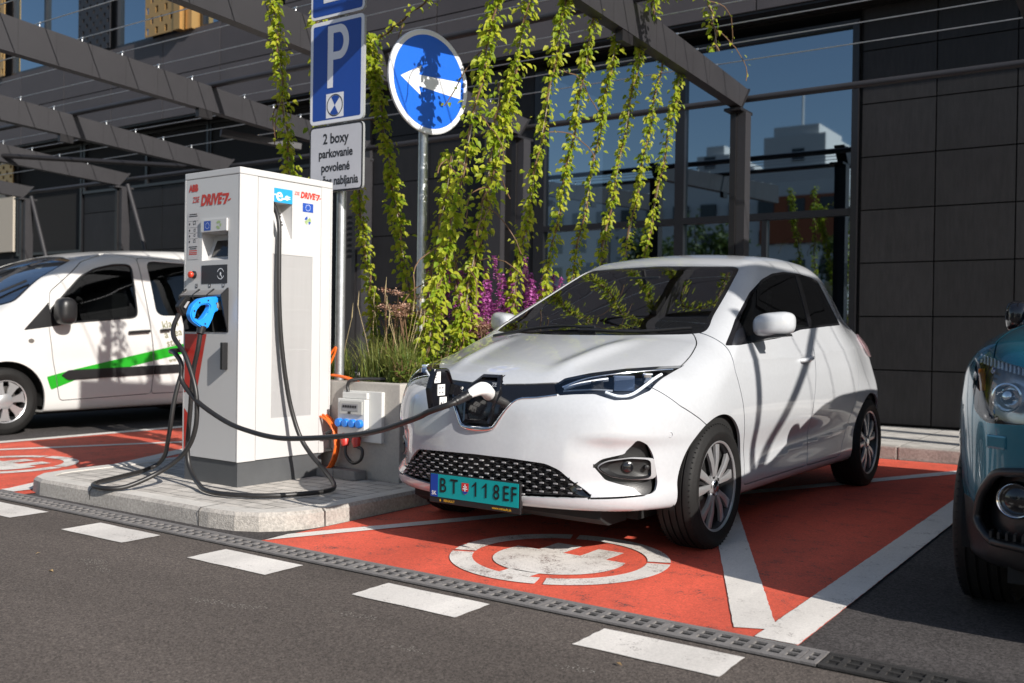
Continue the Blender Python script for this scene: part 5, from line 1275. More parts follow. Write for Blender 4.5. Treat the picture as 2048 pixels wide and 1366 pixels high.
# cables (cabinet space, then placed with the cabinet)
def cable(name, label, pts, r=.0142, group=None, cat='cable', n=8):
    mb = MB(); mb.tube(catmull(pts, n), r, 12); o = mb.build(name, M_CABLE, None, smooth=60); o.location = CH.location; o.rotation_euler = CH.rotation_euler; tag(o, label, cat, group); return o
cable('charging_cable', 'thick black cable from the side outlet, looping over the paving up to the blue gun',
      [(-.055, .285, 1.85), (-.02, .283, 1.80), (.022, .280, 1.70), (.035, .272, 1.50), (.040, .270, 1.30), (.042, .280, 1.09), (.046, .297, .915), (.055, .322, .728), (.075, .35, .555), (.13, .375, .385), (.22, .39, .275), (.36, .375, .19), (.52, .30, .130), (.585, .175, .1175), (.52, -.05, .117), (.40, -.19, .117), (.20, -.27, .117), (.03, -.25, .119), (-.09, -.20, .130), (-.19, -.165, .160), (-.262, -.15, .23), (-.284, -.145, .325), (-.276, -.145, .43), (-.252, -.15, .57), (-.235, -.155, .69), (-.214, -.158, .80), (-.178, -.156, .92), (-.167, -.148, 1.012)])
cable('charging_cable', 'thick black cable from the black gun, looped on the paving left of the cabinet',
      [(-.440, -.110, 1.13), (-.40, -.17, 1.06), (-.33, -.215, .99), (-.22, -.22, .90), (-.145, -.22, .78), (-.103, -.22, .68), (-.090, -.22, .58), (-.100, -.22, .47), (-.146, -.225, .365), (-.22, -.25, .275), (-.30, -.34, .19), (-.345, -.50, .128), (-.41, -.585, .118), (-.56, -.585, .118), (-.66, -.50, .118), (-.74, -.34, .118), (-.82, -.18, .118), (-.90, -.03, .120), (-.90, .06, .15), (-.79, .04, .22), (-.66, -.03, .31), (-.602, -.05, .42), (-.588, -.03, .60), (-.580, .02, .78), (-.575, .10, .95), (-.556, .13, 1.0), (-.53, .14, 1.01)])
def w2ch(p):
    a = CH.rotation_euler.z; dx, dy = p[0]-CH.location.x, p[1]-CH.location.y; return (math.cos(a)*dx+math.sin(a)*dy, -math.sin(a)*dx+math.cos(a)*dy, p[2])
def c2w(p):
    a = CAR_ROT; return (CAR_LOC[0]+math.cos(a)*p[0]-math.sin(a)*p[1], CAR_LOC[1]+math.sin(a)*p[0]+math.cos(a)*p[1], p[2])
plug_end = [w2ch(c2w(p)) for p in ((-.21, -1.03, .640), (-.10, -1.055, .680), (.000, -1.035, .717), (.040, -.965, .747))]
mid = [w2ch(p) for p in ((-4.49, 3.66, .512), (-4.274, 3.65, .474), (-4.068, 3.64, .458), (-3.87, 3.63, .468), (-3.567, 3.61, .502), (-3.25, 3.55, .555))]
cable('charging_cable', 'long black cable sagging from the cabinet to the nose of the white car',
      [(-.530, .16, .93), (-.57, .13, .925), (-.58, .02, .91), (-.50, -.12, .905), (-.34, -.20, .895), (-.255, -.215, .835), (-.245, -.22, .745), (-.180, -.22, .68), (-.050, -.22, .602)]+mid+plug_end, n=8)
ph = thing('charging_plug', 'white curved charging plug pushed into the open port of the car', 'plug', CAR_LOC, CAR_ROT)
mb = MB(); mb.tube(catmull([(.062, -.945, .768), (.070, -.900, .786), (.074, -.868, .785), (.070, -.84, .772), (.050, -.79, .755)], 8), .03, 16, rs=None)
k = len(mb.v); mb2 = MB(); P_ = catmull([(.048, -.960, .758), (.062, -.935, .774), (.072, -.900, .786), (.074, -.868, .785), (.066, -.84, .775), (.040, -.785, .756)], 6)
mb2.tube(P_, .03, 16, rs=[.019+.013*min(1, i/14) for i in range(len(P_))]); mb2.build('grip', M_WHITEPL, ph, smooth=50)
mb = MB(); mb.tube([(.052, -.948, .764), (.030, -.990, .740), (.012, -1.015, .727)], .02, 14, rs=[.0235, .021, .0178])
for q in range(3): mb.tube([Vector((.048, -.956, .760)).lerp(Vector((.018, -1.008, .731)), q*.4+.05), Vector((.048, -.956, .760)).lerp(Vector((.018, -1.008, .731)), q*.4+.18)], .0245-.002*q, 14)
mb.build('strain_relief', M_BLACK, ph, smooth=50)
mb = MB()
for d in (.2, .5, .75): p = Vector((.072, -.90, .786)).lerp(Vector((.066, -.84, .775)), d); mb.tube([p+Vector((.024, -.016, .012)), p+Vector((.027, -.018, .014))], .004, 8)
mb.build('screw', M_BLACK, ph)

# ------------------------------------------------------------------ planter and what hangs on it
M_PLANTER = mat('fair faced concrete', (.40, .375, .34), .85, var=(2.2, .16), var2=(60, .10), bump=(90, .12))
M_SOIL = mat('planter soil', (.045, .032, .022), .95, var=(20, .4))
pt = thing('planter', 'long pale concrete planter behind the charging cabinet', 'planter')
PX0, PX1, PY0, PY1, PZ = -5.50, -4.03, 4.62, 8.70, .715
mb = MB(); mb.box(PX0, PX1, PY0, PY0+.10, .094, PZ, .008); mb.box(PX0, PX0+.10, PY0+.102, PY1, .094, PZ, .008); mb.box(PX1-.10, PX1, PY0+.102, PY1, .094, PZ, .008); mb.box(PX0+.10, PX1-.10, PY1-.1, PY1, .094, PZ-.002, .008); mb.build('wall', M_PLANTER, pt)
mb = MB(); mb.add([(x, y, PZ-.045) for x, y in ((PX0+.09, PY0+.09), (PX1-.09, PY0+.09), (PX1-.09, PY1-.09), (PX0+.09, PY1-.09))], [(0, 1, 2, 3)]); mb.build('soil', M_SOIL, pt)
mt = thing('socket_box', 'grey electrical socket box with four blue outlets fixed to the planter', 'electrical box', (-4.322, PY0, .50))
M_BOXP = mat('pale grey plastic', (.60, .60, .58), .45); M_BLUEP = mat('blue outlet', (.02, .20, .70), .35)
mb = MB(); mb.box(-.168, .168, -.030, .0, -.165, .160, .006); mb.build('back_plate', M_BOXP, mt)
mb = MB(); mb.box(-.172, .062, -.075, -.031, -.125, .110, .006); mb.box(-.150, .062, -.055, -.031, .112, .150, .004); mb.build('housing', M_BOXP, mt)
mb = MB(); mb.box(-.140, .050, -.088, -.0755, .012, .098, .004); mb.build('window_flap', mat('clear flap', (.42, .42, .40), .2, coat=.5), mt)
mb = MB(); mb.box(-.120, .020, -.0905, -.0885, .035, .080); 
mb.build('breaker_row', mat('breaker grey', (.26, .26, .27), .4), mt)
mb = MB()
for k in range(6): mb.box(-.112+k*.021, -.098+k*.021, -.093, -.091, .055, .070)
mb.box(-.065, -.045, -.0935, -.0885, .016, .030); mb.build('breaker', M_BLACK, mt)
for k in range(4):
    mb = MB(); mb.M = Matrix.Translation((-.148+k*.059, -.076, -.045)) @ Matrix.Scale(-1, 4, (0, 1, 0)); mb.lathe([(.027, -.002), (.028, .018), (.024, .026), (.001, .028)], 20, 'y'); mb.build('outlet', M_BLUEP, mt, smooth=40)
for x in (-.12, -.02):
    mb = MB(); mb.tube([(x, -.055, -.120), (x+.01, -.070, -.160), (x+.02, -.075, -.195)], .028, 14, rs=[.024, .030, .022]); mb.build('red_plug', M_REDG, mt, smooth=40)
mb = MB(); mb.tube(catmull([(-.10, -.075, -.19), (-.085, -.085, -.25), (-.02, -.09, -.295), (.045, -.085, -.27), (.05, -.078, -.21), (.0, -.075, -.19)], 6), .011, 8); mb.build('plug_lead', M_CABLE, mt, smooth=60)
mb = MB(); mb.tube(catmull([(-.12, -.035, .15), (-.13, -.03, .19), (-.11, -.02, .225), (-.04, .05, .235), (.06, .12, .235)], 6), .011, 8); mb.build('feed_cable', M_CABLE, mt, smooth=60)
M_BRICK = mat('grey paving block', (.20, .19, .185), .9, var=(12, .2), bump=(120, .3))
for x, a, l in ((-4.60, .02, 'grey paving block lying against the planter, left one of two'), (-4.395, -.05, 'grey paving block lying against the planter, right one of two')):
    mb = MB(); mb.box(-.10, .10, -.05, .05, 0, .058, .004); o = mb.build('paving_block', M_BRICK, None, loc=(x, 4.560, .095)); o.rotation_euler = (0, 0, a); tag(o, l, 'block', 'loose paving blocks')
M_ORANGE = mat('orange cord jacket', (.72, .13, .015), .45)
ec = thing('extension_cord', 'orange extension cord coiled up and hung behind the charging cabinet', 'cord')
rr = random.Random(3)
for k in range(7):
    mb = MB(); ph_ = rr.uniform(0, 6); pts = []
    for i in range(25):
        a = 2*math.pi*i/24; pts.append((-4.655+math.cos(a)*(.115+.012*k*.6)+rr.uniform(-.004, .004), 4.600-.012*k+.005*math.sin(3*a+ph_), .300+math.sin(a)*(.185+.006*(k % 3))+rr.uniform(-.004, .004)))
    mb.tube(pts, .0085, 6, caps=False); mb.build('coil', M_ORANGE, ec, smooth=60)
mb = MB(); mb.tube([(-4.525, 4.53, .40), (-4.555, 4.51, .38), (-4.565, 4.545, .37)], .013, 6); mb.tube([(-4.535, 4.54, .27), (-4.555, 4.505, .27), (-4.57, 4.54, .27)], .013, 6); mb.build('tie', M_CABLE, ec)
for dy in (0, .022):
    mb = MB(); mb.tube(catmull([(-4.72, 4.58, .55), (-4.73, 4.60, .70), (-4.66, 4.62+dy, .748), (-4.54, 4.63+dy, .742), (-4.45, 4.635+dy, .722), (-4.42, 4.70, .69)], 6), .009, 6); mb.build('lead', M_ORANGE, ec, smooth=60)
mb = MB(); mb.tube(catmull([(-4.78, 4.66, .73), (-4.775, 4.70, .82), (-4.74, 4.73, .90), (-4.715, 4.745, .93), (-4.725, 4.72, .85), (-4.76, 4.68, .76)], 6), .009, 6); mb.build('lead', M_ORANGE, ec, smooth=60)

# ------------------------------------------------------------------ road signs
M_SBLUE = mat('sign blue', (.012, .058, .30), .38, var=(4, .05)); M_SBLUE_LIT = mat('sunlit sign blue', (.008, .115, .60), .38)  # brighter copy of the sign blue paints in full sun on the arrow sign
M_SWHITE = mat('sign white', (.70, .71, .74), .42, var=(5, .04)); M_SBACK = mat('sign back', (.40, .41, .42), .5, metal=.5); M_SPLATE = mat('greyed notice white', (.50, .50, .53), .45, var=(6, .06)); M_SINK = mat('sign black', (.02, .02, .022), .5)
def pole(t, x, y, z1, r=.032):
    mb = MB(); mb.tube([(0, 0, .60-.0), (0, 0, z1)], r, 18); mb.build('pole', M_ZINC, t, smooth=50)
sg = thing('parking_sign', 'blue parking sign stack with a white notice board on a galvanised pole', 'sign', (-4.735, 4.80, 0)); pole(sg, 0, 0, 3.95)
def rrect(w, h, r): return rounded([(-w/2, -h/2), (w/2, -h/2), (w/2, h/2), (-w/2, h/2)], r, 4)
def board(nm, zc, w, h, face, rim, parent, r=.04, stripe=None):
    mb = MB(); mb.M = Matrix.Translation((0, 0, zc)); P = rrect(w, h, r); mb.mi = 0; mb.prism(P, -.060, -.042, 'y')
    o = mb.build(nm, [M_SBACK], parent); b = MB(); b.M = frame((0, -.0605, zc), (1, 0, 0), (0, 0, 1)); b.mi = 1; b.add([(x, y, 0) for x, y in P], [tuple(range(len(P)))])
    lay = [(rim[0], 1, .0006)]+([(rim[1], 0, .0012)]) if rim else []
    for (i, mi, d) in lay:
        q = rrect(w-2*i, h-2*i, max(r-i, .008)); b.mi = mi; b.add([(x, y, d) for x, y in q], [tuple(range(len(q)))])
    b.build('face', [face[0], face[1]], o); return o
b1 = board('sign_board', 2.802, .500, .700, (M_SBLUE, M_SWHITE), (.004, .026), sg)
A_ = []; F0 = frame((0, -.0627, 2.802), (1, 0, 0), (0, 0, 1))
def pglyph():
    """P drawn as stem and bowl"""
    st_ = [(-.075, -.175), (-.022, -.175), (-.022, .245), (-.075, .245)]; o = []
    o.append(([(x, y, 0) for x, y in st_], [(0, 1, 2, 3)]))
    outer = [(-.022, .245), (.035, .245)]+[(.035+math.cos(math.radians(a))*.088, .128+math.sin(math.radians(a))*.117) for a in range(80, -91, -10)]+[(-.022, .011)]
    inner = [(-.022, .192), (.030, .192)]+[(.030+math.cos(math.radians(a))*.043, .128+math.sin(math.radians(a))*.064) for a in range(80, -91, -10)]+[(-.022, .064)]
    n = len(outer); o.append(([(x, y, 0) for x, y in outer+inner], [(i, i+1, n+i+1, n+i) for i in range(n-1)])); return o
for v, f in pglyph(): A_.append((F0 @ Matrix.Translation((-.01, .065, 0)), v, f, 0))
A_.append((F0 @ Matrix.Translation((-.012, -.232, 0)), *rect(.165, .165), 0))
Fd = F0 @ Matrix.Translation((-.012, -.232, .0008)); A_.append((Fd, *arcshape(.068, .075, 0, 360, 30), 1))
for a in (90, 270):
    A_.append((Fd, [(0, 0, 0)]+[(math.cos(math.radians(a+q))*.066, math.sin(math.radians(a+q))*.066, 0) for q in range(-42, 43, 12)], [tuple(range(8))], 2))
paint_art('lettering', b1, A_, [M_SWHITE, M_SINK, M_SBLUE])
b2 = board('sign_board', 3.290, .500, .235, (M_SBLUE, M_SWHITE), (.0005, .018), sg)
F2 = frame((0, -.0627, 3.290), (1, 0, 0), (0, 0, 1)); A_ = [(F2 @ Matrix.Translation((.02, .045, 0)), *rect(.30, .12), 0)]
v, f = text_geo('02', .125, .004, sx=.9, spacing=1.1); A_.append((F2 @ Matrix.Translation((.0, .058, .0008)), v, f, 1)); paint_art('lettering', b2, A_, [M_SWHITE, M_SINK])
b3 = board('notice_board', 2.213, .500, .455, (M_SPLATE, M_SINK), (.008, .013), sg)
F3 = frame((0, -.0628, 2.213), (1, 0, 0), (0, 0, 1)); A_ = []
for s, z, h in (('2 boxy', .132, .098), ('parkovanie', .033, .082), ('povolené', -.062, .082), ('počas nabíjania', -.155, .082)):
    v, f = text_geo(s, h, .0022, sx=.88 if len(s) < 12 else .80); A_.append((F3 @ Matrix.Translation((.0 if len(s) < 12 else .01, z, 0)), v, f, 0))
paint_art('lettering', b3, A_, [M_SINK])
mb = MB()
for z in (2.08, 2.35, 2.55, 3.05, 3.26): mb.box(-.045, .045, -.041, .036, z-.018, z+.018)
mb.build('clamp', M_ZINC, sg)
rs_ = thing('arrow_sign', 'round blue sign with a white arrow pointing left on a galvanised pole', 'sign', (-4.40, 5.255, 0), math.radians(-9.5)); pole(rs_, 0, 0, 2.95, .034)
mb = MB(); mb.M = Matrix.Translation((0, 0, 2.782)); mb.lathe([(.001, .040), (.352, .040), (.360, .044), (.360, .060), (.350, .066), (.340, .062), (.001, .062)], 64, 'x'); b = mb.build('disc', [M_SWHITE], rs_, smooth=30)
FA = frame((.0630, 0, 2.782), (0, 1, 0), (0, 0, 1)); A_ = [(FA, *disc(.322, 64), 0)]
ar = [(-.263, -.004), (-.077, .100), (-.102, .031), (.289, .051), (.287, -.068), (-.101, -.047), (-.078, -.109)]
A_.append((FA @ Matrix.Translation((0, 0, .0012)), [(x, y, 0) for x, y in ar], [(0, 6, 5, 2, 1), (2, 5, 4, 3)], 1)); paint_art('face', b, A_, [M_SBLUE_LIT, M_SWHITE])
mb = MB(); mb.box(-.04, .042, -.045, .045, 2.56, 2.60); mb.box(-.04, .042, -.045, .045, 2.92, 2.96); mb.build('clamp', M_ZINC, rs_)
# ------------------------------------------------------------------ white van on the left
VAN_LOC = (-10.10, 4.893, 0)
_vW = spl([-1.1, -.8, -.5, -.2, .2, .8, 2.5, 3.6, 4.0], [.60, .76, .85, .888, .900, .905, .905, .895, .82])
_vz = spl([.1, .2, .3, .5, .7, .9, 1.05, 1.2, 1.4, 1.7, 1.82, 1.95, 2.1], [-.07, -.035, -.012, -.004, 0, -.006, -.020, -.040, -.075, -.140, -.180, -.27, -.42])
_vT = spl([-1.4, -.95, -.80, -.5, -.25, -.10, .43, .755, 1.0, 1.19, 1.5, 1.77, 2.4, 3.7, 4.2], [.55, .80, .92, 1.04, 1.12, 1.20, 1.585, 1.748, 1.825, 1.862, 1.900, 1.925, 1.955, 1.945, 1.9])
_vc = spl([0, .3, .5, .65, .75, .85, .95], [0, .03, .09, .18, .29, .48, .85])
def vanF(x, y, z):
    ax = np.abs(x); W = _vW(y)+_vz(z)+.012*bump2(y, z, .0, .62, .5, .18)-.012*bump2(y, z, 1.6, .72, 1.2, .09)
    fs = (ax-W)*.96; T = _vT(y-.10*ax**2)-ax**2*(.12-.05*sstep(-.2, .4, y)); ft = (z-T)*.86
    y0 = -.93+.10*sstep(.55, .95, z)+.05*sstep(.4, .2, z); ff = (y0+_vc(ax)-y)*.85; fb = (y-(3.78-.10*sstep(1.0, 1.9, z)))*.95
    f = smax(ft, fs, .17-.05*sstep(-.2, .5, y)); f = smax(f, ff, .14); f = smax(f, fb, .12); return smax(f, .20-z, .04)
def glue_x(F, pts, sgn, off):
    """drop (y,z) points onto the flank of a body"""
    y = np.array([p[0] for p in pts], float); z = np.array([p[1] for p in pts], float); a = np.full(y.shape, .3); b = np.full(y.shape, 1.2)
    for _ in range(30):
        c = (a+b)/2; m = F(sgn*c, y, z) < 0; a = np.where(m, c, a); b = np.where(m, b, c)
    return [(sgn*(c+off), yy, zz) for c, yy, zz in zip(a, y, z)]
def side_print(name, F, s, size, y, z, ang, m, parent, sx=.9, bold=.001, off=.003):
    v, f = text_geo(s, size, bold, sx=sx, align='LEFT', spacing=1.05); ca, sa = math.cos(ang), math.sin(ang)
    P = [(y+a*ca-b*sa, z+a*sa+b*ca) for a, b, _ in v]; mb = MB(); mb.add(glue_x(F, P, 1, off), f); return mb.build(name, m, parent)
M_VANP = mat('white van paint', (.58, .575, .56), .32, coat=.8, var=(2.5, .03)); M_GREENV = mat('green vinyl', (.015, .30, .015), .35); M_INKV = mat('olive print', (.16, .16, .07), .5)
M_VANGLASS = glassmat('van side glass', (.26, .28, .28), refl_boost=.03); M_VANSCREEN = glassmat('van windscreen glass', (.35, .4, .42), ior=1.6, refl_boost=.36)
def make_van():
    t = thing('van', 'white van with a green stripe and lettering parked beyond the charging cabinet', 'van', VAN_LOC); A = np.abs
    sh = Shell(vanF, (-1.02, -1.1, .14), (1.02, 4.0, 2.06), .024)
    WIN = rounded([(.60, 1.085), (.545, 1.10), (.43, 1.19), (.80, 1.56), (.98, 1.655), (1.20, 1.712), (1.37, 1.722), (1.405, 1.69), (1.42, 1.19), (1.38, 1.155)], .05)
    WIN2 = rounded([(1.60, 1.745), (1.655, 1.22), (1.72, 1.18), (2.75, 1.21), (2.80, 1.26), (2.80, 1.74), (2.74, 1.78), (1.66, 1.78)], .05)
    SAIL = rounded([(.165, 1.005), (.435, 1.285), (.445, 1.20), (.56, 1.085), (.55, 1.06)], .015)
    WS = [(0, 1.21), (.35, 1.215), (.62, 1.235), (.745, 1.28), (.735, 1.36), (.655, 1.66), (.60, 1.735), (.30, 1.79), (0, 1.80)]; WS = rounded(WS+[(-x, z) for x, z in WS[::-1][1:-1]], .04)
    FD = rounded([(.455, 1.39), (.425, 1.02), (.46, .70), (.535, .31), (1.575, .335), (1.61, .66), (1.545, 1.30), (1.49, 1.80), (1.2, 1.84), (.86, 1.72)], .04)
    SD_ = rounded([(1.58, .335), (1.615, .66), (1.55, 1.30), (1.495, 1.80), (2.7, 1.85), (2.85, 1.80), (2.85, .335)], .04)
    ST = [(.62, .612), (.54, .565), (.61, .512), (2.9, .585), (2.9, .675)]
    GS = [(.393, .551), (.442, .421), (.70, .512), (1.98, .763), (2.9, .945), (2.9, 1.06), (1.98, .875), (.62, .605)]
    S = lambda poly: (lambda x, y, z: np.where(x > .3, sdpoly(y, z, poly), 1.0)); S2 = lambda poly: (lambda x, y, z: np.where(A(x) > .3, sdpoly(y, z, poly), 1.0))
    win, win2, sail, fd, sd, st, gs = S2(WIN), S2(WIN2), S2(SAIL), S2(FD), S2(SD_), S2(ST), S(GS)
    ws = lambda x, y, z: np.where((y < 1.2) & (y > -.5), sdpoly(x, z, WS), 1.0); wsi = lambda x, y, z: ws(x, y, z)+.03
    arch = lambda x, y, z: np.where(A(x) > .3, np.minimum(np.hypot(y, (z-.325)*np.where(z < .325, .3, 1))-.385, np.hypot(y-3.0, (z-.325)*np.where(z < .325, .3, 1))-.37), 1.0)
    lamp = lambda x, y, z: np.where(y < .2, np.hypot((A(x)-.66)/1.4, (z-.84)/1.0)-.10, 1.0)
    G = .004
    for fn in (win, win2, sail, ws, wsi, arch, st, gs, lamp): sh.cut(fn)
    for fn in (fd, sd): sh.cut(lambda x, y, z: fn(x, y, z)+G); sh.cut(lambda x, y, z: fn(x, y, z)-G)
    sh.finish(); c = tuple(sh.C.T); free = ff_ = np.ones(len(sh.C), bool); q = lambda fn: fn(*c)
    free = free & ~(q(arch) < 0); m_ws = free & (q(wsi) < 0); m_wb = free & (q(ws) < 0) & ~m_ws; m_w = free & (q(win) < 0); m_w2 = free & (q(win2) < 0); m_sl = free & (q(sail) < 0) & ~m_w; m_l = free & (q(lamp) < 0)
    free &= ~(m_ws | m_wb | m_w | m_w2 | m_sl | m_l); gap = (A(q(fd)) < G) | (A(q(sd)) < G); m_fd = free & (q(fd) < -G); m_sd = free & (q(sd) < -G) & ~m_fd; m_g = free & ~gap & (q(gs) < 0) & ~(q(st) < 0); m_s = free & ~gap & (q(st) < 0)
    sh.part('body', free & ~gap & ~m_fd & ~m_sd, M_VANP, t, flange=.02); R_ = c[0] > 0
    for sg_ in (R_, ~R_):
        d1 = sh.part('front_door', m_fd & sg_, M_VANP, t, flange=.02); d2 = sh.part('sliding_door', m_sd & sg_, M_VANP, t, flange=.02)
        sh.part('side_window', m_w & sg_, M_VANGLASS, d1, offset=-.006, flange=0); sh.part('side_window', m_w2 & sg_, M_VANGLASS, d2, offset=-.006, flange=0); sh.part('corner_trim', m_sl & sg_, M_BLACK, t, offset=-.002, flange=.01)
        sh.part('rubbing_strip', m_s & sg_, M_BLACK, t, offset=.012, flange=.016); hl = sh.part('headlamp', m_l & sg_, M_LENS, t, flange=.01); sh.part('lamp_bowl', m_l & sg_, M_CHROME, hl, offset=-.05, flange=0)
        if sg_ is R_:
            rim_ = MB(); pts = catmull([(a, b, 0) for a, b in rounded(WIN, .03)]+[(*rounded(WIN, .03)[0], 0)], 2); rim_.tube(glue_x(vanF, [(p.x, p.y) for p in pts], 1, .001), .010, 6, caps=False); rim_.build('window_seal', M_BLACK, d1, smooth=50)
            h = MB(); h.tube(glue_x(vanF, [(1.29, .995), (1.36, 1.0), (1.46, 1.008), (1.54, 1.012)], 1, .028), .016, 8); h.build('door_handle', M_BLACK, d1, smooth=50)
            h = MB(); h.tube(glue_x(vanF, [(1.68, 1.02), (1.80, 1.03)], 1, .028), .016, 8); h.build('door_handle', M_BLACK, d2, smooth=50)
            ang = .17
            for s_, y_, z_ in (('kladi', 1.715, 1.075), ('a rea', 1.740, .970), ('stav', 1.765, .875)): side_print('lettering', vanF, s_, .115, y_, z_, ang, M_INKV, d2, sx=.95)
            side_print('lettering', vanF, 'www.', .075, 1.80, .688, ang, M_INKV, d2)
            e = MB(); e.add(glue_x(vanF, [(.24+math.cos(a)*.03, .905+math.sin(a)*.022) for a in [i*.52 for i in range(12)]], 1, .003), [tuple(range(12))]); e.build('repeater_lamp', M_SINK_V, t)
            m_ = capsule_body('door_mirror', lambda x, y, z: (A((x-1.02)/.10)**3+A((y-.515)/.095)**2.6+A((z-1.20)/.135)**3.2)**(1/3)*.1-.1, (.88, .36, 1.02), (1.18, .66, 1.38), .014, M_BLACK, d1); a_ = MB(); a_.bar((.86, .53, 1.10), (1.0, .52, 1.10), .08, .06); a_.build('mirror_arm', M_BLACK, m_)
    sh.part('green_stripe', m_g, M_GREENV, t, offset=.0025, flange=.002)
    sh.part('windscreen', m_ws, M_VANSCREEN, t, offset=-.004, flange=0); sh.part('windscreen_border', m_wb, M_GLOSSBLACK, t, offset=-.003, flange=.004)
    u = MB(); u.box(-.72, .72, -.6, 3.5, .17, .30); u.build('underbody', M_LINER, t)
    li = MB(); li.box(-.78, .78, .55, 3.6, .32, 1.05); li.box(-.70, .70, -.7, .5, .5, 1.0); li.box(-.74, .74, 1.75, 1.85, 1.0, 1.75); li.build('cabin', M_LINER, t)
    for x in (-.42, .42):
        s_ = MB(); s_.box(x-.24, x+.24, 1.25, 1.45, .9, 1.42, .05); s_.box(x-.12, x+.12, 1.30, 1.42, 1.45, 1.63, .03); s_.build('front_seat', M_SEAT, t, smooth=50)
    wp = MB(); wp.tube([(.25, -.10, 1.22), (.62, .34, 1.50)], .012, 6); wp.build('wiper', M_BLACK, t)
    for yc in (0, 3.0):
        for s_ in (1, -1):
            make_wheel(t, s_, yc, .895, .325, .205, .205, style='trim')
            l_ = MB(); n = 16; l_.add([(s_*x_, yc+math.cos(math.radians(-10+200*i/n))*.40, max(.325+math.sin(math.radians(-10+200*i/n))*.40, .24)) for i in range(n+1) for x_ in (.45, .86)], [(2*i, 2*i+1, 2*i+3, 2*i+2) for i in range(n)]); l_.build('wheel_arch_liner', M_LINER, t)
    return t
M_SINK_V = mat('grey lamp lens', (.12, .11, .10), .3)
make_van()

# ------------------------------------------------------------------ teal crossover on the right
SUV_LOC = (.165, 4.36, 0)
_sW = spl([-.9, -.7, -.5, -.3, 0, .5, 1.8, 2.6, 3.2, 3.5], [.66, .76, .83, .862, .885, .885, .885, .89, .86, .78])
_sz = spl([.1, .25, .4, .6, .75, .9, 1.0, 1.1, 1.3, 1.5, 1.65], [-.08, -.03, -.012, -.004, 0, -.008, -.03, -.075, -.19, -.285, -.40])
_sT = spl([-1.2, -.80, -.70, -.5, -.2, .2, .45, .75, 1.1, 1.35, 1.7, 2.2, 2.8, 3.2, 3.6], [.70, .95, 1.01, 1.065, 1.115, 1.15, 1.17, 1.275, 1.455, 1.555, 1.605, 1.605, 1.55, 1.46, 1.3])
_sc = spl([0, .3, .5, .62, .72, .80, .86, .95], [0, .018, .06, .11, .18, .29, .42, .75])
_sy = spl([.1, .25, .4, .55, .75, .9, 1.0, 1.2], [-.60, -.72, -.765, -.76, -.765, -.735, -.68, -.4])
def suvF(x, y, z):
    ax = np.abs(x); W = _sW(y)+_sz(z)+.02*bump2(y, z, 0, .62, .42, .26)
    fs = (ax-W)*.96; T = _sT(y-.12*ax**2)-ax**2*(.06+.09*sstep(.9, 1.5, y)); ft = (z-T)*.88
    ff = (_sy(z)+_sc(ax)-y)*.85; fb = (y-(3.45-.25*sstep(.9, 1.5, z)))*.95
    f = smax(ft, fs, .13); f = smax(f, ff, .07); f = smax(f, fb, .12); return smax(f, .24-z, .05)
M_TEAL2 = mat('teal metallic paint', (.010, .14, .21), .26, metal=.45, coat=1.0, var=(2, .05))
M_SLENS = glassmat('crossover lamp lens', (.9, .92, .93), refl_boost=.03)
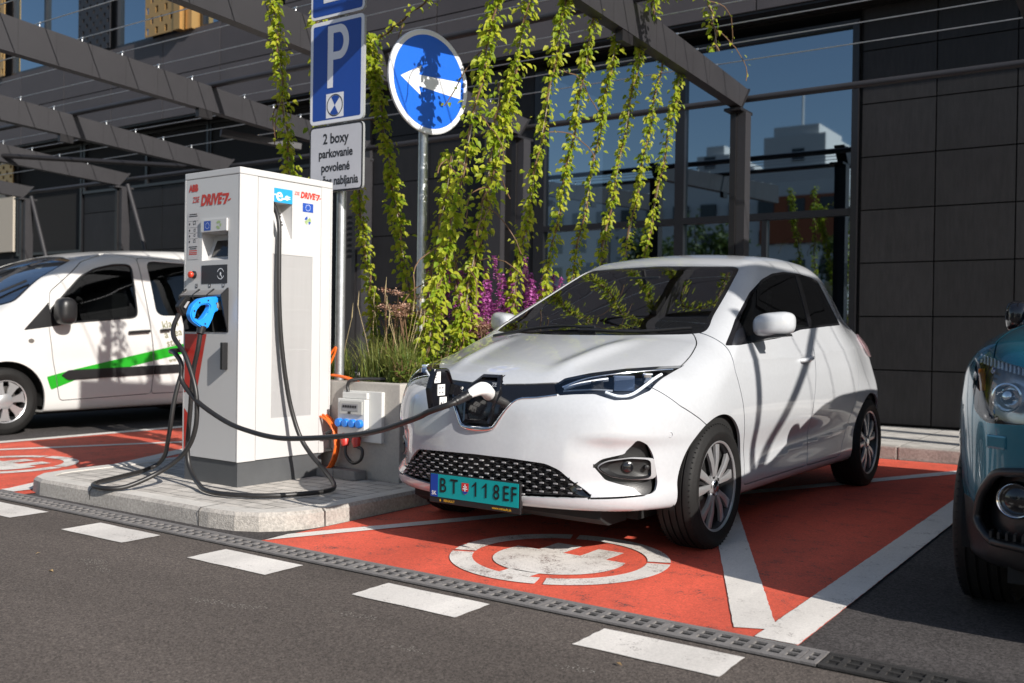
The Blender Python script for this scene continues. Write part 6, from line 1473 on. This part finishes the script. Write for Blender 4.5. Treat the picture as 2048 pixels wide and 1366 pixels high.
def make_suv():
    t = thing('crossover', 'dark teal crossover parked at the right, showing its headlamp and fog lamp', 'car', SUV_LOC, math.radians(.5)); A = np.abs
    sh = Shell(suvF, (-1.0, -.9, .18), (1.0, 3.62, 1.70), .018)
    LAMP = rounded([(.40, .875), (.46, .918), (.62, .952), (.76, .985), (.80, .975), (.805, .88), (.79, .79), (.74, .752), (.62, .757), (.50, .79)], .02)
    FOG = rounded([(.44, .585), (.60, .60), (.70, .585), (.755, .50), (.775, .40), (.72, .34), (.44, .34)], .03)
    GR = [(0, .88), (.36, .87), (.34, .62), (.30, .40), (0, .38)]; GR = rounded(GR+[(-x, z) for x, z in GR[::-1][1:-1]], .02)
    WS = [(0, 1.135), (.55, 1.13), (.68, 1.14), (.66, 1.22), (.56, 1.50), (.3, 1.545), (0, 1.555)]; WS = rounded(WS+[(-x, z) for x, z in WS[::-1][1:-1]], .03)
    SIDE = rounded([(.60, 1.04), (1.35, 1.43), (1.8, 1.50), (2.5, 1.46), (2.95, 1.30), (2.9, 1.10)], .03)
    lamp = lambda x, y, z: np.where(y < .3, sdpoly(A(x), z, LAMP), 1.0); fog = lambda x, y, z: np.where(y < .1, sdpoly(A(x), z, FOG), 1.0); gr = lambda x, y, z: np.where(y < 0, sdpoly(x, z, GR), 1.0)
    ws = lambda x, y, z: np.where((y > -.2) & (y < 1.5), sdpoly(x, z, WS), 1.0); side = lambda x, y, z: np.where(A(x) > .4, sdpoly(y, z, SIDE), 1.0)
    arch = lambda x, y, z: np.where(A(x) > .3, np.minimum(np.hypot(y, (z-.34)*np.where(z < .34, .3, 1))-.385, np.hypot(y-2.67, (z-.34)*np.where(z < .34, .3, 1))-.385), 1.0)
    low = lambda x, y, z: np.where(y < -.25, z-np.interp(A(x), [0, .5, .72, .80], [.30, .33, .40, .47]), z-.29)
    hood = rounded([(0, .42), (.55, .38), (.66, .30), (.70, .1), (.735, -.35), (.72, -.62), (0, -.95)], .05); hood = hood+[(-x, y) for x, y in hood[::-1][1:-1]]
    hd = lambda x, y, z: np.where((z > .9) & (y < .6), sdpoly(x, y, hood), 1.0); wing_y = lambda x, y, z: np.where((A(x) > .6) & (y < .2) & (z < .80) & (z > .5), y+.40-.35*(z-.62), 1.0)
    for fn in (lamp, fog, gr, ws, side, arch, low): sh.cut(fn)
    sh.cut(wing_y); sh.cut(lambda x, y, z: A(wing_y(x, y, z))-.0025)
    sh.cut(lambda x, y, z: hd(x, y, z)+.003); sh.cut(lambda x, y, z: hd(x, y, z)-.003)
    sh.finish(); c = tuple(sh.C.T); q = lambda fn: fn(*c); free = ~(q(arch) < 0); R_ = c[0] > 0
    m_l = free & (q(lamp) < 0); m_f = free & (q(fog) < 0); m_g = free & (q(gr) < 0); m_w = free & (q(ws) < 0); m_s = free & (q(side) < 0); free &= ~(m_l | m_f | m_g | m_w | m_s); m_lo = free & (q(low) < 0); free &= ~m_lo
    free &= ~((A(q(hd)) < .003) | (A(q(wing_y)) < .0025)); m_h = free & (q(hd) < 0); sh.part('body', free & ~m_h, M_TEAL2, t, flange=.015); sh.part('bonnet', m_h, M_TEAL2, t, flange=.015)
    sh.part('lower_bumper', m_lo, M_BLACK, t, flange=.01); go = sh.part('grille', m_g, M_BLACK, t, offset=-.03, flange=0)
    for z in (.46, .54, .62, .70, .78):
        xs_ = np.linspace(-.31, .31, 11); ys_ = project_y(suvF, xs_, np.full(11, z), -1.1, .2); b_ = MB(); b_.tube([(x, y+.012, z) for x, y in zip(xs_, ys_)], .012, 8); b_.build('grille_slat', M_DARKALLOY, go, smooth=60)
    sh.part('windscreen', m_w, M_CARGLASS, t, flange=0)
    for sg_, e in ((R_, 1), (~R_, -1)):
        sh.part('side_window', m_s & sg_, M_PRIVACY, t, offset=-.004, flange=0); hl = sh.part('headlamp', m_l & sg_, M_SLENS, t, flange=.003); sh.part('lamp_bowl', m_l & sg_, M_ALLOY, hl, offset=-.07, flange=0)
        for px_, pz_, rr in ((.668, .845, .046), (.545, .850, .044)):
            yl = float(project_y(suvF, np.array([px_]), np.array([pz_]), -1.1, .3)[0])+.055; l_ = MB(); l_.M = Matrix.Translation((e*px_, yl, pz_)) @ Matrix.Rotation(e*.25, 4, 'Z') @ Matrix.Scale(-1, 4, (0, 1, 0))
            l_.lathe([(rr*1.12, -.03), (rr*1.12, .022), (rr, .024), (rr*.92, .002), (rr*.6, -.012), (rr*.55, .012), (rr*.3, .020), (.001, .022)], 32, 'y'); l_.build('reflector', M_CHROME, hl, smooth=30)
        l_ = MB()
        for i in range(26):
            x = .42+.36*i/25; zz = .895+(x-.42)*.23; yy = float(project_y(suvF, np.array([x]), np.array([zz]), -1.1, .4)[0]); l_.tube([(e*x, yy+.018, zz-.018), (e*x, yy+.022, zz+.014)], .0055, 5)
        l_.build('ribbed_strip', M_DRL, hl); l_ = MB(); yy = float(project_y(suvF, np.array([.775]), np.array([.90]), -1.1, .4)[0]); l_.bar((e*.768, yy+.03, .86), (e*.772, yy+.03, .94), .02, .02); l_.build('indicator', M_AMBER, hl)
        fp = sh.part('fog_surround', m_f & sg_, M_BLACK, t, offset=-.05, flange=0)
        rm = MB(); pts = catmull([(a, b, 0) for a, b in FOG]+[(*FOG[0], 0)], 2); yy = project_y(suvF, np.array([p.x for p in pts]), np.array([p.y for p in pts]), -1.1, .3); rm.tube([(e*p.x, y-.002, p.y) for p, y in zip(pts, yy)], .016, 8, caps=False); rm.build('fog_trim', M_BLACK, fp, smooth=50)
        yl = float(project_y(suvF, np.array([.625]), np.array([.470]), -1.1, .3)[0])+.03; l_ = MB(); l_.M = Matrix.Translation((e*.632, yl, .496)) @ Matrix.Rotation(e*.2, 4, 'Z') @ Matrix.Scale(-1, 4, (0, 1, 0))
        l_.lathe([(.064, -.03), (.064, .012), (.058, .020), (.050, .012), (.048, .002)], 32, 'y'); l_.mi = 1; l_.lathe([(.048, .002), (.040, .006), (.030, .012), (.001, .014)], 32, 'y'); l_.build('fog_lamp', [M_CHROME, M_GLOSSBLACK], fp, smooth=40)
        l_ = MB()
        for i in range(9): l_.box(e*(.50+i*.026)-.004, e*(.50+i*.026)+.004, -.71+.008*i, -.66+.008*i, .362, .385)
        l_.build('vent_ribs', M_BLACK, fp)
        yy = float(project_y(suvF, np.array([.70]), np.array([.700]), -1.1, .3)[0]); l_ = MB(); l_.M = Matrix.Translation((e*.695, yy+.006, .690)) @ Matrix.Rotation(e*.62, 4, 'Z'); l_.box(-.042, .042, -.014, .010, -.024, .024, .007); l_.build('washer_cap', M_TEAL2, t)
        capsule_body('door_mirror', lambda x, y, z: (A((A(x)-.820)/.06)**3+A((y-1.0)/.10)**2.5+A((z-1.160)/.080)**3)**(1/3)*.1-.1, (.74, .80, 1.02) if e > 0 else (-.98, .80, 1.02), (.98, 1.14, 1.30) if e > 0 else (-.74, 1.14, 1.30), .012, M_GLOSSBLACK, t)
        a_ = MB(); a_.bar((e*.74, .92, 1.07), (e*.86, .92, 1.075), .08, .035); a_.build('mirror_arm', M_BLACK, t)
        for yc in (0, 2.67):
            make_wheel(t, e, yc, .885, .345, .225, .215, style='trim'); l_ = MB(); n = 16; l_.add([(e*x_, yc+math.cos(math.radians(-10+200*i/n))*.40, max(.34+math.sin(math.radians(-10+200*i/n))*.40, .26)) for i in range(n+1) for x_ in (.45, .84)], [(2*i, 2*i+1, 2*i+3, 2*i+2) for i in range(n)]); l_.build('wheel_arch_liner', M_LINER, t)
    u = MB(); u.box(-.66, .66, -.58, 3.2, .20, .36); u.build('underbody', M_LINER, t); u = MB(); u.box(-.68, .68, .5, 3.1, .4, 1.02); u.box(-.5, .5, 1.7, 1.8, 1.0, 1.4); u.build('cabin', M_LINER, t)
    return t
make_suv()
# ------------------------------------------------------------------ plants
def leafmat(name, col, col2, trans=.52, rough=.5):
    m = bpy.data.materials.new(name); m.use_nodes = True; nt = m.node_tree; b = nt.nodes['Principled BSDF']; o = nt.nodes['Material Output']; N = nt.nodes.new; L = nt.links.new
    g = N('ShaderNodeNewGeometry'); mx = N('ShaderNodeMix'); mx.data_type = 'RGBA'; L(g.outputs['Random Per Island'], mx.inputs['Factor']); mx.inputs['A'].default_value = (*col, 1); mx.inputs['B'].default_value = (*col2, 1)
    L(mx.outputs['Result'], b.inputs['Base Color']); b.inputs['Roughness'].default_value = rough; b.inputs['Specular IOR Level'].default_value = .35
    t = N('ShaderNodeBsdfTranslucent'); L(mx.outputs['Result'], t.inputs['Color']); ms = N('ShaderNodeMixShader'); ms.inputs['Fac'].default_value = trans; L(b.outputs[0], ms.inputs[1]); L(t.outputs[0], ms.inputs[2]); L(ms.outputs[0], o.inputs['Surface']); return m
M_VINE = leafmat('vine leaf', (.20, .32, .014), (.56, .57, .05)); M_STEMV = mat('vine stem', (.16, .09, .045), .7); M_ROPE = mat('climbing rope', (.30, .26, .20), .7)
M_GRASSL = leafmat('grass blade', (.10, .17, .025), (.34, .34, .10), .35); M_STRAW = leafmat('straw stalk', (.42, .32, .16), (.55, .45, .26), .3)
M_BUSH = leafmat('small shrub leaf', (.05, .10, .015), (.16, .19, .03), .35); M_SEDUM = leafmat('sedum flower', (.42, .22, .15), (.62, .42, .32), .3); M_PURP = leafmat('purple flower', (.42, .07, .35), (.66, .22, .56), .35)
def leaf(mb, p, d, up, s, curl=.25, w=.62):
    """one pointed oval leaf folded along its midrib"""
    d = d.normalized(); sd = d.cross(up)
    if sd.length < 1e-4: sd = d.orthogonal()
    sd.normalize(); n = sd.cross(d)
    P = lambda a, b, c: p+d*a*s+sd*b*s+n*c*s
    mb.add([P(0, 0, 0), P(.30, -w*.5, .10), P(.68, -w*.36, .02), P(1, 0, -curl), P(.68, w*.36, .02), P(.30, w*.5, .10), P(.42, 0, -.04)], [(0, 1, 6), (1, 2, 6), (2, 3, 6), (3, 4, 6), (4, 5, 6), (5, 0, 6)])
SUNV = SUN_DIR
def vine(label, pts, n, spread, seed, size=.062, shoots=0, rope=True):
    r = random.Random(seed); t = thing('climbing_vine', label, 'climbing plant', (pts[0][0], pts[0][1], pts[0][2]), group='vines climbing to the pergola')
    o = Vector(pts[0]); path = [q-o for q in catmull(pts, 12)]; st = MB()
    tw = [p+Vector((math.cos(i*.9+seed)*.013, math.sin(i*.9+seed)*.013, 0)) for i, p in enumerate(path)]
    st.tube(tw, .007, 6); st.mi = 1; st.tube(path, .004, 5)
    lv = MB()
    def leaves_at(p, k, spr, sz):
        for _ in range(k):
            a = r.uniform(0, 2*math.pi); rad = abs(r.gauss(0, spr)); q = p+Vector((math.cos(a)*rad, math.sin(a)*rad, r.uniform(-.05, .05)))
            d = Vector((math.cos(a), math.sin(a), r.uniform(-1.5, -.1))); up = (SUNV*1.1+Vector((r.uniform(-.5, .5), r.uniform(-.8, .3), r.uniform(-.1, .6)))); leaf(lv, q, d, up, sz*r.uniform(.4, 1.45), curl=r.uniform(0, .4))
    L = len(path); dens = [max(.35, 1+.28*math.sin(i*.35+seed*2.1)+.3*r.uniform(-1, 1)) for i in range(L)]; tot = sum(dens)
    for i, p in enumerate(path):
        k = n*dens[i]/tot; k = int(k)+(r.random() < k-int(k)); nx = path[min(i+1, L-1)]
        for _ in range(k): leaves_at(p.lerp(nx, r.random()), 1, spread, size)
    for s in range(shoots):
        i = r.randrange(int(L*.3), L); p = path[i]; a = r.uniform(0, 6.28); d = Vector((math.cos(a), math.sin(a), r.uniform(-.3, .5))); sp = [p]
        for q in range(9): d = (d+Vector((r.uniform(-.3, .3), r.uniform(-.3, .3), r.uniform(-.45, .1)))).normalized(); sp.append(sp[-1]+d*.055)
        st.mi = 0; st.tube(sp, .004, 5)
        for q in sp[2:]:
            if r.random() < .75: leaves_at(q, 1, .01, size*.7)
    st.build('stem', [M_STEMV, M_ROPE], t); lv.build('foliage', M_VINE, t); return t
NM = ['first', 'second', 'third', 'fourth', 'fifth', 'sixth', 'seventh', 'eighth', 'ninth', 'tenth']
def rowvine(Y, n, sp, seed, label, sh=2, x0=-4.20, x1=-3.64, z1=3.50, size=.062): 
    return vine(label, [(x0, Y, .66), (x0+(x1-x0)*.33, Y, 1.62), (x0+(x1-x0)*.7, Y, 2.65), (x1, Y, z1)], n, sp, seed, size, sh)
rowvine(7.87, 900, .024, 11, 'slender vine nearest the right pergola post, in front of the glass', 1, size=.040)
for i, Y in enumerate((7.5, 7.1, 6.7, 6.33)): rowvine(Y, (840, 820, 820, 1020)[i], (.022, .020, .021, .027)[i], 21+i, 'slender vine in front of the glazing, %s from the right pergola post' % NM[i+1], 0, size=.040)
rowvine(5.92, 980, .028, 31, 'vine at the left edge of the glazing, left of the slender row', 2, size=.042)
rowvine(5.45, 1150, .036, 33, 'thick leafy vine right of the tangled clump', 4, x0=-4.28, x1=-3.60, size=.045)
rowvine(5.06, 1150, .036, 35, 'thickest tangled vine just right of the round arrow sign', 6, x0=-4.24, x1=-3.56, size=.046)
vine('tangle of shoots between the two thickest vines', [(-4.18, 5.42, .9), (-4.12, 5.42, 1.3), (-4.02, 5.42, 1.8), (-3.92, 5.42, 2.3), (-3.86, 5.42, 2.75)], 300, .05, 36, .044, 4)
vine('bushy vine low behind the white car bonnet', [(-4.37, 5.25, .66), (-4.36, 5.25, 1.0), (-4.27, 5.25, 1.6), (-4.13, 5.25, 2.25)], 380, .034, 41, .048, 2)
vine('thin vine just right of the pole of the round sign', [(-4.30, 5.62, .66), (-4.36, 5.62, 1.3), (-4.46, 5.62, 2.0), (-4.50, 5.62, 2.35)], 240, .022, 43, .044, 1)
vine('thick vine between the two sign poles', [(-4.53, 5.40, .66), (-4.62, 5.40, 1.2), (-4.80, 5.40, 2.1), (-4.96, 5.40, 2.8), (-5.06, 5.40, 3.25)], 1450, .030, 45, .043, 2)
vine('thin vine beside the parking sign pole', [(-5.12, 5.60, .80), (-5.17, 5.6, 1.2), (-5.27, 5.60, 1.75), (-5.38, 5.60, 2.3)], 560, .026, 47, .041, 0)
vine('vine hidden partly behind the parking sign', [(-5.20, 5.05, .66), (-5.20, 5.05, 1.5), (-5.22, 5.05, 2.4), (-5.24, 5.05, 3.6)], 560, .028, 49, .048, 1)
vine('leftmost vine hanging above the charging cabinet', [(-5.32, 5.00, .66), (-5.40, 5.00, 1.7), (-5.47, 5.0, 2.25), (-5.58, 5.0, 3.0), (-5.67, 5.0, 3.6)], 1050, .030, 51, .044, 2)
vine('stray shoot creeping over the right pergola beam', [(-3.58, 7.15, 3.60), (-3.50, 7.0, 3.72), (-3.30, 6.9, 3.70), (-3.05, 6.9, 3.66), (-2.98, 6.95, 3.45), (-2.94, 6.95, 3.2)], 150, .04, 53, .045, 2)
vine('stray shoot reaching left above the round sign', [(-4.0, 5.3, 3.45), (-4.35, 5.3, 3.40), (-4.7, 5.35, 3.30), (-4.95, 5.4, 3.22)], 50, .035, 55, .042, 1)
def grass(label, x, y, h, n, seed, m=M_GRASSL, stalks=6, spr=.16):
    r = random.Random(seed); t = thing('grass_clump', label, 'grass', (x, y, PZ-.05), group='grasses in the planter'); mb = MB()
    for _ in range(n):
        a = r.uniform(0, 6.28); L = h*r.uniform(.5, 1.1); b = Vector((r.gauss(0, spr*.3), r.gauss(0, spr*.3), 0)); d = Vector((math.cos(a), math.sin(a), 0)); ln = r.uniform(.15, .75); w = r.uniform(.003, .006); s = Vector((-d.y, d.x, 0)); P = []
        for k in range(5): q = k/4; P.append(b+d*(L*ln*q*q)+Vector((0, 0, L*(q-.35*ln*q*q*q))))
        vs = []
        for k, p in enumerate(P): ww = w*(1-k/4.2); vs += [p-s*ww, p+s*ww]
        mb.add(vs, [(2*k, 2*k+1, 2*k+3, 2*k+2) for k in range(4)])
    mb.build('blades', m, t)
    if stalks:
        mb = MB()
        for _ in range(stalks):
            a = r.uniform(0, 6.28); tp = Vector((math.cos(a)*.12, math.sin(a)*.12, h*r.uniform(1.1, 1.55))); mb.tube([Vector((0, 0, 0)), tp*.5+Vector((0, 0, .05)), tp], .0022, 4); mb.tube([tp, tp+Vector((.01, 0, .10))], .005, 5, rs=[.005, .001])
        mb.build('seed_stalks', M_STRAW, t)
    return t
for i, (x, y, h, n, k) in enumerate([(-4.30, 4.95, .42, 300, 4), (-4.52, 4.92, .38, 260, 3), (-4.18, 4.85, .36, 260, 2), (-4.66, 5.15, .42, 220, 2), (-4.42, 5.45, .45, 240, 3), (-4.88, 4.95, .34, 180, 1)]):
    grass(['tall straw coloured grass clump left of the round sign pole', 'grass clump right beside the parking sign pole', 'low grass clump at the planter rim under the round sign', 'grass clump behind the parking sign pole', 'grass clump deeper in the planter between the poles', 'grass clump half hidden by the cabinet'][i], x, y, h, n, 60+i, stalks=k)
def shrub(label, x, y, h, n, seed, m=M_BUSH, rad=.2, size=.035, nm='leafy_shrub'):
    r = random.Random(seed); t = thing(nm, label, 'shrub', (x, y, PZ-.05), group='small shrubs in the planter'); st = MB(); lv = MB()
    for k in range(14):
        a = r.uniform(0, 6.28); tp = Vector((math.cos(a)*rad*r.uniform(.2, 1), math.sin(a)*rad*r.uniform(.2, 1), h*r.uniform(.55, 1.05))); st.tube([(0, 0, 0), tp*.5, tp], .003, 4)
        for _ in range(n//14):
            q = tp*r.uniform(.25, 1)+Vector((r.gauss(0, .03), r.gauss(0, .03), r.gauss(0, .03))); leaf(lv, q, Vector((r.uniform(-1, 1), r.uniform(-1, 1), r.uniform(-.4, .8))), Vector((r.uniform(-.5, .5), r.uniform(-.5, .5), 1)), size*r.uniform(.6, 1.3))
    st.build('stems', M_STEMV, t); lv.build('foliage', m, t); return t
for i, (x, y, h, n, rd) in enumerate([(-4.55, 5.25, .50, 420, .22), (-4.16, 5.15, .34, 360, .2), (-4.30, 5.7, .45, 420, .25), (-4.18, 6.3, .40, 380, .28), (-4.2, 7.0, .45, 380, .3), (-4.85, 5.4, .5, 380, .25), (-4.15, 4.80, .22, 200, .14), (-4.20, 7.8, .45, 360, .3)]):
    shrub(['small green shrub between the sign poles', 'low shrub at the foot of the round sign pole', 'shrub behind the round sign pole', 'shrub under the purple flowers', 'shrub far along the planter behind the bonnet', 'shrub behind the parking sign pole', 'small shrub spilling over the planter corner', 'shrub at the far end of the planter'][i], x, y, h, n, 80+i, rad=rd)
def sedum(label, x, y, h, seed):
    r = random.Random(seed); t = thing('sedum_plant', label, 'flower', (x, y, PZ-.05), group='brown sedum heads'); st = MB(); fl = MB()
    for k in range(9):
        a = r.uniform(0, 6.28); tp = Vector((math.cos(a)*r.uniform(.02, .17), math.sin(a)*r.uniform(.02, .17), h*r.uniform(.85, 1.1))); st.tube([(tp.x*.2, tp.y*.2, 0), tp], .004, 5)
        for _ in range(70): q = tp+Vector((r.gauss(0, .032), r.gauss(0, .032), r.gauss(0, .010))); leaf(fl, q, Vector((r.uniform(-1, 1), r.uniform(-1, 1), .5)), Vector((0, 0, 1)), .013*r.uniform(.7, 1.4), w=.9)
    st.build('stems', M_STEMV, t); fl.build('flower_heads', M_SEDUM, t)
sedum('faded flat flower heads left of the round sign pole', -4.46, 4.98, .60, 1); sedum('faded flower heads in front of the shrub between the poles', -4.30, 5.08, .56, 2); sedum('faded flower heads right of the round sign pole', -4.10, 5.65, .44, 3)
def loosestrife(label, x, y, h, seed, n=8):
    r = random.Random(seed); t = thing('purple_flower', label, 'flower', (x, y, PZ-.05), group='purple spiked flowers'); st = MB(); fl = MB(); lv = MB()
    for k in range(n):
        a = r.uniform(0, 6.28); R0 = r.uniform(.03, .26); tp = Vector((math.cos(a)*R0, math.sin(a)*R0, h*r.uniform(.65, 1.1))); b = tp*.25; b.z = 0; st.tube([b, (b+tp)/2+Vector((0, 0, .03)), tp], .004, 5); s0 = r.uniform(.50, .68)
        for _ in range(150): q = s0+(1-s0)*r.random(); p = b.lerp(tp, q); w = .026*(1.15-q); leaf(fl, p+Vector((r.gauss(0, w), r.gauss(0, w), 0)), Vector((r.uniform(-1, 1), r.uniform(-1, 1), r.uniform(-.3, .6))), Vector((r.uniform(-.4, .4), r.uniform(-.4, .4), 1)), .026*r.uniform(.6, 1.3), w=.8)
        for _ in range(26): p = b.lerp(tp, r.uniform(.1, s0)); leaf(lv, p, Vector((r.uniform(-1, 1), r.uniform(-1, 1), r.uniform(-.2, .6))), Vector((0, 0, 1)), .055*r.uniform(.6, 1.2), w=.35)
    st.build('stems', M_STEMV, t); fl.build('flower_spikes', M_PURP, t); lv.build('leaves', M_BUSH, t)
for i, (x, y, h) in enumerate([(-4.58, 5.70, .85), (-4.45, 6.0, .85), (-4.55, 6.75, 1.0), (-4.35, 6.6, .8), (-4.45, 7.15, .85), (-4.25, 6.9, .7), (-4.25, 5.75, .78), (-4.22, 6.1, .85), (-4.2, 6.45, .8)]):
    loosestrife(['tall purple flower spikes right of the round sign pole', 'purple flowers nearest the round sign pole', 'tallest purple flowers in the middle of the planter', 'purple flowers just above the car bonnet', 'purple flowers farthest to the right in the planter', 'low purple flowers beside the windscreen corner', 'purple flowers just right of the low bushy vine', 'purple flowers between the two thick vines', 'purple flowers right of the thick vines near the planter rim'][i], x, y, h, 90+i, 9)
# trees and greenery across the street, seen only as reflections
M_TREE = leafmat('street tree leaf', (.035, .07, .012), (.10, .13, .025), .3); M_BARK = mat('tree bark', (.10, .075, .055), .9)
def tree(label, x, y, h, seed):
    r = random.Random(seed); t = thing('street_tree', label, 'tree', (x, y, 0), group='trees across the street'); tr = MB(); cr = MB(); tr.tube([(0, 0, 0), (.1, 0, h*.4), (0, .1, h*.75)], .2, 8, rs=[.24, .17, .08])
    for k in range(22):
        a = r.uniform(0, 6.28); q = Vector((math.cos(a)*h*.26*r.random()**.5, math.sin(a)*h*.26*r.random()**.5, h*r.uniform(.38, .95))); tr.tube([(0, 0, h*.4), q], .04, 5)
        for _ in range(90): leaf(cr, q+Vector((r.gauss(0, h*.06), r.gauss(0, h*.06), r.gauss(0, h*.05))), Vector((r.uniform(-1, 1), r.uniform(-1, 1), r.uniform(-1, .5))), Vector((r.uniform(-1, 1), r.uniform(-1, 1), 1)), .38*r.uniform(.6, 1.3))
    tr.build('trunk', M_BARK, t); cr.build('crown', M_TREE, t)
for i, (x, y, h) in enumerate([(-26, -38, 8.5), (-17, -42, 7.5), (-12, -36, 7), (-33, -44, 9), (-3, -40, 7.5)]): tree('street tree across the road, number %s from the left in the reflection' % NM[i], x, y, h, 70+i)
